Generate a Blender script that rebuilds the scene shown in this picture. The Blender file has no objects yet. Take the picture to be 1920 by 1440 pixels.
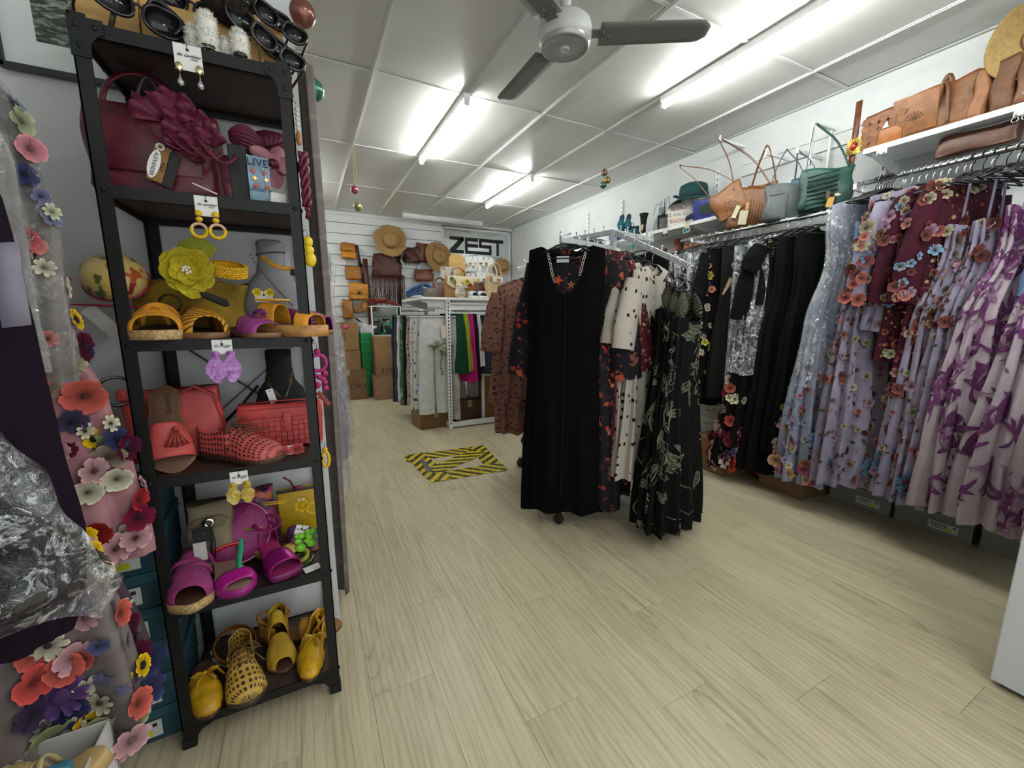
import bpy, math, random
from mathutils import Vector, Matrix, Euler

PI = math.pi
RND = random.Random(11)
sc = bpy.context.scene
COL = sc.collection

# ------------------------------------------------------------------ camera, light, exposure
CAM_H, FPX = 1.2, 762.0
PITCH = math.atan(129 / FPX)
YAW = math.atan(388 / math.hypot(FPX, 129))
FW = Vector((math.sin(YAW) * math.cos(PITCH), math.cos(YAW) * math.cos(PITCH), -math.sin(PITCH)))
RT = Vector((math.cos(YAW), -math.sin(YAW), 0))
UP = RT.cross(FW)
cd = bpy.data.cameras.new('camera')
cd.sensor_fit = 'HORIZONTAL'
cd.sensor_width = 36
cd.lens = FPX / 1920 * 36
cd.clip_start = 0.02
cam = bpy.data.objects.new('camera', cd)
COL.objects.link(cam)
cam.matrix_world = Matrix(((RT.x, UP.x, -FW.x, 0), (RT.y, UP.y, -FW.y, 0), (RT.z, UP.z, -FW.z, CAM_H), (0, 0, 0, 1)))
sc.camera = cam

world = bpy.data.worlds.new('daylight')
sc.world = world
world.use_nodes = True
world.node_tree.nodes['Background'].inputs[0].default_value = (0.93, 0.97, 1.0, 1)
world.node_tree.nodes['Background'].inputs[1].default_value = 0.95
TUBE_POWER = 62.0
vs = sc.view_settings
sc.display_settings.display_device = 'sRGB'
vs.view_transform = 'Standard'
vs.look = 'None'
vs.exposure = 0.85
vs.gamma = 1.0
vs.use_curve_mapping = False


def at(px, py, x=None, y=None, z=None):
 """world point seen at a pixel of the photograph on the plane x=, y= or z= (used for measuring)"""
 d = RT * ((px - 960) / FPX) - UP * ((py - 720) / FPX) + FW
 if x is not None:
  t = x / d.x
 elif y is not None:
  t = y / d.y
 else:
  t = (z - CAM_H) / d.z
 return Vector((d.x * t, d.y * t, CAM_H + d.z * t))


# ------------------------------------------------------------------ materials
MATS = {}


def lin(c):
 if isinstance(c, str):
  c = [int(c[i:i + 2], 16) for i in (0, 2, 4)]
 o = []
 for v in c[:3]:
  v = v / 255
  o.append(v / 12.92 if v <= 0.04045 else ((v + 0.055) / 1.055) ** 2.4)
 return (o[0], o[1], o[2], 1)


class NT:
 def __init__(s, name):
  s.m = bpy.data.materials.new(name)
  s.m.use_nodes = True
  s.t = s.m.node_tree
  s.b = s.t.nodes['Principled BSDF']

 def n(s, kind, **kw):
  nd = s.t.nodes.new(kind)
  for k, v in kw.items():
   if k.startswith('i_'):
    nd.inputs[k[2:].replace('_', ' ')].default_value = v
   else:
    setattr(nd, k, v)
  return nd

 def l(s, a, b):
  s.t.links.new(a, b)

 def coord(s, kind='Object', scale=(1, 1, 1), rot=(0, 0, 0)):
  tc = s.n('ShaderNodeTexCoord')
  mp = s.n('ShaderNodeMapping')
  mp.inputs['Scale'].default_value = scale
  mp.inputs['Rotation'].default_value = rot
  s.l(tc.outputs[kind], mp.inputs[0])
  return mp.outputs[0]

 def noise(s, vec, scale, detail=3, rough=.5, dist=0):
  nd = s.n('ShaderNodeTexNoise')
  nd.inputs['Scale'].default_value = scale
  nd.inputs['Detail'].default_value = detail
  nd.inputs['Roughness'].default_value = rough
  nd.inputs['Distortion'].default_value = dist
  s.l(vec, nd.inputs['Vector'])
  return nd.outputs[0]

 def voro(s, vec, scale, feature='F1', rnd=1.0):
  nd = s.n('ShaderNodeTexVoronoi', feature=feature)
  nd.inputs['Scale'].default_value = scale
  nd.inputs['Randomness'].default_value = rnd
  s.l(vec, nd.inputs['Vector'])
  return nd

 def ramp(s, fac, stops, interp='LINEAR'):
  nd = s.n('ShaderNodeValToRGB')
  nd.color_ramp.interpolation = interp
  e = nd.color_ramp.elements
  while len(e) < len(stops):
   e.new(0.5)
  for k, (p, c) in enumerate(stops):
   e[k].position = p
   e[k].color = lin(c) if not isinstance(c, float) else (c, c, c, 1)
  s.l(fac, nd.inputs[0])
  return nd.outputs[0]

 def mix(s, fac, a, b):
  nd = s.n('ShaderNodeMix', data_type='RGBA')
  for sock, v in ((nd.inputs[0], fac), (nd.inputs[6], a), (nd.inputs[7], b)):
   if hasattr(v, 'is_output'):
    s.l(v, sock)
   elif isinstance(v, (int, float)):
    sock.default_value = v
   else:
    sock.default_value = lin(v)
  return nd.outputs[2]

 def bump(s, h, strength=.3, dist=.002):
  nd = s.n('ShaderNodeBump')
  nd.inputs['Strength'].default_value = strength
  nd.inputs['Distance'].default_value = dist
  s.l(h, nd.inputs['Height'])
  s.l(nd.outputs[0], s.b.inputs['Normal'])

 def col(s, v):
  if hasattr(v, 'is_output'):
   s.l(v, s.b.inputs['Base Color'])
  else:
   s.b.inputs['Base Color'].default_value = lin(v)

 def set(s, rough=.6, metal=0, spec=.5):
  s.b.inputs['Roughness'].default_value = rough
  s.b.inputs['Metallic'].default_value = metal
  s.b.inputs['Specular IOR Level'].default_value = spec


def mat(c, rough=.6, metal=0, var=.0, vs=30, bump=0, bs=300, spec=.5, alpha=1, emit=0, sheen=0, kind='Object'):
 key = (tuple(c) if not isinstance(c, str) else c, rough, metal, var, vs, bump, bs, spec, alpha, emit, sheen, kind)
 if key in MATS:
  return MATS[key]
 t = NT('m_%s' % (c if isinstance(c, str) else '%d_%d_%d' % tuple(c)))
 t.set(rough, metal, spec)
 if var or bump:
  v = t.coord(kind)
 if var:
  c3 = [int(c[i:i + 2], 16) for i in (0, 2, 4)] if isinstance(c, str) else c
  lo = [max(0, x * (1 - var)) for x in c3]
  hi = [min(255, x * (1 + var * .6)) for x in c3]
  t.col(t.ramp(t.noise(v, vs, 4, .6), [(.3, lo), (.7, hi)]))
 else:
  t.col(c)
 if bump:
  t.bump(t.noise(v, bs, 3, .6), bump, .003)
 if alpha < 1:
  t.b.inputs['Alpha'].default_value = alpha
 if emit:
  t.b.inputs['Emission Color'].default_value = lin(c)
  t.b.inputs['Emission Strength'].default_value = emit
 if sheen:
  t.b.inputs['Sheen Weight'].default_value = sheen
 MATS[key] = t.m
 return t.m


def cloth(c, var=.15, bump=.25, rough=.85):
 return mat(c, rough, 0, var, 14, bump, 420, .2, 1, 0, .15 if sum(int(c[i:i + 2], 16) for i in (0, 2, 4)) > 150 else 0)


def leather(c, rough=.42, var=.18):
 return mat(c, rough, 0, var, 25, .25, 260, .45)


def plastic(c, rough=.35):
 return mat(c, rough)


def metal(c='c8c8c8', rough=.25):
 return mat(c, rough, 1.0)


# ------------------------------------------------------------------ mesh building
class MB:
 def __init__(s):
  s.v, s.f, s.m, s.uv = [], [], [], []

 def add(s, vs, fs, mi=0, uvs=None):
  o = len(s.v)
  s.v += [tuple(p) for p in vs]
  s.uv += uvs if uvs else [(p[0], p[2]) for p in vs]
  for f in fs:
   s.f.append([i + o for i in f])
   s.m.append(mi)
  return s

 def box(s, c, d, mi=0, rot=None):
  x, y, z = d[0] / 2, d[1] / 2, d[2] / 2
  vs = [Vector((a * x, b * y, e * z)) for e in (-1, 1) for b in (-1, 1) for a in (-1, 1)]
  if rot is not None:
   q = Euler(rot)
   for v in vs:
    v.rotate(q)
  vs = [v + Vector(c) for v in vs]
  return s.add(vs, [(0, 2, 3, 1), (4, 5, 7, 6), (0, 1, 5, 4), (2, 6, 7, 3), (0, 4, 6, 2), (1, 3, 7, 5)], mi)

 def bar(s, a, b, w, h, mi=0, upv=(0, 0, 1)):
  a, b = Vector(a), Vector(b)
  d = (b - a).normalized()
  r = d.cross(Vector(upv))
  if r.length < 1e-4:
   r = d.cross(Vector((0, 1, 0)))
  r.normalize()
  u = r.cross(d)
  vs = []
  for p in (a, b):
   for i, j in ((-1, -1), (1, -1), (1, 1), (-1, 1)):
    vs.append(p + r * (i * w / 2) + u * (j * h / 2))
  return s.add(vs, [(0, 1, 2, 3), (7, 6, 5, 4), (0, 4, 5, 1), (1, 5, 6, 2), (2, 6, 7, 3), (3, 7, 4, 0)], mi)

 def grid(s, fn, nu, nv, mi=0, closed=False, uvf=None, flip=False):
  vs, uvs = [], []
  cu = nu if closed else nu + 1
  for j in range(nv + 1):
   for i in range(cu):
    u, v = i / nu, j / nv
    vs.append(fn(u, v))
    uvs.append(uvf(u, v) if uvf else (u, v))
  fs = []
  for j in range(nv):
   for i in range(nu):
    a, b = j * cu + i, j * cu + (i + 1) % cu
    q = (a, b, b + cu, a + cu)
    fs.append(q[::-1] if flip else q)
  return s.add(vs, fs, mi, uvs)

 def tube(s, pts, r, n=8, mi=0, closed=False, flat=1.0, caps=True):
  pts = [Vector(p) for p in pts]
  k = len(pts)
  rs = r if isinstance(r, (list, tuple)) else [r] * k
  prev = None
  vs, uvs = [], []
  for i, p in enumerate(pts):
   if closed:
    d = pts[(i + 1) % k] - pts[i - 1]
   else:
    d = pts[min(i + 1, k - 1)] - pts[max(i - 1, 0)]
   d.normalize()
   if prev is None:
    a = d.cross(Vector((0, 0, 1)))
    if a.length < 1e-3:
     a = d.cross(Vector((0, 1, 0)))
   else:
    a = prev - d * prev.dot(d)
   a.normalize()
   prev = a
   b = d.cross(a)
   for j in range(n):
    t = 2 * PI * j / n
    vs.append(p + a * (math.cos(t) * rs[i]) + b * (math.sin(t) * rs[i] * flat))
    uvs.append((j / n, i / k))
  fs = []
  for i in range(k if closed else k - 1):
   for j in range(n):
    a, b = i * n + j, i * n + (j + 1) % n
    c, d2 = ((i + 1) % k) * n + (j + 1) % n, ((i + 1) % k) * n + j
    fs.append((a, b, c, d2))
  if caps and not closed:
   fs.append(tuple(range(n))[::-1])
   fs.append(tuple(range((k - 1) * n, k * n)))
  return s.add(vs, fs, mi, uvs)

 def lathe(s, prof, n=24, mi=0, c=(0, 0, 0), warp=None, axis='z'):
  def fn(u, v):
   i = v * (len(prof) - 1)
   a = min(int(i + 1e-6), len(prof) - 1)
   r, z = prof[a]
   t = 2 * PI * u
   p = Vector((r * math.cos(t), r * math.sin(t), z))
   if warp:
    p = warp(p, t, a)
   if axis == 'y':
    p = Vector((p.x, p.z, p.y))
   elif axis == 'x':
    p = Vector((p.z, p.x, p.y))
   return p + Vector(c)
  return s.grid(fn, n, len(prof) - 1, mi, True)

 def ball(s, c, r, sc=(1, 1, 1), n=12, mi=0):
  prof = [(r * math.sin(PI * i / (n // 2)), -r * math.cos(PI * i / (n // 2))) for i in range(n // 2 + 1)]
  return s.lathe(prof, n, mi, c, lambda p, t, a: Vector((p.x * sc[0], p.y * sc[1], p.z * sc[2])))

 def prism(s, poly, z0, z1, mi=0, fr=None):
  """extrude a 2D polygon; fr maps (x,y,z) to a point"""
  fr = fr or (lambda x, y, z: (x, y, z))
  n = len(poly)
  vs = [fr(x, y, z0) for x, y in poly] + [fr(x, y, z1) for x, y in poly]
  fs = [tuple(range(n))[::-1], tuple(range(n, 2 * n))]
  for i in range(n):
   j = (i + 1) % n
   fs.append((i, j, n + j, n + i))
  return s.add(vs, fs, mi, [(p[0], p[1]) for p in poly] * 2)

 def disc(s, c, r, n=16, mi=0, ax='z', h=.002):
  c = Vector(c)
  fr = {'z': lambda x, y, z: c + Vector((x, y, z)), 'y': lambda x, y, z: c + Vector((x, z, y)), 'x': lambda x, y, z: c + Vector((z, x, y))}[ax]
  return s.prism([(r * math.cos(2 * PI * i / n), r * math.sin(2 * PI * i / n)) for i in range(n)], -h / 2, h / 2, mi, fr)

 def mesh(s, name, mats, smooth=True):
  me = bpy.data.meshes.new(name)
  me.from_pydata(s.v, [], s.f)
  for m in (mats if isinstance(mats, (list, tuple)) else [mats]):
   me.materials.append(m)
  me.polygons.foreach_set('material_index', s.m)
  me.polygons.foreach_set('use_smooth', [smooth] * len(s.f))
  ul = me.uv_layers.new(name='UVMap')
  li = [0] * len(me.loops)
  me.loops.foreach_get('vertex_index', li)
  flat = []
  for i in li:
   flat += s.uv[i]
  ul.data.foreach_set('uv', flat)
  me.update()
  return me

 def build(s, name, mats, parent=None, smooth=True, solid=0, sub=0, bev=0, loc=None, rot=None, off=0, auto=False):
  o = bpy.data.objects.new(name, s.mesh(name, mats, smooth))
  COL.objects.link(o)
  if parent:
   o.parent = parent
  if loc is not None:
   o.location = loc
  if rot is not None:
   o.rotation_euler = rot
  if bev:
   b = o.modifiers.new('b', 'BEVEL')
   b.width = bev
   b.segments = 2
   b.limit_method = 'ANGLE'
  if sub:
   b = o.modifiers.new('s', 'SUBSURF')
   b.levels = b.render_levels = sub
  if solid:
   b = o.modifiers.new('t', 'SOLIDIFY')
   b.thickness = solid
   b.offset = off
  return o


LABELS = {}
ORD = 'first second third fourth fifth sixth seventh eighth ninth tenth eleventh twelfth thirteenth fourteenth fifteenth sixteenth'.split()


def tag(o, label, cat, group=None):
 if label in LABELS and not (group and LABELS[label] == group):
  print('DUPLICATE LABEL', label)
 LABELS[label] = group
 o['label'] = label
 o['category'] = cat
 if group:
  o['group'] = group
 return o


def thing(name, label, cat, loc=(0, 0, 0), rot=(0, 0, 0), group=None):
 o = bpy.data.objects.new(name, None)
 o.empty_display_size = .05
 COL.objects.link(o)
 o.location = loc
 o.rotation_euler = rot if isinstance(rot, (tuple, list)) else (0, 0, rot)
 return tag(o, label, cat, group)


def struct(o):
 o['kind'] = 'structure'
 return o


def stuff(o):
 o['kind'] = 'stuff'
 return o


def clone(o, parent=None):
 c = o.copy()
 COL.objects.link(c)
 if parent:
  c.parent = parent
 for ch in o.children:
  clone(ch, c)
 return c


def text(body, size, m, parent, loc, rot, name='lettering', shear=0, ext=.0004, align='CENTER', sx=1, space=1):
 cu = bpy.data.curves.new(name, 'FONT')
 cu.body = body
 cu.size = size
 cu.shear = shear
 cu.extrude = ext
 cu.align_x = align
 cu.align_y = 'CENTER'
 cu.space_character = space
 cu.resolution_u = 3
 o = bpy.data.objects.new(name, cu)
 cu.materials.append(m)
 COL.objects.link(o)
 o.parent = parent
 o.location = loc
 o.rotation_euler = rot
 o.scale = (sx, 1, 1)
 return o


def lerp(a, b, t):
 return a + (b - a) * t


def prof(tab, d):
 if d <= tab[0][0]:
  return tab[0][1]
 for (a, va), (b, vb) in zip(tab, tab[1:]):
  if d <= b:
   t = (d - a) / (b - a)
   t = t * t * (3 - 2 * t)
   return va + (vb - va) * t
 return tab[-1][1]


def arc(a, b, h, n=10, up=(0, 0, 1)):
 a, b, up = Vector(a), Vector(b), Vector(up)
 return [a.lerp(b, i / n) + up * (h * math.sin(PI * i / n)) for i in range(n + 1)]


def spline(pts, n=6):
 pts = [Vector(p) for p in pts]
 P = [pts[0]] + pts + [pts[-1]]
 out = []
 for i in range(1, len(P) - 2):
  for k in range(n):
   t = k / n
   a, b, c, d = P[i - 1], P[i], P[i + 1], P[i + 2]
   out.append(.5 * ((2 * b) + (c - a) * t + (2 * a - 5 * b + 4 * c - d) * t * t + (3 * b - a - 3 * c + d) * t ** 3))
 out.append(pts[-1])
 return out
# ------------------------------------------------------------------ setting
CEIL, XR, YB, XL, YF = 2.697, 3.37, 6.75, -1.25, -1.6
WALL = mat('c6c8c8', .7, 0, .03, 3, .05, 60)
WHITE_M = mat('e2e4e4', .4, 0, .02, 5)
DARK = mat('0c0b0b', .9)


def plank_mat():
 t = NT('floor_wood')
 oi = t.n('ShaderNodeObjectInfo')
 tc = t.n('ShaderNodeTexCoord')
 ad = t.n('ShaderNodeVectorMath', operation='ADD')
 sc_ = t.n('ShaderNodeVectorMath', operation='SCALE')
 t.l(oi.outputs['Location'], sc_.inputs[0])
 sc_.inputs['Scale'].default_value = 3.7
 t.l(tc.outputs['Object'], ad.inputs[0])
 t.l(sc_.outputs[0], ad.inputs[1])

 def mp(s):
  m = t.n('ShaderNodeMapping')
  m.inputs['Scale'].default_value = s
  t.l(ad.outputs[0], m.inputs[0])
  return m.outputs[0]
 fine = t.noise(mp((75, 4, 1)), 1.8, 7, .75, 1.2)
 wide = t.noise(mp((7, .9, 1)), 1.5, 3, .5, 2.2)
 wv = t.n('ShaderNodeTexWave', wave_type='BANDS', bands_direction='X')
 wv.inputs['Scale'].default_value = 3.0
 wv.inputs['Distortion'].default_value = 9
 wv.inputs['Detail'].default_value = 2.5
 wv.inputs['Detail Scale'].default_value = .8
 t.l(mp((4.5, .55, 1)), wv.inputs['Vector'])
 c1 = t.ramp(fine, [(.28, '8f866c'), (.42, 'ab9f82'), (.6, 'c2b799'), (.78, 'd2c8ad')])
 c2 = t.ramp(wide, [(.33, '958a6d'), (.62, 'c9bea1')])
 c = t.mix(.4, c1, c2)
 g = t.ramp(wv.outputs[0], [(.0, '8f856b'), (.22, 'c0b699'), (1, 'cabfa3')])
 c = t.mix(.26, c, g)
 cat = t.noise(mp((5.5, .55, 1)), 1.3, 2, .45, .5)
 m1 = t.n('ShaderNodeMath', operation='MULTIPLY')
 m1.inputs[1].default_value = 17
 t.l(cat, m1.inputs[0])
 m2 = t.n('ShaderNodeMath', operation='FRACT')
 t.l(m1.outputs[0], m2.inputs[0])
 ln = t.n('ShaderNodeMath', operation='MULTIPLY')
 t.l(t.ramp(m2.outputs[0], [(.0, 1.0), (.1, .45), (.35, .0), (.9, .0), (1, 1.0)]), ln.inputs[0])
 t.l(t.ramp(t.noise(mp((3, .8, 1)), 1.1, 2), [(.5, .0), (.66, .5)]), ln.inputs[1])
 c = t.mix(ln.outputs[0], c, '71674f')
 hv = t.n('ShaderNodeHueSaturation')
 mr = t.n('ShaderNodeMapRange')
 mr.inputs['To Min'].default_value = .93
 mr.inputs['To Max'].default_value = 1.05
 t.l(oi.outputs['Random'], mr.inputs[0])
 t.l(mr.outputs[0], hv.inputs['Value'])
 t.l(c, hv.inputs['Color'])
 t.col(hv.outputs[0])
 t.set(.36, 0, .45)
 t.l(t.ramp(fine, [(.3, .48), (.7, .28)]), t.b.inputs['Roughness'])
 t.bump(fine, .12, .002)
 return t.m


floor = struct(MB().box(((XL + XR) / 2, (YF + YB) / 2, -.055), (XR - XL + .2, YB - YF + .2, .1)).build('floor', mat('7d7664', .8)))
PLK = MB()
PLK.box((0, 0, -.002), (.199, 1.219, .004))
plk_mesh = PLK.mesh('plank', plank_mat(), False)
k = 0
x = -1.2
while x < XR + .1:
 k += 1
 y = YF - (0.0, .61, .25, .9, .45, 1.05, .7)[k % 7] + .35
 while y < YB + .6:
  if y > YF - .3:
   o = bpy.data.objects.new('plank', plk_mesh)
   COL.objects.link(o)
   o.parent = floor
   o.location = (x + .0, y, 0)
  y += 1.22
 x += .2

# walls
w = MB().box((XR + .06, (YF + YB) / 2, CEIL / 2 + .05), (.12, YB - YF + .3, CEIL + .1))
wall_right = struct(w.build('wall_right', WALL, None, False))
# band (old pelmet) along the right wall
struct(MB().box((XR - .008, .4, 2.385), (.016, 4, .085)).box((XR - .012, .4, 2.432), (.024, 4, .012)).build('trim_1', WALL, None, False))
struct(MB().box((XL - .06, (1.6 + YB) / 2, CEIL / 2), (.12, YB - 1.6, CEIL)).build('wall_left', WALL, None, False))
struct(MB().box((XL - .06, 0, CEIL / 2), (.12, 3.2, CEIL)).build('wall_left', WALL, None, False))
struct(MB().box(((XL + .035) / 2, 1.645, CEIL / 2), (.035 - XL, .07, CEIL)).build('wall_partition', WALL, None, False))
wall_back = struct(MB().box(((XL + XR) / 2, YB + .08, CEIL / 2), (XR - XL + .3, .1, CEIL + .1)).build('wall_back', mat('a8a9a8', .8), None, False))
# slatwall boards, each board its own piece
SLAT = mat('d8dada', .35, 0, .02, 4)
sl = MB().box((0, 0, 0), (2.1 - XL, .03, .142)).mesh('slat', SLAT, False)
for i in range(18):
 o = bpy.data.objects.new('slat', sl)
 COL.objects.link(o)
 o.parent = wall_back
 o.location = ((2.1 + XL) / 2, YB + .015, 2.62 - i * .152)
sl2 = MB().box((0, 0, 0), (XR - 2.1, .03, .142)).mesh('slat', SLAT, False)
for i in range(11):
 o = bpy.data.objects.new('slat', sl2)
 COL.objects.link(o)
 o.parent = wall_back
 o.location = ((2.1 + XR) / 2, YB + .015, 1.6 - i * .152)

# ceiling: slab, tiles and grid
ceiling = struct(MB().box(((XL + XR) / 2, (YF + YB) / 2, CEIL + .07), (XR - XL + .3, YB - YF + .3, .08)).build('ceiling', mat('777775', .9)))


def tile_mat():
 t = NT('ceiling_tile')
 v = t.coord('Object')
 n = t.noise(v, 2.2, 5, .6)
 sm = t.noise(v, 30, 4, .7)
 t.col(t.mix(t.ramp(sm, [(.55, .0), (.75, .25)]), t.ramp(n, [(.3, 'c8c8c2'), (.7, 'd2d2cd')]), 'dededa'))
 t.set(.34, 0, .5)
 return t.m


XS = [.491 + .6125 * k for k in range(-3, 5)] + [XR]
YS = [2.905 + 1.222 * k for k in range(-4, 4)]
xs = [XL] + XS
TM = tile_mat()
tmesh = {}
for i in range(len(xs) - 1):
 for y0, y1 in zip([YF] + YS, YS + [YB]):
  sx, sy = xs[i + 1] - xs[i], y1 - y0
  if sx < .05 or sy < .05:
   continue
  key = (round(sx, 3), round(sy, 3))
  if key not in tmesh:
   tmesh[key] = MB().box((0, 0, .006), (sx - .004, sy - .004, .012)).mesh('ceiling_tile', TM, False)
  o = bpy.data.objects.new('ceiling_tile', tmesh[key])
  COL.objects.link(o)
  o.parent = ceiling
  o.location = ((xs[i] + xs[i + 1]) / 2, (y0 + y1) / 2, CEIL + RND.uniform(0, .002))
  o.rotation_euler = (RND.uniform(-.004, .004), RND.uniform(-.006, .006), 0)
GRIDM = mat('d3d4d1', .35)
bl = MB().box((0, (YF + YB) / 2, CEIL - .003), (.026, YB - YF, .006)).box((0, (YF + YB) / 2, CEIL - .0075), (.006, YB - YF, .006)).mesh('grid_bar', GRIDM, False)
for x in XS[:-1]:
 o = bpy.data.objects.new('grid_bar', bl)
 COL.objects.link(o)
 o.parent = ceiling
 o.location = (x, 0, 0)
bl = MB().box(((XL + XR) / 2, 0, CEIL - .003), (XR - XL, .02, .005)).mesh('grid_bar', GRIDM, False)
for y in YS:
 o = bpy.data.objects.new('grid_bar', bl)
 COL.objects.link(o)
 o.parent = ceiling
 o.location = (0, y, 0)
struct(MB().box((XR - .012, (YF + YB) / 2, CEIL - .004), (.024, YB - YF, .008)).build('trim_2', mat('b9bab7', .5), None, False))
struct(MB().box(((XL + XR) / 2, YB - .012, CEIL - .02), (XR - XL, .024, .05)).build('trim_3', mat('d5d6d4', .5), None, False))

# fluorescent lights
TUBE = mat('fbfffb', .3, emit=TUBE_POWER)


def tube_light(label, loc, rot, lit=True, length=1.22):
 t = thing('ceiling_light', label, 'light', loc, rot, None)
 MB().box((0, 0, -.022), (.05, length + .03, .044)).build('batten', mat('e4e5e3', .4), t, False, bev=.004)
 for s in (-1, 1):
  MB().box((0, s * (length / 2 + .006), -.05), (.036, .014, .062)).disc((0, s * (length / 2 + .014), -.068), .008, 12, 0, 'y', .004).build('end_cap', mat('d8d9d6', .4), t, False, bev=.003)
 if lit:
  MB().tube([(0, -length / 2, -.068), (0, length / 2, -.068)], .0135, 12).build('tube', TUBE, t)
 else:
  MB().box((0, 0, -.06), (.09, length, .02)).build('diffuser', mat('dfe0de', .3), t, False, bev=.004)


tube_light('lit fluorescent tube on ceiling left of the fan, above the aisle', (1.097, 3.49, CEIL), (0, 0, 0))
tube_light('lit fluorescent tube farther back toward the shop logo mirror', (2.293, 4.70, CEIL), (0, 0, 0))
tube_light('lit fluorescent tube above the rack of floral dresses, beside the fan', (2.335, 1.69, CEIL), (0, 0, 0))
tube_light('lit fluorescent tube hidden behind the grey curtain near the back wall', (-.13, 5.3, CEIL), (0, 0, 0))
tube_light('unlit ceiling light batten running across above the slatted back wall', (2.05, 6.43, CEIL), (0, 0, PI / 2), False, 1.25)
tube_light('fluorescent tube continuing the row over the near rail toward the entrance', (2.335, .2, CEIL), (0, 0, 0))

# ceiling fan
fan = thing('ceiling_fan', 'three-bladed ceiling fan with grey motor housing hanging from the tiles', 'fan', (1.114, 1.70, CEIL - .05))
FG = mat('c2c3c1', .35)
MB().lathe([(.001, .049), (.05, .049), (.055, .02), (.04, -.01), (.022, -.012)], 24).build('canopy', FG, fan)
MB().tube([(0, 0, .0), (0, 0, -.2)], .024, 14).build('downrod', FG, fan)
MB().lathe([(.024, -.17), (.09, -.175), (.112, -.195), (.118, -.23), (.112, -.262), (.1, -.272)], 32).build('motor_housing', FG, fan)
MB().lathe([(.108, -.262), (.106, -.282), (.098, -.288), (.09, -.276), (.05, -.284), (.026, -.286), (.001, -.286)], 32).build('base_ring', mat('a9aaa8', .28, .3), fan)
MB().lathe([(.022, -.284), (.02, -.293), (.012, -.294), (.011, -.289), (.001, -.289)], 20).build('switch_cap', FG, fan)
h0 = at(1060, 72, z=2.41)
BL = mat('6d6c69', .4, 0, .05, 6)
for i in range(3):
 d = at(1330, 62, z=2.41) - h0
 a0 = math.atan2(d.y, d.x) + i * 2 * PI / 3
 b = MB()

 def bf(u, v):
  r = lerp(.15, .615, u)
  wd = lerp(.062, .058, u)
  if u > .9:
   wd *= math.sqrt(max(0, 1 - ((u - .9) / .1) ** 2 * .75))
  yy = (v - .5) * 2 * wd
  return Vector((r, yy, -.235 - .10 * yy))
 b.grid(bf, 16, 4)
 bo = b.build('blade', BL, fan, solid=.006, rot=(0, 0, a0))
 MB().bar((.09, 0, -.23), (.2, 0, -.232), .05, .006).ball((.165, .02, -.242), .005, n=8).ball((.165, -.02, -.238), .005, n=8).ball((.195, 0, -.24), .005, n=8).build('blade_bracket', mat('77787a', .4, .4), bo, False)
tube_light('unseen fluorescent tube behind the viewer, added as fill light', (1.097, -.9, CEIL), (0, 0, 0))  # unseen tube, added to give the shelving more fill light
# ------------------------------------------------------------------ builders shared by many things
def wob(p, a, f, ph=0):
 return Vector((a * math.sin(f * p[2] * 1.3 + ph + p[1] * f), a * math.sin(f * p[0] + ph * 1.7 + f * .8 * p[2]), a * math.sin(f * .9 * p[0] + ph + p[1] * f * 1.1)))


def spow(v, e):
 return math.copysign(abs(v) ** e, v)


def strip(pts, wv, mb=None, mi=0):
 """flat ribbon along pts; wv is the width vector (or one per point)"""
 mb = mb or MB()
 pts = [Vector(p) for p in pts]
 n = len(pts)
 ws = wv if isinstance(wv, list) else [wv] * n
 vs, uv = [], []
 L = 0
 for i, p in enumerate(pts):
  if i:
   L += (p - pts[i - 1]).length
  w_ = Vector(ws[i]) / 2
  vs += [p - w_, p + w_]
  uv += [(0, L), (w_.length * 2, L)]
 return mb.add(vs, [(2 * i, 2 * i + 1, 2 * i + 3, 2 * i + 2) for i in range(n - 1)], mi, uv)


# ---------------- shoes (toe points to -Y, sole on z = 0)
SHAPES = {
 'round': [(0, .56), (.1, .66), (.3, .62), (.5, .72), (.7, .96), (.8, 1), (.9, .96), (1, .8)],
 'point': [(0, .56), (.1, .64), (.3, .60), (.5, .72), (.68, .95), (.8, .86), (.9, .62), (1, .3)],
 'square': [(0, .56), (.1, .66), (.3, .62), (.5, .72), (.7, .96), (.85, 1), (1, .95)],
}


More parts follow.
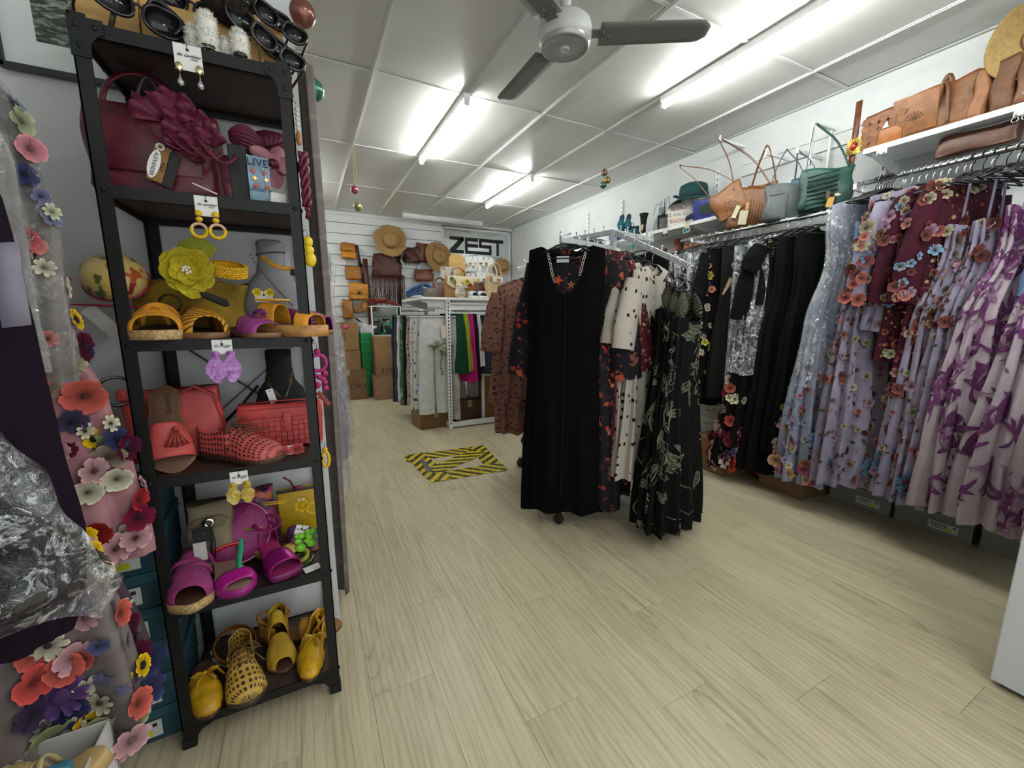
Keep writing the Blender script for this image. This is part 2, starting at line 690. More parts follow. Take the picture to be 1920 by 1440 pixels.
class Last:
 def __init__(s, L=.25, W=.092, shape='round', th=.014, heel=.0, toe_spring=.0):
  s.L, s.W, s.shape, s.th, s.heel, s.ts = L, W, shape, th, heel, toe_spring

 def w(s, t):
  b = prof(SHAPES[s.shape], t) * s.W / 2
  e = {'round': .14, 'point': .05, 'square': .05}[s.shape]
  return b * math.sqrt(max(0, min(1, t / .11))) * math.sqrt(max(0, min(1, (1 - t) / e)))

 def y(s, t):
  return s.L * (.5 - t)

 def cx(s, t):
  return -.008 * math.sin(PI * t)

 def z(s, t):
  return s.th + s.heel * max(0, 1 - t / .68) ** 1.3 + s.ts * max(0, t - .75) ** 2 * 16

 def sole(s, wedge=True, mi=0):
  mb = MB()
  N = 22
  ts = [.5 - .5 * math.cos(PI * i / N) for i in range(N + 1)]
  rings = []
  for g, zf in ((1.03, 'b'), (1.05, 't'), (.97, 'i')):
   ring = []
   for t in ts:
    zz = (0 if wedge else max(0, s.z(t) - s.th)) + s.ts * max(0, t - .75) ** 2 * 14 if zf == 'b' else s.z(t) + (0 if zf == 't' else .0015)
    ring.append((t, zz, g))
   rings.append(ring)
  vs = []
  for ring in rings:
   for t, zz, g in ring:
    vs.append((s.cx(t) + s.w(t) * g, s.y(t) - (g - 1) * .1 * (t - .5), zz))
   for t, zz, g in ring:
    vs.append((s.cx(t) - s.w(t) * g, s.y(t) - (g - 1) * .1 * (t - .5), zz))
  K = N + 1
  fs = []
  for r in range(2):
   a, b = r * 2 * K, (r + 1) * 2 * K
   for i in range(N):
    fs.append((a + i, b + i, b + i + 1, a + i + 1))
    fs.append((a + K + i, a + K + i + 1, b + K + i + 1, b + K + i))
  for i in range(N):
   fs.append((i, i + 1, K + i + 1, K + i))
  mb.add(vs, fs, 0)
  o = 4 * K
  mb.f += [[o + i, o + K + i, o + K + i + 1, o + i + 1] for i in range(N)]
  mb.m += [1] * N
  return mb

 def band(s, t0, t1, hs, nu=18, nv=12, mi=0, tight=1.0, skew=0, pw=.75):
  mb = MB()

  def fn(u, v):
   a = PI * u
   t = min(.9995, lerp(t0, t1, v) + skew * math.sin(a) * (1 - v))
   h = prof(hs, t)
   return Vector((s.cx(t) - (s.w(t) * tight + .002) * spow(math.cos(a), .8), s.y(t), s.z(t) - .004 + h * math.sin(a) ** pw))
  mb.grid(fn, nu, nv, mi, False, lambda u, v: (u * .16, lerp(t0, t1, v) * s.L))
  return mb

 def quarter(s, tv, hs, nv=5, n=28, mi=0, lean=.12):
  mb = MB()

  def fn(u, v):
   q = 2 * u - 1
   t = abs(q) ** 1.4 * tv
   h = prof(hs, t) * v
   g = 1.02 - lean * v * (1 if t > .06 else .6)
   return Vector((s.cx(t) + math.copysign(s.w(max(t, .0)) * g, q), s.y(t) + (.004 * (1 - v) if t < .05 else 0), s.z(t) - .004 + h))
  mb.grid(fn, n, nv, mi, False, lambda u, v: (u * .3, v * .06))
  return mb


def perforated(c, hole='1a0f0a', scale=95, r=.26):
 t = NT('perforated')
 v = t.coord('UV', (1, .75, 1))
 vo = t.voro(v, scale, 'F1', .15)
 t.col(t.mix(t.ramp(vo.outputs['Distance'], [(r, 1.0), (r + .06, .0)]), c, hole))
 t.set(.55)
 return t.m


def woven(c, dark, sx=60, sy=25):
 t = NT('woven')
 v = t.coord('UV', (sx, sy, 1), (0, 0, .6))
 ck = t.n('ShaderNodeTexWave', wave_type='BANDS')
 ck.inputs['Scale'].default_value = .5
 ck.inputs['Distortion'].default_value = 1.5
 t.l(v, ck.inputs['Vector'])
 t.col(t.mix(t.ramp(ck.outputs[0], [(.12, 1.0), (.25, .0)]), c, dark))
 t.set(.55)
 t.bump(ck.outputs[0], .5, .004)
 return t.m


COPPER = mat('7d5a3a', .6, 0, .15, 40)
JUTE = mat('b99a6a', .85, 0, .3, 120, .6, 300)
BROWN_IN = mat('3e2418', .7)


def bow(mb, c, s, dirx=1, mi=0):
 c = Vector(c)
 for sg in (-1, 1):
  mb.tube([c, c + Vector((sg * .5 * s, .0, .22 * s)), c + Vector((sg * s, -.1 * s, .12 * s)), c + Vector((sg * .6 * s, -.12 * s, -.02 * s)), c], [.1 * s, .2 * s, .22 * s, .16 * s, .08 * s], 8, mi, flat=.35)
  mb.tube([c, c + Vector((sg * .4 * s, -.5 * s, -.02 * s)), c + Vector((sg * .7 * s, -.95 * s, -.2 * s))], [.09 * s, .12 * s, .1 * s], 6, mi, flat=.35)
 mb.ball(c, .2 * s, (1, 1, .8), 10, mi)
 return mb


def tassel(mb, c, L, n=16, spread=.35, d=(0, 0, -1), side=(1, 0, 0), mi=0, r=.0022):
 c, d, side = Vector(c), Vector(d).normalized(), Vector(side).normalized()
 nn = d.cross(side)
 mb.ball(c, .008, (1, 1, 1), 8, mi)
 for i in range(n):
  q = (i / (n - 1) - .5) * 2
  e = c + d * L * (1 - .12 * abs(q)) + side * (q * spread * L) + nn * (.006 + .006 * (i % 3))
  mb.tube([c, c.lerp(e, .5) + nn * .012, e], r, 5, mi)
 return mb


# ---------------- bags (front faces -Y, bottom on z = 0)
def bag_body(w, d, h, top_w=1.0, top_d=.35, e=.35, bulge=.22, wr=.006, ph=0, nu=36, nv=14, sag=0, mi=0):
 mb = MB()

 def fn(u, v):
  a = 2 * PI * u
  z = v
  if v < .08:
   k = math.sqrt(v / .08)
   zz = 0 + .02 * h * v / .08
  else:
   k = 1
   zz = h * lerp(.02, 1, (v - .08) / .92)
  f = zz / h
  wx = w / 2 * lerp(1, top_w, f) * k
  wy = d / 2 * (lerp(1, top_d, f) + bulge * math.sin(PI * f)) * k
  p = Vector((wx * spow(math.cos(a), e), wy * spow(math.sin(a), e), zz))
  p.z -= sag * f * (1 - (p.x / (w / 2 + 1e-6)) ** 2)
  if v > .08:
   p += wob(p, wr, 26, ph)
  return p
 mb.grid(fn, nu, nv, mi, True, lambda u, v: (u * 2 * (w + d), v * h))
 # close the mouth just below the rim
 o = len(mb.v) - nu
 c = Vector((0, 0, h * .93))
 mb.add([c], [], mi, [(0, 0)])
 ci = len(mb.v) - 1
 for i in range(nu):
  mb.f.append([o + i, o + (i + 1) % nu, ci])
  mb.m.append(mi)
 return mb


def handle(a, b, h, r=.007, lean=(0, 0, 0), mb=None, n=14):
 a, b = Vector(a), Vector(b)
 mb = mb or MB()
 pts = []
 for i in range(n + 1):
  q = PI * i / n
  p = a.lerp(b, .5 - .5 * math.cos(q)) + (Vector((0, 0, 1)) * h + Vector(lean)) * math.sin(q) ** .8
  pts.append(p)
 mb.tube(pts, r, 8, flat=.6)
 return mb


# ---------------- 3D flowers
FLM = {}


def fmat(c):
 return mat(c, .8, 0, .12, 40, 0, 1, .2, 1, 0, .1)


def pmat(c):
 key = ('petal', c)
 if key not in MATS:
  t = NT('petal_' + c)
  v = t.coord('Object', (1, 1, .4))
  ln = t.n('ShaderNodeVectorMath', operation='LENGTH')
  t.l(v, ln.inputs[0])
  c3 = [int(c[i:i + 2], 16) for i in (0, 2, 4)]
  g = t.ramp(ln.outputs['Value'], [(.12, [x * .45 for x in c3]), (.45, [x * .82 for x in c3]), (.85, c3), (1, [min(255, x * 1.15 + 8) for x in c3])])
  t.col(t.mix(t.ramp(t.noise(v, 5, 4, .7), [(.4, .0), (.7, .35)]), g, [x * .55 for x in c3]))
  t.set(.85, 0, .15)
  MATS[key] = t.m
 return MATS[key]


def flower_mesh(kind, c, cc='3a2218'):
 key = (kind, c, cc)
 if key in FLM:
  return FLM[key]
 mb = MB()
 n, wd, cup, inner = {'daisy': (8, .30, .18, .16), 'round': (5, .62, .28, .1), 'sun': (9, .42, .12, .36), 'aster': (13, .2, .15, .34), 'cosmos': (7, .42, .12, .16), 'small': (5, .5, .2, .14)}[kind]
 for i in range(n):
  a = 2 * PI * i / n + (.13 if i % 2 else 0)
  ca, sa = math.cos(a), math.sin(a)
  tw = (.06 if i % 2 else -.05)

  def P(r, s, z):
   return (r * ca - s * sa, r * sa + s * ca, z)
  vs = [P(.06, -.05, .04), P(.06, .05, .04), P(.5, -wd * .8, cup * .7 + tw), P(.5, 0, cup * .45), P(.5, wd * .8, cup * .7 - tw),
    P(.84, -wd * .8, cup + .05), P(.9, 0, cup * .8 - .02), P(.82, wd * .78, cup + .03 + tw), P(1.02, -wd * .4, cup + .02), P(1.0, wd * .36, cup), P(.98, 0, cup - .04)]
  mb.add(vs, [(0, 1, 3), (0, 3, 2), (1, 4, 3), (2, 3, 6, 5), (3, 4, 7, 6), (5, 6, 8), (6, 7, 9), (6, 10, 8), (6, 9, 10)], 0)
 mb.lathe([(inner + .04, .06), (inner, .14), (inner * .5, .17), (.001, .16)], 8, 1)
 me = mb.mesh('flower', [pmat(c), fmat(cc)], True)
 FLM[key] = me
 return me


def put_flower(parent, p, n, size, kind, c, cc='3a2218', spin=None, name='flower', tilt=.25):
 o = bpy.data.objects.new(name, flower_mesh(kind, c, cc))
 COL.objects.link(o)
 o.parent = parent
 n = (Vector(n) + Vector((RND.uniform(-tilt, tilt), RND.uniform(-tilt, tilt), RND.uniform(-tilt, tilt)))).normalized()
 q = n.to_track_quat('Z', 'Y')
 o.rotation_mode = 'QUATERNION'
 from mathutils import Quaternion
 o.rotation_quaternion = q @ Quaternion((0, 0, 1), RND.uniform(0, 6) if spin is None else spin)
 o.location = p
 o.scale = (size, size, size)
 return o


# ---------------- garments: local frame, x along the shoulders, front faces -Y, z = 0 at the hanger neck
class Cut:
 def __init__(s, L, wt, tt, nf=5, amp=None, slope=.22, neckw=.075, front=.05, back=.015, top0=.035, seed=0, hem=.006, strap=False, sq=.55, drift=.6):
  s.L, s.wt, s.tt, s.nf, s.slope, s.neckw, s.front, s.back, s.top0, s.seed, s.hem, s.strap, s.sq = L, wt, tt, nf, slope, neckw, front, back, top0, seed, hem, strap, sq
  s.amp = amp or [(0, 0), (.25, .004), (L, .018)]
  s.drift = drift
  r = random.Random(seed)
  s.ph = [r.uniform(0, 6.28) for _ in range(6)]

 def d0(s, x, side):
  """where cloth starts below the neck at lateral x"""
  ax = abs(x)
  nd = s.front if side < 0 else s.back
  d = s.top0 + s.slope * max(0, ax - s.neckw)
  if ax < s.neckw:
   d += nd * (1 - (ax / s.neckw) ** 2)
  return d

 def pt(s, u, v, side):
  w0 = prof(s.wt, s.top0)
  x0 = w0 * u
  d = lerp(s.d0(x0, side), s.L + s.hem * math.sin(u * 9 + s.ph[0]), v)
  w_ = prof(s.wt, d)
  a = prof(s.amp, d)
  th = math.acos(max(-1, min(1, -u)))
  ph = th if side < 0 else 2 * PI - th
  N = max(2, round(2 * s.nf))
  fold = math.sin(N * ph + s.ph[1] + s.drift * math.sin(d * 3 + s.ph[3])) + .45 * math.sin(round(N * 2.3) * ph + s.ph[4] + d * .8)
  edge = max(0.0, 1 - abs(u) ** 2.5)
  k = max(.0, 1 - abs(u) ** 6) ** .5
  x = w_ * u + a * fold * u * abs(u) ** 3 + a * .35 * math.sin(s.ph[5] + d * 5 + u * 4)
  y = side * (prof(s.tt, d) * edge ** s.sq) + side * a * fold * k
  return Vector((x, y, -d))

 def frame(s, u, v, side, lift=.002):
  p = s.pt(u, v, side)
  a = s.pt(min(1, u + .01), v, side) - s.pt(max(-1, u - .01), v, side)
  b = s.pt(u, min(1, v + .005), side) - s.pt(u, max(0, v - .005), side)
  n = a.cross(b)
  if n.length < 1e-9:
   n = Vector((0, side, 0))
  n.normalize()
  if side < 0:
   n = -n
  return p + n * lift, n

 def body(s, nu=44, nv=26, mi=0):
  mb = MB()
  q = [s.ring(PI * i / 60, s.L * .6) for i in range(61)]
  hp = sum((b - a).length for a, b in zip(q, q[1:]))
  for side in (-1, 1):
   mb.grid(lambda u, v: s.pt(-math.cos(PI * u), v, side), nu, nv, mi, False, lambda u, v: (u * hp + side * 3, v * s.L), flip=side < 0)
  return mb

 def ring(s, phi, d):
  """point of the cloth at angle phi round the garment (0 = left edge, pi = right edge) and depth d"""
  phi %= 2 * PI
  side = -1 if phi <= PI else 1
  u = -math.cos(phi)
  dd = s.d0(prof(s.wt, s.top0) * u, side)
  return s.pt(u, max(0, min(1, (d - dd) / (s.L - dd))), side)

 def skin(s, phi, d, lift=.002):
  p = s.ring(phi, d)
  n = (s.ring(phi, d + .006) - p).cross(s.ring(phi + .02, d) - s.ring(phi - .02, d))
  if n.length < 1e-10:
   n = Vector((-math.cos(phi), -math.sin(phi), 0))
  n.normalize()
  return p + n * lift, n

 def decal(s, poly, phi0, d, rot=0, sc=1, mb=None, mi=0, lift=.0015):
  """a flat print shape laid on the cloth: poly in metres round (phi0, d)"""
  mb = mb or MB()
  ca, sa = math.cos(rot) * sc, math.sin(rot) * sc
  q = [s.ring(phi0 - .24 + .04 * i, d) for i in range(13)]
  sp = max(.03, sum((b - a).length for a, b in zip(q, q[1:])) / .48)
  vs = []
  for x, y in poly:
   dx, dy = x * ca - y * sa, x * sa + y * ca
   vs.append(s.skin(phi0 + dx / sp, max(.03, min(s.L - .004, d - dy)), lift)[0])
  return mb.add(vs, [], mi)


def leaf_poly(L, w, mb, cut, phi, d, rot, mi=0, bend=.15, lift=.002, n=5):
 """leaf print as a strip of quads following the cloth"""
 pl = []
 for i in range(n + 1):
  t = i / n
  ww = w * math.sin(PI * min(1, t * .92 + .06)) ** .8
  bx = bend * L * math.sin(PI * t)
  pl += [(bx - ww, t * L), (bx + ww, t * L)]
 o = len(mb.v)
 cut.decal(pl, phi, d, rot, 1, mb, mi, lift)
 for i in range(n):
  mb.f.append([o + 2 * i, o + 2 * i + 1, o + 2 * i + 3, o + 2 * i + 2])
  mb.m.append(mi)


def sleeve(p0, p1, r0, r1, bend=(0, 0, -.03), flat=.45, n=16, k=9, amp=.006, seed=0, mi=0, mb=None):
 mb = mb or MB()
 p0, p1 = Vector(p0), Vector(p1)
 r = random.Random(seed)
 ph = r.uniform(0, 6)
 ax = (p1 - p0).normalized()
 e1 = Vector((0, 1, 0))
 e2 = ax.cross(e1).normalized()

 def fn(u, v):
  a = 2 * PI * u
  c = p0.lerp(p1, v) + Vector(bend) * math.sin(PI * v)
  rr = prof([(0, r0), (1, r1)], v) + amp * v * math.sin(5 * a + ph) + amp * .6 * math.sin(v * 14 + a * 2 + ph)
  return c + e1 * (rr * flat * math.sin(a)) + e2 * (rr * math.cos(a))
 mb.grid(fn, n, k, mi, True, lambda u, v: (u * 6.28 * (r0 + r1) / 2, v * (p1 - p0).length))
 return mb


def make_hanger(label, loc, rotz, halfw=.2, c='141414', hook=True, group=None, clip=False, hook_c='c4c6c8', drop=.075):
 """hook at the rail height (z = 0 is the rail centre); the arms hang drop below it"""
 t = thing('clothes_hanger', label, 'hanger', loc, (0, 0, rotz), group)
 pts = [(-.0175, 0, -.006)] + [(.0175 * math.sin(a), 0, .0175 * math.cos(a)) for a in [(-1.4 + i * .45) for i in range(8)]] + [(.013, 0, -.02), (0, 0, -.036), (0, 0, -drop)]
 MB().tube(pts, .0022, 6).build('hook', metal(hook_c, .3), t)
 b = MB()
 if clip:
  b.bar((-halfw, 0, -drop), (halfw, 0, -drop), .012, .016)
  for s_ in (-1, 1):
   b.box((s_ * halfw * .85, 0, -drop - .018), (.022, .022, .04))
 else:
  for s_ in (-1, 1):
   b.tube([(0, 0, -drop), (s_ * .05, 0, -drop - .006), (s_ * halfw * .6, 0, -drop - halfw * .2), (s_ * halfw, 0, -drop - halfw * .36)], [.006, .007, .007, .007], 8, flat=.7)
  b.bar((-halfw * .97, 0, -drop - halfw * .36), (halfw * .97, 0, -drop - halfw * .36), .006, .006)
 b.build('arms', plastic(c, .5), t)
 return t


def plastic_mat(tint='e8ebee', dens=.12, ridge=.5, name='plastic_film'):
 t = NT(name)
 out = t.t.nodes['Material Output']
 v = t.coord('Object')
 n1 = t.noise(v, 22, 4, .6, 1.6)
 n2 = t.noise(v, 9, 2, .5, .6)
 tr = t.n('ShaderNodeBsdfTransparent')
 gl = t.n('ShaderNodeBsdfGlossy')
 gl.inputs['Roughness'].default_value = .12
 gl.inputs['Color'].default_value = lin(tint)
 df = t.n('ShaderNodeBsdfDiffuse')
 df.inputs['Color'].default_value = lin(tint)
 bp = t.n('ShaderNodeBump')
 bp.inputs['Strength'].default_value = 1
 bp.inputs['Distance'].default_value = .025
 t.l(n1, bp.inputs['Height'])
 t.l(bp.outputs[0], gl.inputs['Normal'])
 m1 = t.n('ShaderNodeMixShader')
 m1.inputs[0].default_value = .2
 t.l(gl.outputs[0], m1.inputs[1])
 t.l(df.outputs[0], m1.inputs[2])
 m2 = t.n('ShaderNodeMixShader')
 a = t.ramp(n1, [(.0, 0.0), (.52, 0.0), (.6, 1.0), (.66, 0.0)])
 ad = t.n('ShaderNodeMath', operation='MULTIPLY_ADD')
 t.l(a, ad.inputs[0])
 ad.inputs[1].default_value = ridge
 mr = t.n('ShaderNodeMapRange')
 mr.inputs['From Min'].default_value = .3
 mr.inputs['From Max'].default_value = .7
 mr.inputs['To Min'].default_value = dens * .5
 mr.inputs['To Max'].default_value = dens * 1.5
 t.l(n2, mr.inputs[0])
 t.l(mr.outputs[0], ad.inputs[2])
 t.l(ad.outputs[0], m2.inputs[0])
 t.l(tr.outputs[0], m2.inputs[1])
 t.l(m1.outputs[0], m2.inputs[2])
 t.l(m2.outputs[0], out.inputs[0])
 return t.m


FILM = plastic_mat()
FILM_D = plastic_mat('eceef2', .24, .75, 'plastic_film_dense')
FILM_THIN = plastic_mat('e4e6ea', .07, .25, 'plastic_film_thin')


def film_cover(cut, parent, L, grow=.012, m=None, seed=0, top=.0):
 c2 = Cut(L, [(d, w_ + grow * 1.3) for d, w_ in cut.wt], [(d, t_ + grow) for d, t_ in cut.tt], cut.nf + 3, [(0, .004), (L, .016)], cut.slope, .02, .0, .0, max(.012, cut.top0 - .015), seed + 5, .015)
 return c2.body(40, 24).build('plastic_cover', m or FILM, parent)


def carton(name, label, loc, rotz, d, c='8a6a45', group=None, tape=True, open_top=False, cat='box'):
 t = thing(name, label, cat, loc, (0, 0, rotz), group)
 m = mat(c, .8, 0, .08, 8, .05, 100)
 w_, dd, h = d
 MB().box((0, 0, h / 2), d).build('carton_body', m, t, False, bev=.004)
 if tape:
  MB().box((0, 0, h + .0005), (w_ + .002, .05, .001)).box((0, -dd / 2 - .0005, h - .04), (.05, .001, .08)).build('packing_tape', mat('a58a60', .3), t, False)
 if open_top:
  for s_ in (-1, 1):
   MB().box((s_ * (w_ / 2 + .03), 0, h + .03), (.09, dd * .98, .004), rot=(0, s_ * .7, 0)).build('flap', m, t, False)
 return t


def shoebox(label, loc, rotz, d, c, lid_c=None, group=None, lab=None, lid_h=.03):
 t = thing('shoe_box', label, 'box', loc, (0, 0, rotz), group)
 w_, dd, h = d
 MB().box((0, 0, (h - .004) / 2), (w_ - .006, dd - .006, h - .004)).build('box_body', mat(c, .65, 0, .05, 10), t, False, bev=.002)
 MB().box((0, 0, h - lid_h / 2), (w_, dd, lid_h)).build('lid', mat(lid_c or c, .6, 0, .05, 10), t, False, bev=.002)
 if lab:
  lx, lz, lw, lh = lab
  lo = MB().box((lx, -dd / 2 - .0012, lz), (lw, .0012, lh)).build('box_label', mat('c9cac4', .6), t, False)
  b = MB()
  for i in range(11):
   b.box((lx - lw * .38 + i * lw * .05, -dd / 2 - .0024, lz + lh * .16), (lw * (.012 + .016 * (i % 3 == 0)), .001, lh * .36))
  b.box((lx + lw * .38, -dd / 2 - .0024, lz + lh * .25), (lw * .08, .001, lh * .2))
  b.box((lx - lw * .1, -dd / 2 - .0024, lz - lh * .2), (lw * .5, .001, lh * .05))
  b.build('barcode', mat('1c1c1c', .7), lo, False)
  MB().box((lx + lw * .2, -dd / 2 - .0026, lz - lh * .22), (lw * .26, .001, lh * .34)).build('price_sticker', mat('c9cf1e', .6), lo, False)
 return t


def swing_tag(parent, loc, rot, w_=.03, h=.05, c='e6e4de', name='swing_tag', string=None):
 t = MB().box((0, 0, -h / 2), (w_, .0012, h)).build(name, mat(c, .7), parent, False, loc=loc, rot=rot)
 MB().tube([(0, 0, -.003), (0, .004, .02), (0, .01, .04)], .0007, 5).disc((0, -.001, -.006), .002, 8, 0, 'y', .001).build('tag_string', mat('2a2420', .7), t)
 return t
# ---------------- hanging a garment
HOOKS = 0


def hang(name, label, short, cut, m, loc, rotz, group=None, cat='dress', hang_c='141414', hanger=True, halfw=None, sleeves=None, straps=0, nu=56, nv=26, drop=.075, clip=False, hgroup=None, solid=0):
 """a garment on its hanger; loc is the rail point, the neck sits drop - .03 below it"""
 neck = drop - .02
 t = thing(name, label, cat, (loc[0], loc[1], loc[2] - neck), (0, 0, rotz), group)
 body = cut.body(nu, nv).build('body', m, t)
 if sleeves:
  L, r0, r1, out, sm = sleeves
  for s in (-1, 1):
   w0 = prof(cut.wt, cut.top0 + .05)
   p0 = (s * (w0 - .02), 0, -cut.d0(w0 * .9, -1) - r0 * .75)
   p1 = (s * (w0 + out), .012, p0[2] - L)
   sleeve(p0, p1, r0, r1, (s * .02, 0, 0), .5, 16, 10, .007, cut.seed + s).build('sleeve', sm or m, t)
 if straps:
  w0 = prof(cut.wt, cut.top0)
  for s in (-1, 1):
   x = s * min(w0 * .62, halfw or .16)
   strip(arc((x, .0, -cut.d0(x, 1) - .002), (x * .9, 0, -.05), .0, 4), (.012 if straps == 1 else straps, 0, 0)).build('strap', m, t, solid=.003)
 if hanger:
  make_hanger(('clip' if clip else ('black' if hang_c == '141414' else 'pale')) + ' hanger holding the ' + short.split(',')[0], loc, rotz, halfw or min(.2, prof(cut.wt, .1) * .92), hang_c, group=hgroup, clip=clip, drop=drop)
 return t


VIS = (-1.3, 2.5)


def scatter(t, cut, n, pal, d_rng, size, phi=VIS, seed=0, bias=1.0, name='flower', lift=.004, tilt=.3):
 rr = random.Random(seed + 77)
 for _ in range(n):
  a = rr.uniform(*phi)
  d = d_rng[0] + (d_rng[1] - d_rng[0]) * rr.random() ** bias
  dd = cut.d0(-prof(cut.wt, cut.top0) * math.cos(a), -1 if a % (2 * PI) <= PI else 1)
  p, nrm = cut.skin(a, max(dd + .01, min(cut.L - .01, d)), lift)
  k = rr.choice(pal)
  put_flower(t, p, nrm, rr.uniform(*size) * (k[3] if len(k) > 3 else 1), k[0], k[1], k[2], rr.uniform(0, 6), name, tilt)


def sleeve_flowers(t, cut, sl, n, pal, size, seed, sides=(-1,)):
 L, r0, r1, out, _ = sl
 rr = random.Random(seed)
 for _ in range(n):
  s = rr.choice(sides)
  w0 = prof(cut.wt, cut.top0 + .05)
  p0 = Vector((s * (w0 - .02), 0, -cut.d0(w0 * .9, -1) - r0 * .75))
  p1 = Vector((s * (w0 + out), .012, p0.z - L))
  v = rr.random()
  a = rr.uniform(0, 2 * PI)
  if s * math.cos(a) < -.2:
   continue
  r_ = lerp(r0, r1, v) + .004
  nrm = Vector((math.cos(a), math.sin(a) * 2, 0)).normalized()
  k = rr.choice(pal)
  p = p0.lerp(p1, v) + Vector((s * .02 * math.sin(PI * v) + math.cos(a) * r_, math.sin(a) * r_ * .5, 0)) + nrm * .004
  put_flower(t, p, nrm, rr.uniform(*size), k[0], k[1], k[2], rr.uniform(0, 6))


def small_print(t, cut, n, cols, d_rng, size, seed, name='petal_print', phi=VIS):
 """tiny printed or embroidered blossoms, too many to count: one part"""
 rr = random.Random(seed)
 mb = MB()
 for _ in range(n):
  a, d, s = rr.uniform(*phi), rr.uniform(*d_rng), rr.uniform(*size)
  mi = rr.randrange(len(cols))
  k = rr.choice((5, 6))
  a0 = rr.uniform(0, 6)
  o = len(mb.v)
  poly = [(0, 0)]
  for i in range(k * 2):
   r_ = s * (1 if i % 2 else .45)
   poly.append((r_ * math.cos(a0 + PI * i / k), r_ * math.sin(a0 + PI * i / k)))
  cut.decal(poly, a, d, 0, 1, mb, mi, .003 + rr.uniform(0, .002))
  for i in range(k * 2):
   mb.f.append([o, o + 1 + i, o + 1 + (i + 1) % (k * 2)])
   mb.m.append(mi)
 return stuff(mb.build(name, [fmat(c) for c in cols], t))


def leaves_print(t, cut, n, m, d_rng, L, w, seed, name='leaf_print', sprig=3, phi=VIS):
 rr = random.Random(seed)
 mb = MB()
 for _ in range(n):
  a, d, a0 = rr.uniform(*phi), rr.uniform(*d_rng), rr.uniform(0, 6.28)
  for k in range(rr.randint(2, sprig)):
   leaf_poly(rr.uniform(*L), rr.uniform(*w), mb, cut, a, d, a0 + k * rr.uniform(.5, 1.1), 0, rr.uniform(-.25, .25), .005, 6)
 return stuff(mb.build(name, m, t))


def leaf_outlines(t, cut, n, mats_, d_rng, L, seed, phi=(0, 6.28)):
 rr = random.Random(seed)
 fill, line = MB(), MB()
 for _ in range(n):
  p, d, a0 = rr.uniform(*phi), rr.uniform(*d_rng), rr.uniform(0, 6.28)
  for k in range(rr.randint(1, 3)):
   a = a0 + k * rr.uniform(.6, 1.0)
   LL = rr.uniform(*L)
   bd = rr.uniform(.14, .2)
   leaf_poly(LL, bd * LL * .95, fill, cut, p, d, a, 0, 0, .003, 6)
   for q in (bd, -bd, .0):
    leaf_poly(LL, .0022, line, cut, p, d, a, 0, q, .006, 6)
 stuff(fill.build('leaf_print', mats_[0], t))
 stuff(line.build('leaf_outline', mats_[1], t))


def dots_mat(base, dot, scale=17, r=.2, rnd=.75):
 t = NT('polka')
 v = t.coord('UV')
 vo = t.voro(v, scale, 'F1', rnd)
 t.col(t.mix(t.ramp(vo.outputs['Distance'], [(r, 1.0), (r + .03, .0)]), base, dot))
 t.set(.85, 0, .2)
 return t.m


def blotch_mat(base, cols, scale=9, th=.5, rough=.8, coord='UV', warp=1.5, leafy=2.0):
 """printed fabric: cell-coloured blotches over a ground colour"""
 t = NT('print')
 v = t.coord(coord)
 wn = t.n('ShaderNodeTexNoise')
 wn.inputs['Scale'].default_value = scale * 1.6
 wn.inputs['Detail'].default_value = 3
 t.l(v, wn.inputs['Vector'])
 vm = t.n('ShaderNodeVectorMath', operation='MULTIPLY_ADD')
 t.l(wn.outputs['Color'], vm.inputs[0])
 vm.inputs[1].default_value = (1.6 / scale,) * 3
 t.l(v, vm.inputs[2])
 vo = t.voro(vm.outputs[0], scale * leafy)
 n = len(cols)
 c = t.ramp(vo.outputs['Color'], [(i / n, c_) for i, c_ in enumerate(cols)], 'CONSTANT')
 m1 = t.noise(v, scale, 3, .55, warp)
 m2 = t.ramp(vo.outputs['Distance'], [(.32, 1.0), (.42, .0)])
 k = t.mix(1.0, '000000', 'ffffff')
 mm = t.n('ShaderNodeMath', operation='MULTIPLY')
 t.l(t.ramp(m1, [(th, .0), (th + .03, 1.0)]), mm.inputs[0])
 t.l(m2, mm.inputs[1])
 t.col(t.mix(mm.outputs[0], base, c))
 t.set(rough, 0, .25)
 return t.m


def line_mat(base, line, scale=60, warp=3, th=.25):
 t = NT('lined')
 v = t.coord('Object')
 w_ = t.n('ShaderNodeTexWave', wave_type='BANDS', bands_direction='DIAGONAL')
 w_.inputs['Scale'].default_value = scale
 w_.inputs['Distortion'].default_value = warp
 t.l(v, w_.inputs['Vector'])
 t.col(t.mix(t.ramp(w_.outputs[0], [(th, 1.0), (th + .12, .0)]), base, line))
 t.set(.8, 0, .2)
 return t.m


def dress_cut(L, bust=.19, waist=.15, hem=.3, th=.05, hem_t=.09, nf=5, amp=.016, seed=0, waist_d=.38, **kw):
 return Cut(L, [(0, bust * .98), (.12, bust), (waist_d, waist), (min(L - .01, waist_d + .35), lerp(waist, hem, .6)), (L, hem)],
    [(0, .016), (.08, th * .7), (.2, th), (waist_d, th * .8), (L, hem_t)], nf, [(0, 0), (.15, .002), (waist_d, amp * .35), (L, amp)], seed=seed, **kw)


BLACKC = mat('0a0a0b', .85, 0, .2, 14, .25, 420, .15)
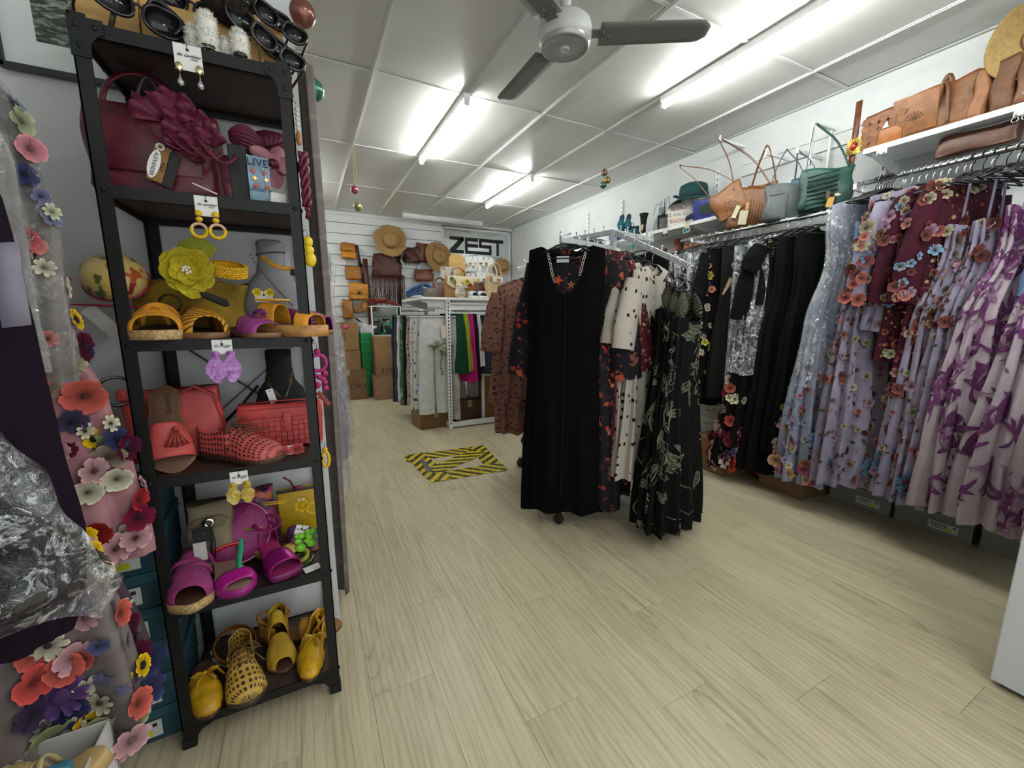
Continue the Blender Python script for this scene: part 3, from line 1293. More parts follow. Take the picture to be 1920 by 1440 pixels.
# ------------------------------------------------------------------ black shelving unit
SX0, SX1, SY0, SY1 = -.392, .012, 1.262, 1.585
LV = [.085, .43, .795, 1.142, 1.487, 1.808]
BLK = mat('0a0a0b', .55, .2, .1, 20)
BOARD = mat('3a2a23', .55, 0, .35, 9, .08, 90)
sh = thing('shelving_unit', 'tall black steel shelving unit with dark wood boards, crowded with bright shoes and bags', 'shelf', ((SX0 + SX1) / 2, (SY0 + SY1) / 2, 0))
SL = -sh.location
for ix, x in enumerate((SX0, SX1)):
 for iy, y in enumerate((SY0, SY1)):
  sx, sy = (1 if ix == 0 else -1), (1 if iy == 0 else -1)
  p = MB().box((x + sx * .014, y + sy * .0015, .925), (.028, .003, 1.79)).box((x + sx * .0015, y + sy * .014, .925), (.003, .028, 1.79))
  p.box((x + sx * .012, y + sy * .012, .015), (.03, .03, .03))
  post = p.build('post', BLK, sh, False, loc=SL)
  for z in LV:
   for dz in ((-.012,) if z < 1.7 else (-.012, -.055)):
    MB().ball((x + sx * .014, y - sy * .001, z + dz), .0055, (1, .6, 1), 8).build('bolt', mat('1c1c1e', .4, .6), post)
    MB().ball((x - sx * .001, y + sy * .016, z + dz), .0055, (.6, 1, 1), 8).build('bolt', mat('1c1c1e', .4, .6), post)
for i, z in enumerate(LV):
 hgt = .028
 for y, s in ((SY0, 1), (SY1, -1)):
  MB().box(((SX0 + SX1) / 2, y + s * .003, z - hgt / 2), (SX1 - SX0 - .004, .005, hgt)).box(((SX0 + SX1) / 2, y + s * .011, z - hgt + .001), (SX1 - SX0 - .05, .018, .002)).build('front_rail' if s > 0 else 'back_rail', BLK, sh, False, loc=SL)
 for x, s in ((SX0, 1), (SX1, -1)):
  MB().box((x + s * .004, (SY0 + SY1) / 2, z - hgt / 2), (.005, SY1 - SY0 - .006, hgt)).build('side_rail', BLK, sh, False, loc=SL)
 MB().box(((SX0 + SX1) / 2, (SY0 + SY1) / 2, z - .008), (SX1 - SX0 - .016, SY1 - SY0 - .016, .012)).build('shelf_board', BOARD, sh, False, loc=SL)
# corner plates at the top, gussets at the foot
for x, s in ((SX0, 1), (SX1, -1)):
 poly = [(-.002, .004), (.055, .004), (.055, -.022), (.042, -.03), (.032, -.045), (.03, -.072), (-.002, -.072)]
 g = MB().prism([(x + s * a, LV[5] + b) for a, b in poly], SY0 - .003, SY0, 0, lambda a, b, c: (a, c, b))
 for a, b in ((.012, -.012), (.042, -.012), (.014, -.05)):
  g.ball((x + s * a, SY0 - .004, LV[5] + b), .0055, (1, .6, 1), 8)
 g.build('corner_plate', BLK, sh, False, loc=SL)
 poly = [(.0, .0), (.075, .0), (.045, -.012), (.032, -.03), (.029, -.06), (.0, -.06)]
 MB().prism([(x + s * a, LV[0] - .026 + b) for a, b in poly], SY0 - .001, SY0 + .003, 0, lambda a, b, c: (a, c, b)).build('foot_gusset', BLK, sh, False, loc=SL)
for a, b in (((SX0 + .02, .80), (SX1 - .02, 1.13)), ((SX1 - .02, .80), (SX0 + .02, 1.13))):
 MB().bar((a[0], SY1 + .002, a[1]), (b[0], SY1 + .002, b[1]), .003, .014, 0, (0, 1, 0)).build('cross_brace', BLK, sh, False, loc=SL)

# framed print on the wall behind
fr = thing('framed_picture', 'framed black and white water photograph with a broad white mat', 'picture', (-.36, 1.6, 2.2))
PX0, PX1, PZ0, PZ1 = -.635, -.14, 1.815, 2.5
f_ = MB()
for c, d in (((PX0 + .005, 0, (PZ0 + PZ1) / 2), (.012, .02, PZ1 - PZ0)), ((PX1 - .005, 0, (PZ0 + PZ1) / 2), (.012, .02, PZ1 - PZ0)), (((PX0 + PX1) / 2, 0, PZ0 + .005), (PX1 - PX0, .02, .012)), (((PX0 + PX1) / 2, 0, PZ1 - .005), (PX1 - PX0, .02, .012))):
 f_.box((c[0] + .36, -.012, c[2] - 2.2), d)
f_.build('frame', mat('14161f', .4), fr, False)
MB().box(((PX0 + PX1) / 2 + .36, -.008, (PZ0 + PZ1) / 2 - 2.2), (PX1 - PX0 - .02, .004, PZ1 - PZ0 - .02)).build('mat_board', mat('d4dad6', .6), fr, False)
t = NT('water_photo')
v = t.coord('Object', (10, 1, 34))
n = t.noise(v, 1.6, 8, .7, 1.4)
t.col(t.ramp(n, [(.36, '10140f'), (.5, '39423a'), (.6, '8d968d'), (.7, 'b8beb6')]))
t.set(.3)
MB().box(((PX0 + PX1) / 2 + .36, -.0105, (PZ0 + PZ1) / 2 - 2.2 + .01), (PX1 - PX0 - .15, .001, PZ1 - PZ0 - .13)).build('print', t.m, fr, False)


def on(px, py, z, lift=0):
 p = at(px, py, z=z)
 return (p.x, p.y, z + lift)


# ---------------- earring cards hanging from the front rails
CARD = mat('dcdbd6', .7)
INK = mat('23231f', .8)


def ear_card(label, px, py, w_, h, word='de cavalier', tilt=0, y=SY0 - .006):
 p = at(px, py, y=y)
 t = thing('earring_card', label, 'earrings', tuple(p), (0, tilt, 0))
 MB().box((0, 0, -h / 2), (w_, .001, h)).build('card', CARD, t, False)
 MB().disc((0, -.001, -.011), .003, 12, 0, 'y', .001).build('hang_hole', mat('2b2b2b', .8), t)
 MB().tube([(0, .0, -.011), (0, -.004, -.004), (0, .004, .004), (0, .008, .002)], .0008, 5).build('hook', metal('8a8a8a'), t)
 if word:
  text(word, w_ * .2, INK, t, (.001, -.0012, -h * .42), (PI / 2, 0, 0), shear=.45)
  text('SYDNEY', w_ * .07, INK, t, (w_ * .22, -.0012, -h * .55), (PI / 2, 0, 0))
 return t


# 1 silver and clear stud drops
t = ear_card('white earring card with silver and clear drop earrings below the top shelf', 350, 84, .052, .054)
for s in (-1, 1):
 e = MB().ball((s * .0185, -.004, -.05), .0095, (.75, .45, 1.1), 12)
 e.tube([(s * .0185, -.003, -.06), (s * .0185, -.003, -.072)], .001, 5)
 eo = e.build('earring', metal('d9c9a0', .2), t)
 MB().lathe([(.001, -.012), (.006, -.008), (.0065, -.003), (.002, .006), (.001, .008)], 12, 0, (s * .0185, -.004, -.078)).build('glass_drop', mat('b9bcc0', .08, .6), eo)
# 2 yellow raffia hoops
t = ear_card('white earring card with yellow raffia hoop earrings below the second shelf', 385, 368, .046, .046)
YL = mat('d9b20c', .7, 0, .12, 200, .4, 600)
for s in (-1, 1):
 e = MB().ball((s * .0165, -.006, -.041), .0075, (1, .7, .9), 12).ball((s * .0165, -.006, -.055), .0075, (1, .8, .85), 12)
 eo = e.build('earring', YL, t)
 c = Vector((s * .0165 + (s * .002), -.008 - (.004 if s > 0 else 0), -.081))
 MB().tube([c + Vector((.0155 * math.cos(a), 0, .0155 * math.sin(a))) for a in [PI + i * PI / 14 - .35 for i in range(15 + 3)]], .004, 8).build('raffia_hoop', YL, eo)
 MB().tube([c + Vector((.0155 * math.cos(a), 0, .0155 * math.sin(a))) for a in [.1 + i * (PI - .5) / 10 + .1 for i in range(11)]], .0034, 8).build('wood_hoop', mat('c9a688', .5), eo)
# 3 lilac shell discs, 5 yellow shell discs


def shell_drops(label, px, py, w_, h, c1, c2, word=True, rows=6, r=.0105):
 t = ear_card(label, px, py, w_, h)
 m = NT('shell')
 m.col(m.ramp(m.noise(m.coord('Object'), 60, 2), [(.3, c1), (.7, c2)]))
 m.set(.18)
 m.b.inputs['Transmission Weight'].default_value = .35
 rr = random.Random(px)
 for s in (-1, 1):
  ring = MB().lathe([(.0075, -.0012), (.0105, -.0012), (.0105, .0012), (.0075, .0012)], 18, 0, (s * .0155, -.003, -h - .002), None, 'y')
  ring.disc((s * .0155, -.003, -h - .002), .008, 16, 0, 'y', .001)
  eo = ring.build('earring', m.m, t)
  for k in range(rows):
   n = (1, 2, 3, 3, 2, 1)[k] if rows == 6 else (1, 2, 2, 1)[k]
   for j in range(n):
    x = s * .0165 + (j - (n - 1) / 2) * .0115 + rr.uniform(-.001, .001)
    MB().disc((0, 0, 0), r, 16, 0, 'y', .0008).build('shell_disc', m.m, eo, False, loc=(x, -.004 - .0016 * (k % 3) - .001 * j, -h - .014 - k * .0098), rot=(rr.uniform(-.25, .15), 0, rr.uniform(-.2, .2)))
 return t


shell_drops('white earring card with long lilac shell disc earrings below the third shelf', 415, 637, .043, .036, 'a457b5', 'd79be2')
shell_drops('white earring card with yellow shell disc earrings below the fourth shelf', 447, 884, .041, .036, 'b8920e', 'e3d067', True, 4)
# small hanging jewellery down the right-hand post
RX = SX1 + .004


def post_drop(label, px, py, build, y=1.33):
 p = at(px, py, y=y)
 t = thing('earring', label, 'earrings', tuple(p))
 MB().tube([(-.012, 0, .016), (-.004, 0, .02), (0, 0, .012), (0, 0, 0)], .0012, 5).build('wire', metal('a0a0a0'), t)
 build(t)
 return t


def b1(t):
 MB().ball((0, 0, -.012), .016, (.8, .5, .95)).ball((.001, 0, -.034), .014, (.95, .5, .85)).ball((0.002, 0, -.06), .019, (.85, .5, 1.1)).build('teardrop', mat('e0c21a', .4), t)


post_drop('yellow three-teardrop earring hanging outside the right post', 577, 445, b1)


def b2(t):
 m = mat('a8246f', .6, 0, .15, 200, .4, 500)
 MB().ball((0, 0, -.006), .009).tube([(.022 * math.cos(a), 0, -.04 + .024 * math.sin(a)) for a in [i * 2 * PI / 20 for i in range(20)]], .0055, 8, closed=True).build('beaded_hoop', m, t)
 b = MB()
 for i in range(9):
  b.ball((.017 * math.cos(i * 2.4) , .006 * math.sin(i * 3), -.072 - .0055 * i), .009, n=10)
 b.build('bead', m, t)


post_drop('magenta beaded hoop earring hanging outside the right post', 594, 655, b2)


def b3(t):
 MB().ball((0, 0, -.005), .008).tube([(.016 * math.cos(a) * .6, 0, -.036 + .025 * math.sin(a)) for a in [i * 2 * PI / 18 for i in range(18)]], .0048, 8, closed=True).build('hoop', mat('d8ae15', .5), t)


post_drop('small yellow hoop earring low on the right post', 609, 840, b3)


def b4(t):
 b = MB()
 for i in range(5):
  b.ball((0, 0, -.012 * i), .0055, n=8)
 b.build('bead', mat('cfc9bb', .3), t)
 MB().ball((0, 0, -.072), .016, (.5, .5, 1.2), 10).build('woven_drop', mat('a8763f', .6, 0, .3, 200), t)


post_drop('pearl and tan woven drop earring hanging high on the right post', 556, 205, b4)
# burgundy braided tassel strap and coral leather pull beside the post
t = thing('braided_strap', 'burgundy braided leather strap hanging outside the right post', 'strap', tuple(at(568, 285, y=1.35)))
b = MB()
for ph in (0, 2.1, 4.2):
 b.tube([(.008 * math.sin(i * .7 + ph), .006 * math.cos(i * .7 + ph), -.009 * i) for i in range(17)], .006, 6)
b.build('braid', leather('6b1c34'), t)
tassel(MB(), (0, 0, -.15), .03, 9, .2).build('tassel', leather('6b1c34'), t)
t = thing('zip_pull', 'coral leather zip pull poking out past the right post above the aisle', 'strap', tuple(at(596, 735, y=1.36)))
MB().bar((0, 0, 0), (.03, 0, -.045), .003, .014, 0, (1, 0, 1)).build('pull', leather('8f2c2c'), t, bev=.002)
t = thing('swing_tag', 'white folded price tag lying on the front edge of the second shelf', 'tag', tuple(at(385, 357, y=1.268)))
MB().box((0, 0, .004), (.05, .03, .001), 0, (.3, .35, .2)).build('card', CARD, t, False)


# ================= LEVEL 2: burgundy bag and fascinators
BURG = leather('551021', .38, .25)
BURG2 = mat('5f1330', .7, 0, .2, 60, .3, 300)
p = at(305, 350, y=1.41)
z2 = LV[4]
t = thing('tote_bag', 'large burgundy leather tote bag on the second shelf beside the black box', 'bag', (p.x, 1.42, z2))
bag_body(.25, .15, .215, 1.05, .6, .3, .1, .005, 1).build('bag_body', BURG, t, solid=.003)
handle((-.09, -.03, .2), (.06, -.03, .2), .1, .0075, (0, .02, 0)).build('handle', BURG, t)
MB().box((0, -.079, .115), (.2, .004, .12)).build('front_pocket', BURG, t, bev=.006)
MB().box((-.112, -.03, .205), (.012, .07, .03)).box((.112, -.03, .205), (.012, .07, .03)).build('side_gusset', BURG, t, bev=.004)
strip([(.07, -.085, .19), (.09, -.088, .14), (.1, -.088, .09)], (.02, 0, .004)).build('strap_end', BURG, t, solid=.003)
MB().box((.035, -.083, .105), (.022, .004, .018)).build('buckle', metal('9a9aa2', .3), t, False, bev=.002)
# label card on it
t2 = thing('swing_tag', 'kraft and white oval paper tag tied to the burgundy tote bag', 'tag', tuple(at(300, 278, y=1.322)), (0, .32, 0))
MB().box((.004, .002, -.035), (.03, .001, .085)).build('kraft_card', mat('8a6330', .7), t2, False)
MB().box((.024, .006, -.04), (.03, .001, .08)).build('black_card', mat('131212', .6), t2, False)
MB().prism([(.0115 * math.cos(a), .034 * math.sin(a) - .04) for a in [i * 2 * PI / 22 for i in range(22)]], -.001, 0, 0, lambda x, y, z: (x - .003, z, y)).build('oval_card', mat('e4e2dd', .6), t2, False)
MB().lathe([(.005, -.001), (.009, -.001), (.009, .001), (.005, .001)], 14, 0, (0, -.001, .003), None, 'y').build('eyelet', mat('d9d8d2', .4), t2)
text('ALEXANDER', .0105, INK, t2, (-.003, -.0016, -.04), (PI / 2, PI / 2, 0), sx=.95)
text('MAX', .011, INK, t2, (.012, .0008, -.04), (PI / 2, PI / 2, 0), sx=.95)
# fascinator ruffle on the tote
t = thing('fascinator', 'dark burgundy ruffled fascinator with looped ribbons draped over the tote', 'hat', tuple(at(330, 235, y=1.345)))
b = MB()
for i, (cx, cz, s, a) in enumerate([(-.01, .0, .07, .2), (.035, -.03, .06, -.5), (.06, -.05, .055, -.9), (0, .03, .05, .8), (.03, .0, .05, 0)]):
 def rf(u, v, cx=cx, cz=cz, s=s, a=a):
  q = lerp(-1.9, 1.9, u) + a
  r = s * (.25 + .75 * v)
  return Vector((cx + r * math.sin(q), -.012 - .02 * v + .012 * math.sin(q * 7) * v, cz + r * math.cos(q) * .75))
 b.grid(rf, 30, 4)
b.build('ruffle', BURG2, t, solid=.002)
b = MB()
for i in range(4):
 cx = -.02 + .03 * i
 b.tube(arc((cx - .03, -.02, -.02), (cx + .05, -.03, -.06), .03 + .01 * i, 10, (.2, -.6, -.8)), .008, 6, flat=.3)
b.build('ribbon_loop', BURG2, t)
MB().tube(arc((-.08, 0, .0), (-.01, 0, .01), .09, 14), .004, 6).build('headband', mat('1d0d12', .5), t)
strip([(-.075, -.012, .05), (-.05, -.014, .035), (-.025, -.014, .02)], (.004, 0, .014)).build('ribbon_end', BURG2, t, solid=.002)
# braided burgundy pouch behind
t = thing('pouch', 'crinkled crimson velvet pouch half hidden behind the black display box', 'bag', (at(418, 350, y=1.5).x, 1.5, z2))
bag_body(.09, .07, .155, .9, .9, .8, .1, .008, 3).build('bag_body', mat('6d1733', .6, 0, .3, 50, .6, 90), t)
# black box with card
p = at(452, 362, y=1.33)
t = thing('display_box', 'black upright display block standing behind the blue earring card', 'box', (p.x, 1.35, z2))
MB().box((0, 0, .072), (.04, .05, .144)).build('block', mat('0b0b0c', .6), t, False, bev=.002)
p = at(492, 372, y=1.315)
t = thing('earring_card', 'pale blue earring card lettered in navy with red square drop earrings', 'earrings', (p.x - .002, 1.318, z2), (-.05, 0, .25))
MB().box((0, 0, .061), (.05, .0015, .122)).build('card', mat('7f9cb0', .6, 0, .35, 14), t, False)
NAVY = mat('1c2a40', .7)
text('LIVE', .027, NAVY, t, (-.001, -.0016, .106), (PI / 2, 0, 0))
text('LAUGHTER', .013, NAVY, t, (.0, -.0016, .038), (PI / 2, 0, 0), sx=.8)
for s in (-1, 1):
 e = MB()
 for k, (dx, sz) in enumerate(((-.001, .0072), (.002, .006), (.003, .008))):
  e.box((s * .013 + dx, -.004, .083 - k * .018), (sz * 1.3, .003, sz * 1.3), k % 2, (0, PI / 4, 0))
 e.build('earring', [mat('a8342c', .4), mat('c08a3a', .3, .6)], t, False)
MB().tube([(.006, -.003, .09), (.01, -.004, .094), (.014, -.003, .085), (.015, -.003, .01)], .001, 5).build('white_wire', mat('e0e0e0', .4), t)
# large petal fascinator
p = at(505, 300, y=1.37)
t = thing('fascinator', 'burgundy and dusty pink fascinator with big ribbed petals on the second shelf', 'hat', (p.x, 1.40, p.z))
PK1, PK2 = mat('5c1230', .6, 0, .2, 60), mat('a8707a', .6, 0, .12, 60)


def petal(mb, c, ax, side, L, w_, cup, mi, ribs=0):
 c, ax, side = Vector(c), Vector(ax).normalized(), Vector(side).normalized()
 nn = ax.cross(side)

 def fn(u, v):
  q = 2 * u - 1
  ww = w_ * math.sin(PI * min(1, .12 + v * .84)) ** .7
  return c + ax * (L * v) + side * (ww * q) + nn * (cup * (q * q - .3) * math.sin(PI * v) + (ribs * math.sin(u * 60) if ribs else 0) + cup * .8 * v * v)
 mb.grid(fn, 14 if not ribs else 40, 8, mi)


b = MB()
petal(b, (-.01, 0, .03), (-1, -.1, .2), (0, -.6, .8), .085, .045, .02, 0, .0015)
petal(b, (-.01, 0, .04), (-.35, .1, 1), (1, -.3, .3), .05, .06, .02, 0, .0015)
petal(b, (.0, 0, .03), (.6, .1, .7), (.7, -.5, -.5), .07, .045, .02, 0, .0015)
petal(b, (.025, -.02, -.005), (.8, -.2, -.5), (.6, .3, .7), .05, .034, .012, 0, .001)
b.build('dark_petal', PK1, t, solid=.0015)
b = MB()
petal(b, (.01, -.03, -.005), (-.9, -.2, .42), (.4, -.3, .9), .06, .02, .01, 0)
petal(b, (.01, -.03, -.01), (.3, -.2, .9), (.9, -.2, -.3), .05, .022, .01, 0)
petal(b, (.012, -.03, -.02), (.05, -.2, -1), (1, -.1, .05), .06, .022, .01, 0)
petal(b, (.02, -.03, -.01), (1, -.2, -.1), (0, -.1, 1), .045, .022, .01, 0)
b.build('pink_petal', PK2, t, solid=.0015)
MB().ball((.008, -.038, -.01), .0135, (1.1, .8, .9), 14).build('centre_bead', mat('5a0f28', .3), t)
t = thing('price_ticket', 'white price ticket under the petal fascinator on the second shelf', 'tag', (at(521, 368, y=1.29).x, 1.30, z2))
MB().box((0, 0, .016), (.034, .001, .032), rot=(-.2, .1, 0)).build('card', CARD, t, False)

# ================= LEVEL 3: yellow shelf
z3 = LV[3]
MUST = mat('c98a16', .75, 0, .15, 40, .3, 320)
MUST2 = mat('a8841a', .6, 0, .2, 25, .25, 200)
# floral pill box hat
t_ = NT('floral_satin')
v = t_.coord('Object')
vo = t_.voro(v, 26)
c = t_.ramp(vo.outputs['Color'], [(.15, 'd9b85a'), (.45, 'd9b85a'), (.55, 'b5542a'), (.68, 'c98a3a'), (.75, '5a6a35'), (.9, '8c2f3a')], 'CONSTANT')
n = t_.noise(v, 18, 2, .5, 1.5)
t_.col(t_.mix(t_.ramp(n, [(.46, .0), (.52, 1.0)]), 'd6bd72', c))
t_.set(.3)
p = at(214, 518, y=1.43)
t = thing('pillbox_hat', 'round yellow floral satin pillbox hat tied with a magenta cord', 'hat', tuple(p), (.85, 0, 0))
MB().lathe([(.001, .04), (.035, .038), (.056, .026), (.066, .006), (.065, -.02), (.05, -.04), (.03, -.046), (.001, -.046)], 32).build('hat_body', t_.m, t)
for k, dz in enumerate((-.018, -.021)):
 MB().tube([(.0675 * math.cos(a), .0675 * math.sin(a), dz) for a in [i * 2 * PI / 30 for i in range(30)]], .0016, 6, closed=True).build('cord', mat('9c1648', .5), t)
b = MB()
for s in (0, .006):
 b.tube([(-.13, -.06, -.014 + s * .6), (-.09, -.08, -.018), (0, -.085, -.022 + s), (.06, -.09, -.021 + s * .5), (.125, -.085, -.02 + s * .6)], .0016, 6)
 b.tube([(-.06, -.05, .03 + s), (-.08, -.045, .034 + s), (-.115, -.03, .018 + s * 2)], .0016, 6)
b.build('cord_end', mat('9c1648', .5), t)
t = thing('swing_tag', 'long white swing tag hanging from the floral satin hat, left of the post', 'tag', tuple(at(163, 578, y=1.40)), (0, -.65, 0))
MB().box((0, 0, -.042), (.032, .001, .085)).build('card', mat('bdbcb8', .6), t, False)
# olive tote lying behind
p = at(365, 555, y=1.51)
t = thing('tote_bag', 'mustard suede tote bag lying at the back of the third shelf', 'bag', (p.x, 1.505, z3), (0, 0, 0))
bag_body(.26, .1, .155, 1.0, .5, .35, .14, .008, 2).build('bag_body', mat('8f7213', .8, 0, .25, 12, .4, 200), t)
MB().tube(arc((.0, -.055, .14), (.1, -.055, .135), .03), .006, 6, flat=.4).build('handle', mat('7a5c12', .7), t)
MB().lathe([(.022, -.002), (.026, 0), (.022, .002)], 16, 0, (-.045, -.058, .09), None, 'y').build('eyelet', mat('3d2a10', .6), t)
# wood board behind
t = thing('wooden_board', 'dark weathered wooden slice leaning behind the yellow beaded headband', 'board', (at(470, 500, y=1.55).x, 1.56, z3), (-.06, 0, 0))
MB().prism([(.075 * math.cos(a) * 1.1, .08 + .08 * math.sin(a)) for a in [i * PI / 14 for i in range(15)]] + [(-.08, 0), (.08, 0)], -.008, .008, 0, lambda x, y, z: (x, z, y)).build('wood', mat('4a3826', .7, 0, .4, 12), t, False)
# big yellow flower
p = at(352, 508, y=1.37)
t = thing('fascinator', 'big chartreuse fabric flower fascinator with pearl centre on third shelf', 'hat', tuple(p), (0, 0, .1))
YF_ = mat('b3a312', .75, 0, .12, 120, .4, 120)
b = MB()
for i, (a, L) in enumerate([(2.5, .062), (1.75, .06), (.9, .065), (.15, .06), (-.6, .065), (-1.4, .075), (-2.2, .06), (3.2, .058)]):
 petal(b, (0, -.004 * (i % 2), 0), (math.cos(a), -.15, math.sin(a)), (-math.sin(a), 0, math.cos(a)), L, .034, .012, 0, .0008)
b.build('outer_petal', YF_, t, solid=.001)
b = MB()
for i in range(5):
 a = 1 + i * 1.26
 petal(b, (0, -.014, 0), (math.cos(a), -.3, math.sin(a)), (-math.sin(a), 0, math.cos(a)), .042, .022, .012, 0, .0006)
b.build('inner_petal', YF_, t, solid=.001)
b = MB()
for i in range(7):
 b.ball((.008 * math.cos(i * 2.4) * (i > 0), -.026, .008 * math.sin(i * 2.4) * (i > 0)), .0042, n=8)
b.build('pearl', mat('dcd2c0', .25), t)
b = MB()
petal(b, (.02, .01, .04), (.1, 0, 1), (1, 0, 0), .05, .04, .01, 0, .0008)
petal(b, (.02, .01, .04), (.9, 0, .4), (0, 0, 1), .05, .02, .01, 0, .0008)
b.build('leaf', mat('8f9222', .8), t, solid=.001)
# beaded headband
p = at(430, 506, y=1.40)
t = thing('beaded_headband', 'sparkling yellow beaded headband beside the chartreuse flower', 'headband', tuple(p), (.35, .08, .2))
MB().lathe([(.036, -.016), (.039, -.014), (.042, 0), (.039, .014), (.036, .016)], 28).build('band', mat('b88a0c', .5), t)
b = MB()
for j in range(5):
 for i in range(40):
  a = 2 * PI * (i + .5 * (j % 2)) / 40
  b.ball((.0415 * math.cos(a), .0415 * math.sin(a), -.0125 + .0062 * j), .0034, n=6)
stuff(b.build('beads', mat('e0b41c', .15, .25), t))
# grey bust
p = at(512, 540, y=1.5)
BUSTP = [(.001, -.0), (.07, .0), (.075, .02), (.07, .055), (.056, .085), (.038, .1), (.032, .12), (.033, .15), (.026, .153), (.001, .153)]


def bust(label, loc, s, m, rot=0, sz=1.5):
 t = thing('jewellery_bust', label, 'display bust', loc, (-.1, 0, rot))
 MB().lathe([(r * s, z * sz) for r, z in BUSTP], 28, 0, (0, 0, 0), lambda p_, a, i: Vector((p_.x * 1.05, p_.y * .55, p_.z))).build('bust', m, t)
 return t


t = bust('grey velvet jewellery bust wearing a beaded necklace on the third shelf', (p.x, 1.515, z3), 1.12, mat('7c7d80', .8, 0, .15, 14), 0, (at(512, 447, y=1.5).z - z3) / .153)
b = MB()
for i in range(26):
 q = i / 25
 b.ball((-.05 + .1 * q, -.04 - .02 * math.sin(PI * q), .235 - .15 * q ** .8), .0026, n=6)
b.build('necklace_bead', mat('5c2d33', .4), t)
MB().tube([(.04 * math.cos(a), .024 * math.sin(a), .25 + .006 * math.cos(a)) for a in [i * 2 * PI / 24 for i in range(24)]], .0016, 6, closed=True).build('choker', mat('2c2622', .5), t)
# mustard headband with jewels
t = thing('jewelled_headband', 'mustard leather headband with dark jewels leaning on the grey bust', 'headband', tuple(at(520, 497, y=1.425)), (0, .25, 0))
pts = [(-.045 + .1 * q, -.016 * math.sin(PI * q), .012 - .006 * q - .015 * math.sin(PI * q)) for q in [i / 12 for i in range(13)]]
strip(pts, (0, .002, .012)).build('band', leather('b8841c'), t, solid=.003)
b = MB()
for i in range(14):
 b.ball((.04 + .018 * (i % 5) / 5 * 1.2, -.014, -.012 + .006 * (i // 5) - .004), .0045, n=6)
b.build('jewel', mat('3a2a18', .15, .5), t)
# black velvet clip
t = thing('velvet_bow', 'black velvet bow clip lying in front of the yellow flower', 'bow', tuple(at(402, 560, y=1.36)), (0, .25, .2))
MB().prism([(-.035, .008), (-.02, .012), (.03, .004), (.036, -.012), (.026, -.016), (-.026, -.004)], -.012, .012, 0, lambda x, y, z: (x, z, y)).build('bow_cloth', mat('0c0c0d', .8), t, bev=.004)

# shoes on level 3


def slide(label, name, loc, rot, upper, sole_c=COPPER, t0=.42, t1=.86, h=.055, th=.02, W=.095, L=.255, shape='round', heel=.012, insole='4a2c1c', wedge=True, skew=0):
 t = thing(name, label, 'shoe', loc, rot if isinstance(rot, tuple) else (0, 0, rot))
 la = Last(L, W, shape, th, heel)
 la.sole(wedge).build('sole', [sole_c, mat(insole, .65)], t)
 la.band(t0, t1, [(t0, h), (.7, h * .92), (t1, h * .68), (1, h * .4)], skew=skew).build('upper', upper, t, solid=.003, off=1)
 return t, la


p = at(296, 618, y=1.36)
SUEDE_Y = mat('cc8c1c', .85, 0, .12, 50, .3, 400)
t, la = slide('mustard suede espadrille slide with a gathered knot on the third shelf', 'slide_sandal', (p[0] + .012, 1.36, z3), .12, SUEDE_Y, JUTE, .38, .9, .062, .022, .105)
b = MB()
for k in range(3):
 b.tube([(la.cx(.6) + (.05 - .012 * k) * math.cos(a) * .98, la.y(.46 + .11 * k) - .01 * math.sin(a), la.z(.6) + .062 * math.sin(a) - .002 * k) for a in [.25 + i * (PI - .5) / 12 for i in range(13)]], [.006 + .006 * math.sin(PI * i / 12) for i in range(13)], 6, flat=.45)
b.build('gathered_fold', SUEDE_Y, t)
p = at(378, 610, y=1.375)
t, la = slide('mustard woven peep-toe mule beside the espadrille slide', 'peep_toe_mule', (p[0] + .004, 1.375, z3), .28, woven('c68a1a', '3f2a0c', 42, 60), COPPER, .2, .93, .07, .014, .098, .26)
p = at(475, 618, y=1.335)
PURP = mat('8f3a7c', .75, 0, .12, 60, .2, 300)
t, la = slide('purple suede slide with fringed tassel on the third shelf', 'slide_sandal', (p[0], 1.335, z3), .62, PURP, COPPER, .45, .9, .046, .012, .088, .2)
tassel(MB(), (.0, la.y(.5), .062), .045, 14, .5, (0.35, -.8, -.32), (1, .4, 0)).build('tassel', mat('6f2a72', .75), t)
WOOD = mat('b08048', .55, 0, .3, 30)
t, la = slide('mustard platform sandal with big covered buckle and wooden sole past the post', 'buckle_sandal', (at(530, 612, y=1.33).x + .005, 1.335, z3), 1.0, SUEDE_Y, WOOD, .28, .5, .064, .03, .1, .25, 'round', .01)
la.band(.76, .9, [(.7, .05), (.9, .036)]).build('toe_strap', SUEDE_Y, t, solid=.003, off=1)
b = MB()
for s in (-1, 1):
 b.bar((-.03, la.y(.39) + s * .026, .1), (.03, la.y(.39) + s * .026, .1), .01, .006)
 b.bar((s * .03, la.y(.39) - .03, .1), (s * .03, la.y(.39) + .03, .1), .01, .006)
b.build('buckle', mat('cf9a2c', .4), t, bev=.002)
t, la = slide('magenta perforated mule tucked behind the buckle sandal', 'perforated_mule', (at(556, 590, y=1.46).x, 1.46, z3), .9, woven('96307a', '2c0a22', 50, 70), COPPER, .3, .97, .07, .012, .09, .24)
t = ear_card('small card of yellow flower stud earrings behind the buckle sandal', 494, 546, .045, .03, None, 0, 1.40)
for s in (-1, 1):
 put_flower(t, (s * .016, -.006, -.004), (0, -1, .1), .012, 'daisy', 'd6c21a', 'c9a012', 0, 'earring', 0)

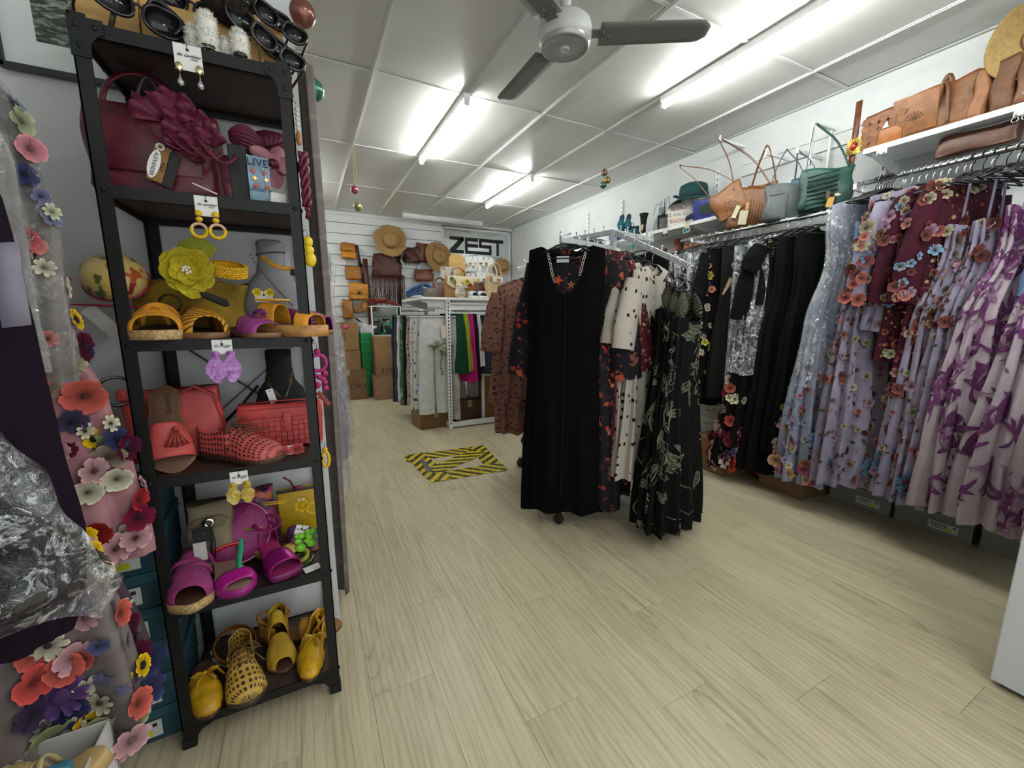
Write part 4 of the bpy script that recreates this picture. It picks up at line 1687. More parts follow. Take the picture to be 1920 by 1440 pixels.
# ================= LEVEL 4: coral shelf
z4 = LV[2]
CORAL = leather('c04c48', .5, .12)
CORAL2 = leather('b83c38', .4, .15)
p = at(345, 860, z=z4)
t = thing('handbag', 'large plain coral leather bag standing behind the tassel slide', 'bag', (at(338, 850, y=1.44).x, 1.45, z4))
bag_body(.22, .09, .2, 1.0, .5, .3, .1, .003, 5).build('bag_body', CORAL, t)
MB().lathe([(.038, -.004), (.043, 0), (.038, .004), (.034, 0), (.038, -.004)], 26, 0, (-.11, -.03, .205), None, 'y').build('ring_handle', metal('c0bcb8', .2), t)
MB().box((-.1, -.035, .195), (.02, .008, .03)).build('ring_loop', CORAL, t, bev=.003)
b = strip([(.02, -.04, .19), (.06, -.045, .21), (.1, -.03, .18), (.11, -.02, .1)], (0, .014, .004))
b.build('strap', CORAL, t, solid=.003)
# upright slide with insole showing
p = at(322, 872, z=z4)
t, la = slide('coral slide with tassel propped on its toe showing the tan insole', 'slide_sandal', (at(305, 800, y=1.33).x, 1.36, z4 + .0), (1.05, 0, .22), CORAL, COPPER, .5, .86, .06, .014, .1, .245, 'round', 0, '5a3a25')
t.location = (at(318, 800, y=1.33).x - .008, 1.365, z4 + .1)
tassel(MB(), (.012, la.y(.6), .076), .05, 14, .5, (.0, -1, -.12), (1, 0, 0), 0, .0024).build('tassel', leather('a63a36'), t)
text('bueno', .024, mat('2c1a10', .8), t, (0, la.y(.22), la.z(.2) + .0022), (0, 0, PI / 2))
# perforated lace-up


def laceup(label, loc, rot, c, sole_c, hole='1c0d0a', shape='round', L=.26, W=.094, lace_c='5a3a28', scale=95, cut=False):
 t = thing('lace_up_shoe', label, 'shoe', loc, rot if isinstance(rot, tuple) else (0, 0, rot))
 la = Last(L, W, shape, .016, .014)
 up = perforated(c, hole, scale)
 la.sole().build('sole', [mat(sole_c, .6), mat('3a241a', .7)], t)
 la.band(.44, .9995, [(.44, .082), (.55, .072), (.75, .05), (.9, .036), (.97, .02), (1, .0)], 20, 16).build('vamp', up, t, solid=.003, off=1)
 la.quarter(.5, [(0, .066), (.2, .058), (.42, .07), (.5, .074)]).build('quarter', up, t, solid=.003)
 b = MB()
 for k in range(4):
  tt = .4 + .075 * k
  zz = la.z(tt) + prof([(.4, .076), (.62, .066)], tt)
  for s in (-1, 1):
   b.tube(arc((s * .022, la.y(tt), zz - .004), (-s * .02, la.y(tt + .06), zz - .008), .01, 6), .0016, 5)
 for s in (-1, 1):
  b.tube(arc((0, la.y(.42), .1), (s * .045, la.y(.5), .088), .02, 8), .0017, 5)
  b.tube(arc((s * .045, la.y(.5), .088), (0, la.y(.44), .1), .006, 8, (0, -1, 0)), .0017, 5)
  b.tube([(0, la.y(.42), .1), (s * .03, la.y(.6), .09), (s * .05, la.y(.7), .07)], .0017, 5)
 b.build('lace', mat(lace_c, .7), t)
 return t, la


p = at(458, 860, z=z4)
laceup('coral perforated lace-up shoe at the front edge of the fourth shelf', (p.x - .004, 1.345, z4), .95, 'b8504a', '3d2618')
# black bust
t = bust('black velvet jewellery bust with fine necklaces behind the coral clutch', (at(527, 740, y=1.5).x, 1.515, z4), 1.1, mat('0b0b0c', .85), 0, (at(527, 655, y=1.5).z - z4) / .153)
b = MB()
for w_, dp in ((.03, .1), (.036, .085)):
 b.tube([(-w_, -.03, .235), (-w_ * .8, -.05, .23 - dp * .6), (.01, -.06, .22 - dp), (w_ * .9, -.05, .23 - dp * .55), (w_ + .004, -.03, .235)], .0011, 5)
b.build('necklace_chain', metal('b5a07a'), t)
swing_tag(t, (-.03, -.066, .17), (0, -.25, 0), .02, .045, 'e4e3de')
b = MB()
for i in range(12):
 for s in (-1, 1):
  b.ball((s * (.028 + .0032 * i), -.036 - .001 * i, .2 - .009 * i), .003, n=6)
b.build('necklace_bead', mat('161616', .3), t)
# strap across wall
t = thing('bag_strap', 'thin black bag strap with clasp hanging behind the coral clutch', 'strap', tuple(at(440, 760, y=1.56)))
strip([(-.03, 0, -.05), (.02, 0, 0), (.07, 0, .06)], (.006, 0, -.006)).build('strap', mat('0e0e0e', .6), t, solid=.002)
# woven clutch
p0 = at(445, 828, y=1.42)
t = thing('clutch_bag', 'coral woven leather clutch with tab closure standing on the fourth shelf', 'bag', (at(522, 828, y=1.40).x + .012, 1.42, z4), (-.1, 0, -.05))
CW = .23
CHK = leather('a93634', .42, .1)
bag_body(CW, .05, .135, 1.0, .7, .22, .06, .002, 4).build('bag_body', CORAL2, t)
for r_ in range(5):
 for c_ in range(14):
  x = -CW / 2 + .012 + c_ * .0158
  MB().box((0, 0, 0), (.0152, .003, .0152)).build('woven_square', CORAL2 if (r_ + c_) % 2 else CHK, t, False, bev=.0012, loc=(x, -.0275 - (.0015 if (r_ + c_) % 2 else 0), .012 + r_ * .0158))
MB().box((0, -.0275, .108), (CW - .005, .006, .03)).build('flap', CORAL2, t, bev=.003)
MB().box((.018, -.032, .078), (.024, .005, .062)).build('tab', CORAL2, t, bev=.006)
MB().tube([(-CW / 2 + .004, 0, .14), (0, 0, .143), (CW / 2, 0, .142)], .003, 6).build('zip', mat('8a2c2a', .5), t)
# coral flower earrings on card
p = at(545, 845, z=z4)
t = thing('earring_card', 'white card with coral petal earrings lying before the woven clutch', 'earrings', (p.x, 1.325, z4 + .012), (.55, 0, .15))
MB().box((0, 0, 0), (.07, .036, .001)).build('card', CARD, t, False)
for x in (-.02, .018):
 put_flower(t, (x, -.006, .004), (0, -.1, 1), .021, 'aster', 'c8504e', '7e2a2c', 0, 'earring', 0)
put_flower(t, (-.05, -.01, .002), (0, -.1, 1), .02, 'aster', 'd06a60', 'c08a7a', 0, 'earring', 0)

# ================= LEVEL 5: magenta and yellow shelf
z5 = LV[1]
p = at(365, 1035, z=z5)
t = thing('handbag', 'beige canvas bag with silver clasp at the back left of the fifth shelf', 'bag', (-.305, 1.44, z5), (0, 0, .12))
bag_body(.12, .1, .215, .9, .45, .5, .12, .005, 8).build('bag_body', mat('80745c', .85, 0, .12, 20, .3, 250), t)
MB().prism([(-.05, 0), (-.03, .018), (.03, .018), (.05, 0), (.03, -.02), (-.03, -.02)], -.004, .004, 0, lambda x, y, z: (x, z - .04, y + .165)).build('flap', mat('6e624c', .8), t, bev=.003)
MB().lathe([(.009, -.004), (.016, -.004), (.017, .002), (.009, .004)], 16, 0, (0, -.05, .168), None, 'y').build('clasp', metal('c9c9c9', .15), t)
MB().tube([(0, -.052, .16), (.003, -.058, .12), (-.002, -.06, .07)], .003, 6).tube([(.004, -.052, .16), (.01, -.058, .11), (.006, -.06, .06)], .002, 6).build('leather_cord', mat('120e0c', .6), t)
t2 = thing('swing_tag', 'black and white swing tags hanging on the beige canvas bag', 'tag', tuple(at(375, 990, y=1.345)))
MB().box((0, 0, -.022), (.04, .001, .045)).build('black_card', mat('17181c', .5), t2, False)
MB().box((-.006, -.002, -.07), (.03, .001, .055)).build('white_card', mat('b9b9b4', .6), t2, False)
MB().lathe([(.009, -.0005), (.01, 0), (.009, .0005)], 20, 0, (0, -.001, -.024), None, 'y').build('ring_print', mat('5c5d62', .5), t2)
# magenta round straw bag
p = at(452, 1010, z=z5 + .06)
MAG = mat('7d1a5a', .6, 0, .2, 80, .4, 160)
t = thing('round_hat', 'large magenta disc-shaped woven hat leaning across the fifth shelf', 'hat', (at(440, 1000, y=1.43).x, 1.45, z5 + .095), (1.0, 0, .25))
MB().lathe([(.001, .03), (.06, .028), (.085, .012), (.095, 0), (.09, -.01), (.06, -.012), (.001, -.012)], 36).build('hat_body', MAG, t)
MB().tube([(.095 * math.cos(a), .095 * math.sin(a), 0) for a in [i * 2 * PI / 40 for i in range(40)]], .004, 6, closed=True).build('rim', mat('a4587a', .6), t)
# floral magenta pouch
t = thing('pouch', 'magenta floral satin pouch standing beside the yellow clutch', 'bag', (at(492, 930, y=1.53).x, 1.53, z5))
fm = NT('magenta_floral')
fv = fm.voro(fm.coord('Object'), 40)
fm.col(fm.ramp(fv.outputs['Color'], [(.2, '6f1448'), (.45, '8c1a5c'), (.6, '3d1038'), (.8, 'b05a3c'), (.9, '5a3a66')], 'CONSTANT'))
fm.set(.35)
bag_body(.085, .05, .2, .75, .6, .8, .1, .006, 6).build('bag_body', fm.m, t)
# yellow clutch
t = thing('clutch_bag', 'bright yellow flat clutch standing at the back of the fifth shelf', 'bag', (at(562, 960, y=1.54).x, 1.545, z5), (-.08, 0, 0))
MB().box((0, 0, .085), (.13, .03, .17)).build('bag_body', leather('b8960a', .45, .08), t, bev=.006)
MB().box((0, -.016, .165), (.132, .004, .012)).build('frame', mat('2a2418', .5), t, bev=.002)
MB().tube([(-.01, -.012, .17), (-.02, -.02, .2), (-.04, -.03, .22)], .003, 6).box((-.0, -.016, .172), (.03, .012, .01)).build('magenta_strap', mat('6a1840', .6), t)
# tassel sticks
t = thing('hair_sticks', 'two yellow hair sticks crossing behind the yellow shell earrings', 'hair stick', tuple(at(515, 944, y=1.36)), (0, .08, 0))
for k in (0, .006):
 MB().bar((-.03, 0, k), (.03, 0, k - .002), .003, .003).build('stick', mat('c9a01a', .5), t)
# yellow flower and hoop earrings
t = ear_card('small card with yellow flower and yellow lace hoop earrings near the right post', 565, 935, .022, .024, None, 0, 1.48)
put_flower(t, (.0, -.006, -.022), (0, -1, .2), .022, 'aster', 'd8b522', 'c49a14', 0, 'earring', 0)
b = MB().tube([(.03 + .016 * math.cos(a), -.01, -.038 + .018 * math.sin(a)) for a in [i * 2 * PI / 24 for i in range(24)]], .003, 6, closed=True)
for i in range(18):
 a = i * 2 * PI / 18
 b.ball((.03 + .02 * math.cos(a), -.01, -.038 + .022 * math.sin(a)), .0032, n=6)
b.build('hoop_earring', mat('d3ac14', .5), t)
# mauve sandal
p = at(535, 990, z=z5 + .03)


def sandal(label, loc, rot, c, sole_c, insole, L=.24, W=.085, th=.014, heel=.02, straps=(), ankle=True, toe=(.72, .9), toe_h=.04, shape='round', buckle=None, toe_m=None):
 t = thing('strap_sandal', label, 'shoe', loc, rot if isinstance(rot, tuple) else (0, 0, rot))
 la = Last(L, W, shape, th, heel)
 m = c if not isinstance(c, str) else leather(c)
 la.sole(True).build('sole', [mat(sole_c, .5), mat(insole, .6)], t)
 if toe:
  la.band(toe[0], toe[1], [(toe[0], toe_h), (toe[1], toe_h * .75)], 16, 6).build('toe_strap', toe_m or m, t, solid=.003, off=1)
 if ankle:
  la.quarter(.22, [(0, .055), (.2, .045)]).build('heel_cup', m, t, solid=.003)
  cy, zz = la.y(.16), la.z(.1) + .062
  MB().tube([(.034 * math.cos(a), cy + .042 * math.sin(a), zz + .008 * math.sin(a)) for a in [i * 2 * PI / 24 for i in range(24)]], .0065, 8, closed=True, flat=.3).build('ankle_strap', m, t)
  b = MB()
  for s in (-1, 1):
   b.tube([(s * .03, la.y(.1), la.z(.1) + .03), (s * .034, la.y(.14), zz)], .005, 6, flat=.4)
  b.build('side_strap', m, t)
 if buckle:
  MB().box((.034, la.y(.2), la.z(.1) + .064), (.006, .016, .016)).build('buckle', metal(buckle, .3), t, False, bev=.002)
 return t, la


sandal('mauve leather strap sandal at the back of the fifth shelf', (at(530, 985, z=z5).x - .0, 1.47, z5 + .002), (0, 0, 1.15), '6f3468', '5a3a28', '4a2e20', ankle=True)
sandal('olive gold metallic sandal lying behind the magenta sandal', (at(510, 1010, z=z5).x, 1.43, z5 + .01), (.2, 0, .9), mat('94801c', .35, .3, .2, 40), '6a5514', '8a6a2a', ankle=True)
MAGM = mat('9c1f7a', .28, .55, .15, 20)
sandal('metallic magenta peep-toe sandal with round ankle strap', (-.135, 1.37, z5 + .005), (.0, 0, .33), leather('7d1752'), '6a1250', '8c1656', .22, .085, .02, .03, toe=(.66, .93), toe_h=.05, shape='square', toe_m=MAGM)
t, la = sandal('magenta patent slide sandal with red ankle strap and mint green bar', (-.25, 1.355, z5 + .004), (.0, 0, .32), mat('a3187c', .3, 0, .1, 20), '8f1470', '8a6f62', .25, .095, .022, .02, ankle=False, toe=(.74, .92), toe_h=.035)
la.quarter(.3, [(0, .05), (.1, .03), (.3, .0)]).build('heel_cup', mat('7a5f57', .7), t, solid=.003)
strip(arc((-.052, la.y(.3), .06), (.045, la.y(.34), .07), .012, 10), (0, -.004, .012)).build('red_strap', mat('b31a18', .25), t, solid=.003)
strip(spline([(.036, la.y(.3), .082), (.03, la.y(.42), .07), (.016, la.y(.58), .055), (.008, la.y(.74), .05)], 4), (.016, .0, .004)).build('green_strap', mat('2fa579', .3), t, solid=.003)
# purple knotted espadrille
PURP2 = mat('8a2f66', .85, 0, .15, 60, .3, 350)
t, la = slide('purple suede espadrille with gathered knot hanging over the fifth shelf edge', 'slide_sandal', (-.335, 1.342, z5 + .004), (.05, 0, .1), PURP2, JUTE, .28, .93, .075, .024, .1, .23)
b = MB()
for k in range(4):
 b.tube([(la.cx(.6) + .045 * math.cos(a + (.3 if k % 2 else -.3)), la.y(.36 + .1 * k) - .012 * math.sin(a), la.z(.5) + (.072 - .007 * k) * math.sin(a)) for a in [.3 + i * (PI - .6) / 12 for i in range(13)]], [.006 + .008 * math.sin(PI * i / 12) for i in range(13)], 6, flat=.45)
b.build('gathered_fold', PURP2, t)
# olive bangle, lime bead earrings, green flat
t = thing('bangle', 'pale olive resin bangle lying by the lime bead earrings', 'bangle', (at(550, 1022, z=z5 + .02).x, 1.36, z5 + .02), (.35, .1, 0))
MB().tube([(.042 * math.cos(a), .03 * math.sin(a), 0) for a in [i * 2 * PI / 28 for i in range(28)]], .008, 8, closed=True, flat=.7).build('ring', mat('8c8a2c', .25), t)
t = thing('bangle', 'dark bottle-green glass bangle under the olive one', 'bangle', (at(560, 1040, z=z5 + .01).x, 1.34, z5 + .012), (.1, 0, .3))
MB().tube([(.04 * math.cos(a), .03 * math.sin(a), 0) for a in [i * 2 * PI / 28 for i in range(28)]], .008, 8, closed=True, flat=.7).build('ring', mat('20340f', .15), t)
t = ear_card('white earring card with lime green bead cluster earrings by the right post', 568, 985, .034, .03, 'de cavalier', .35, 1.31)
LIME = mat('6fb51c', .35)
for s, cx, cz in ((-1, .004, -.03), (1, .03, -.012)):
 b = MB()
 for dx, dz, r in ((0, 0, .010), (.017, .008, .009), (-.004, -.017, .0105), (.02, -.012, .0095), (.008, -.036, .0145), (-.012, -.002, .008)):
  b.ball((cx + dx, -.008, cz + dz), r, (1.1, .7, .9), 12)
 b.build('earring', LIME, t)
t = thing('earring_card', 'white card lying flat under the lime bead earrings', 'earrings', (at(590, 1050, z=z5).x - .008, 1.292, z5 + .004), (0, 0, .3))
MB().box((0, 0, 0), (.045, .03, .002)).build('card', CARD, t, False)
t, la = slide('purple perforated flat shoe toe behind the right post on fifth shelf', 'perforated_mule', (at(590, 985, z=z5).x - .05, 1.47, z5), 1.0, woven('6f3a78', '2a0f2c', 60, 60), COPPER, .4, .98, .055, .012, .08, .2)

# ================= LEVEL 6: yellow shoes at the bottom
z6 = LV[0]
YLEA = mat('b58a12', .36, 0, .18, 25, .2, 220)
YSU = mat('a88414', .8, 0, .15, 40, .3, 300)


def flat_shoe(label, name, loc, rot, m, shape='point', quarter=True, bow_=True, L=.26, W=.09, tv=.5):
 t = thing(name, label, 'shoe', loc, rot if isinstance(rot, tuple) else (0, 0, rot))
 la = Last(L, W, shape, .01, .012)
 la.sole().build('sole', [mat('4a3018', .6), mat('5c3c28', .65)], t)
 la.band(tv, .9995, [(tv, .062), (.65, .055), (.8, .042), (.92, .03), (.97, .018), (1, .0)], 20, 16).build('vamp', m, t, solid=.003, off=1)
 if quarter:
  la.quarter(tv + .05, [(0, .06), (.2, .045), (tv, .05), (tv + .1, .056)]).build('quarter', m, t, solid=.003)
 if bow_:
  b = bow(MB(), (0, la.y(tv + .05), .072), .034)
  for s in (-1, 1):
   b.tube([(s * .01, la.y(tv + .03), .07), (s * .03, la.y(tv), .062), (s * .046, la.y(tv + .04), .035)], .003, 5)
  b.build('bow', m, t)
 return t, la


flat_shoe('pointed mustard leather mule with bow, toe past the bottom shelf edge', 'pointed_mule', (-.347, 1.352, z6), (.0, 0, .24), YLEA, 'point', False, True, .225, .088)
laceup('mustard perforated lace-up shoe in the middle of the bottom shelf', (-.248, 1.352, z6), .2, 'b8923a', '3a2a1c', '2a1c0a', 'round', .24, .1, '6a4a20', 80)
t, la = slide('mustard suede peep-toe cut-out bootie on the bottom shelf', 'peep_toe_bootie', (-.152, 1.42, z6), .12, YSU, mat('4a2c1c', .6), .5, .95, .062, .012, .085, .21)
la.quarter(.36, [(0, .09), (.2, .085), (.36, .07)], lean=.05).build('heel_cup', YSU, t, solid=.003)
la.band(.3, .44, [(.3, .115), (.44, .09)], 16, 5).build('ankle_band', YSU, t, solid=.003, off=1)
MB().ball((.03, la.y(.3), .1), .007).tube([(.02, la.y(.3), .13), (.03, la.y(.28), .115), (.034, la.y(.3), .1)], .007, 6, flat=.4).build('tab', leather('9a5a2c'), t)
flat_shoe('mustard leather ballet flat with knotted bow beside the right post', 'ballet_flat', (-.052, 1.362, z6), (.0, 0, -.18), YLEA, 'point', True, True, .24, .084)
t = thing('crystal_headband', 'mustard headband edged with clear crystals at back of the bottom shelf', 'headband', (at(452, 1165, z=z6 + .02).x, 1.475, z6 + .035), (.5, .25, .1))
MB().lathe([(.056, -.014), (.06, -.012), (.062, 0), (.06, .012), (.056, .014)], 28).build('band', mat('8f5c12', .7), t)
b = MB()
rr = random.Random(3)
for i in range(70):
 a = PI + rr.uniform(.1, PI - .1)
 b.ball((.063 * math.cos(a), .063 * math.sin(a), rr.uniform(-.012, .0)), rr.uniform(.003, .0052), n=6)
stuff(b.build('crystals', mat('c3c4c8', .08, .7), t))
t, la = sandal('mustard sandal with braided toe and buckled ankle strap, back of bottom shelf', (at(560, 1165, z=z6).x + .012, 1.475, z6), (0, 0, 1.35), mat('9c6a14', .6, 0, .15, 40), '6a4416', '7a4f1c', .26, .09, .012, .012, toe=None, buckle='3a3228')
la.band(.5, .62, [(.5, .05), (.62, .045)], 14, 4).build('instep_strap', mat('9c6a14', .6), t, solid=.003, off=1)
b = MB()
for k in range(3):
 b.tube([(.046 * math.cos(a), la.y(.72 + .05 * k) + .008 * math.sin(5 * a + k * 2), la.z(.7) + .045 * math.sin(a)) for a in [.15 + i * (PI - .3) / 16 for i in range(17)]], .009, 6, flat=.6)
b.build('braid', mat('b07c18', .6), t)

# ================= TOP: sunglasses on wooden boards, fluffy slippers
z1 = LV[5]
PINE = mat('c19a5c', .5, 0, .12, 10)
t = thing('sunglasses_rack', 'stepped pine display rack holding dark sunglasses on top of the shelf', 'display rack', (-.19, 1.42, z1))
for k, (y, h_) in enumerate(((-.05, .13), (.02, .19), (.09, .26))):
 for j, x in enumerate((-.165, -.045, .075, .165)):
  ww = .115 if j < 3 else .055
  MB().box((x, y, h_ / 2), (ww, .016, h_), rot=(-.18, 0, 0)).build('wood_panel', PINE, t, False, bev=.001)
for x in (-.18, .185):
 MB().box((x, .03, .01), (.016, .2, .02)).build('foot', PINE, t, False)
BLKG = mat('0c0c0d', .2)
LENS = mat('17181a', .08, .2)


def sunglasses(label, loc, rot, c=BLKG, s=1.0, shape=1.0):
 t = thing('sunglasses', label, 'sunglasses', loc, rot)
 for sg in (-1, 1):
  fr_ = MB()
  ring = [(sg * (.034 + .028 * spow(math.cos(a), .8)) * s, -.004 * abs(math.cos(a)), (.022 * shape * spow(math.sin(a), .8) + .004 * math.cos(a)) * s) for a in [i * 2 * PI / 22 for i in range(22)]]
  fr_.tube(ring, .004, 8, closed=True)
  fr_.build('rim', c, t)
  MB().prism([(p_[0], p_[2]) for p_ in ring], -.002, .0, 0, lambda x, y, z: (x, z, y)).build('lens', LENS, t)
  MB().tube([(sg * .062 * s, 0, .012 * s), (sg * .067 * s, .02, .012 * s), (sg * .066 * s, .1, .004), (sg * .06 * s, .135, -.018)], .0032, 6).build('temple', c, t)
 MB().tube(arc((-.007, -.002, .006), (.007, -.002, .006), .004, 6), .003, 6).build('bridge', c, t)
 return t


SG = [('oversized black sunglasses hanging off the front of the pine rack', 258, 18, 1.30, .45, BLKG, 1.35, .1),
  ('round black sunglasses tucked low between the pine panels', 345, 62, 1.335, .1, BLKG, 1.15, .5),
  ('glossy black sunglasses on the pine rack behind the white fluff', 358, 12, 1.39, .2, BLKG, 1.2, .2),
  ('dark grey wide sunglasses beside the white fluff on the rack', 484, 62, 1.34, .35, mat('1f1d1d', .2), 1.2, .45),
  ('black square sunglasses on the upper right of the pine rack', 492, 20, 1.40, .2, BLKG, 1.05, .3),
  ('small dark sunglasses lowest at the right corner of the rack', 522, 92, 1.31, .3, mat('242222', .2), 1.0, .4),
  ('slim black sunglasses on the right edge above the corner plate', 526, 45, 1.36, .2, BLKG, 1.0, .35)]
for lb, px, py, y, rz, c, s, ry in SG:
 sunglasses(lb, tuple(at(px, py, y=y)), (-.1, ry, rz), c, s, 1.05)
t = thing('spectacle_arm', 'brown tortoiseshell temple of glasses sticking up at the rack left end', 'sunglasses', tuple(at(213, 25, y=1.31)))
MB().tube([(.03, 0, .06), (.018, 0, .03), (0, 0, 0), (-.008, 0, -.028)], .0055, 8).build('temple', mat('4d362a', .3), t)
FURW = mat('d9d6cc', .95, 0, .1, 90, .8, 130)


def fur(mb_fn, name, m, parent, dens, L, seed=1):
 o = mb_fn.build(name, m, parent)
 rr = random.Random(seed)
 h = MB()
 fs = mb_fn.f
 for _ in range(dens):
  f = fs[rr.randrange(len(fs))]
  a, b_, c_ = (Vector(mb_fn.v[f[i]]) for i in (0, 1, 2))
  u, v = rr.random(), rr.random()
  if u + v > 1:
   u, v = 1 - u, 1 - v
  p_ = a + (b_ - a) * u + (c_ - a) * v
  n_ = (b_ - a).cross(c_ - a)
  if n_.length < 1e-12:
   continue
  n_.normalize()
  e = p_ + (n_ + Vector((rr.uniform(-.7, .7), rr.uniform(-.7, .7), rr.uniform(-.5, .7)))).normalized() * L * rr.uniform(.6, 1.2)
  w_ = Vector((rr.uniform(-1, 1), rr.uniform(-1, 1), rr.uniform(-1, 1))) * .0011
  h.add([p_ - w_, p_ + w_, e], [(0, 1, 2)])
 stuff(h.build('fur', m, o))
 return o


FW_ = [('tall white sheepskin tube standing on the shelf edge', 393, 95, 1.275, .021, .082), ('white sheepskin tube half hidden behind the tall one', 367, 92, 1.31, .017, .066),
  ('short white sheepskin tube right of the tall one', 424, 97, 1.30, .014, .05), ('white sheepskin tube nearest the right corner of the top shelf', 452, 108, 1.275, .018, .062)]
for i, (lb, px, py, y, r, h_) in enumerate(FW_):
 x = at(px, py, y=y).x
 t = thing('fur_tube', lb, 'slipper', (x, y, z1))
 m_ = MB().lathe([(.001, 0), (r * .9, .002), (r, h_ * .3), (r * .95, h_ * .75), (r * .7, h_ * .97), (.001, h_)], 16)
 fur(m_, 'fur_body', FURW, t, 900, .007, i)
 MB().ball((0, -r * .5, .006), .016, (1, .6, .5), 10).build('black_toe', mat('0b0b0c', .3), t)
t = thing('fur_hat', 'dark brown fluffy fur hat lying behind the white sheepskin tubes', 'hat', tuple(at(425, 15, y=1.345)))
m_ = MB().ball((0, 0, 0), .045, (1.1, .8, .65), 16)
fur(m_, 'fur_body', mat('1d140e', .95, 0, .3, 60), t, 1800, .014, 9)
# ------------------------------------------------------------------ left rack of flower dresses in plastic, shoe boxes below
for i in range(7):
 shoebox(('teal shoe box at the bottom of the stack beside the shelving', 'teal shoe box second from the floor beside the shelving', 'teal shoe box third from the floor beside the shelving', 'teal shoe box fourth from the floor beside the shelving', 'teal shoe box fifth from the floor beside the shelving', 'teal shoe box sixth from the floor beside the shelving', 'teal shoe box on top of the stack beside the shelving')[i],
   (-.565 + .006 * (i % 2), 1.455, .103 * i), .06 + .015 * ((i * 7) % 3 - 1), (.31, .27, .102), '1f4450', '24505c', 'teal shoe boxes beside the shelving', (.045, .045, .125, .05), .028)

LX, LZ = -.69, 1.74
t = thing('clothes_rail', 'chrome rail at the left edge carrying flower dresses in plastic', 'rail', (LX, .9, LZ))
MB().tube([(0, -.75, 0), (0, .68, 0)], .0125, 14).build('rail_tube', metal('cfd1d3'), t)
for y in (-.6, .69):
 MB().bar((-.0, y, 0), (-.54, y, 0), .02, .02).box((0, y, 0), (.034, .012, .034)).build('bracket', WHITE_M, t, False)


def edge_cut(pts, y, L, tt, **kw):
 """half-widths read from the right-hand outline"""
 wt = [(0, .17)]
 for px, py in pts:
  q = at(px, py, y=y)
  wt.append((LZ - .055 - q.z, q.x - LX))
 return Cut(L, wt, tt, **kw)


def flower_at(t, cut, y, px, py, size, kind, c, cc='3a2218'):
 q = at(px, py, y=y) - Vector((LX, y, LZ - .055))
 d = max(.05, min(cut.L - .005, -q.z))
 u = max(-1, min(1.0, q.x / prof(cut.wt, d)))
 x0 = prof(cut.wt, cut.top0) * u
 dd = cut.d0(x0, -1)
 p_, n_ = cut.frame(u, max(.02, min(.99, (d - dd) / (cut.L - dd))), -1, .006)
 if u > .9:
  n_ = (n_ + Vector((.6, 0, 0))).normalized()
 put_flower(t, p_, n_, size * .88, kind, c, cc, RND.uniform(0, 6), 'flower', .18)


COR, SUN, WHT, WINEF, PNK, VIO, NVY, GRN = 'b8554a', 'd8b014', 'c9c5ac', '4a0c2a', 'b58a90', '5a3c72', '2c2f55', '8f9a6c'
PALL = [('round', COR, '4a2a1c'), ('cosmos', PNK, '4a2c22'), ('daisy', WHT, '4a2a1c'), ('sun', SUN, '1c1210'), ('cosmos', WINEF, '1c0612'), ('cosmos', VIO, '3a2450'), ('small', NVY, '14162c'), ('small', GRN, '4a5230'), ('small', '9a8a7a', '4a3a30')]
TT = [(0, .015), (.1, .035), (.5, .05), (1.6, .07)]
GLD = 'flower dresses on the rail at the left edge'
# A pink tulle dress beside the shelf
yA = 1.19
cA = edge_cut([(60, 300), (110, 530), (145, 640), (200, 760), (240, 880), (268, 1000), (272, 1040)], yA, at(230, 1045, y=yA).z * -1 + LZ - .055, TT, nf=4, amp=[(0, 0), (.4, .006), (1.2, .016)], seed=201, slope=.3)
A_ = hang('flower_dress', 'dusty pink tulle dress with sunflower, wine and coral blooms beside the shelving', 'pink tulle dress', cA, mat('a5747a', .85, 0, .15, 8, .15, 500), (LX, yA, LZ), 0)
for px, py, s, k, c, cc in ((140, 600, .026, 'sun', SUN, '1c0e0c'), (158, 650, .036, 'cosmos', WINEF, '1a0510'), (150, 682, .026, 'daisy', '9a9c7c', '3a3a22'), (176, 738, .042, 'round', COR, '4a2c1c'), (204, 792, .022, 'daisy', WHT, '3a1c18'), (168, 800, .02, 'daisy', WHT, '3a1c18'), (193, 816, .024, 'sun', SUN, '1c0e0c'), (185, 870, .034, 'cosmos', PNK, '4a2c22'), (230, 890, .032, 'round', WHT, '5a3a22'), (215, 820, .03, 'cosmos', NVY, '14142c'), (150, 780, .03, 'cosmos', '3c3550', '1c1828'), (235, 840, .036, 'cosmos', WINEF, '1a0510'), (180, 905, .03, 'round', WHT, '5a3a22'), (250, 935, .03, 'round', '9c2428', '3a0c10'), (255, 965, .036, 'cosmos', '6a1030', '220612'), (220, 1010, .042, 'cosmos', PNK, '4a2418'), (258, 1000, .034, 'cosmos', PNK, '4a2418'), (190, 980, .036, 'round', '8c1c1c', '3a0c0c'), (195, 1035, .03, 'cosmos', PNK, '4a2418'), (105, 440, .03, 'sun', SUN, '6a5a3a'), (120, 540, .026, 'round', WHT, '6a5a3a')):
 flower_at(A_, cA, yA, px, py, s, k, c, cc)
scatter(A_, cA, 26, PALL, (.2, cA.L - .05), (.02, .034), (.3, 4.2), seed=202)
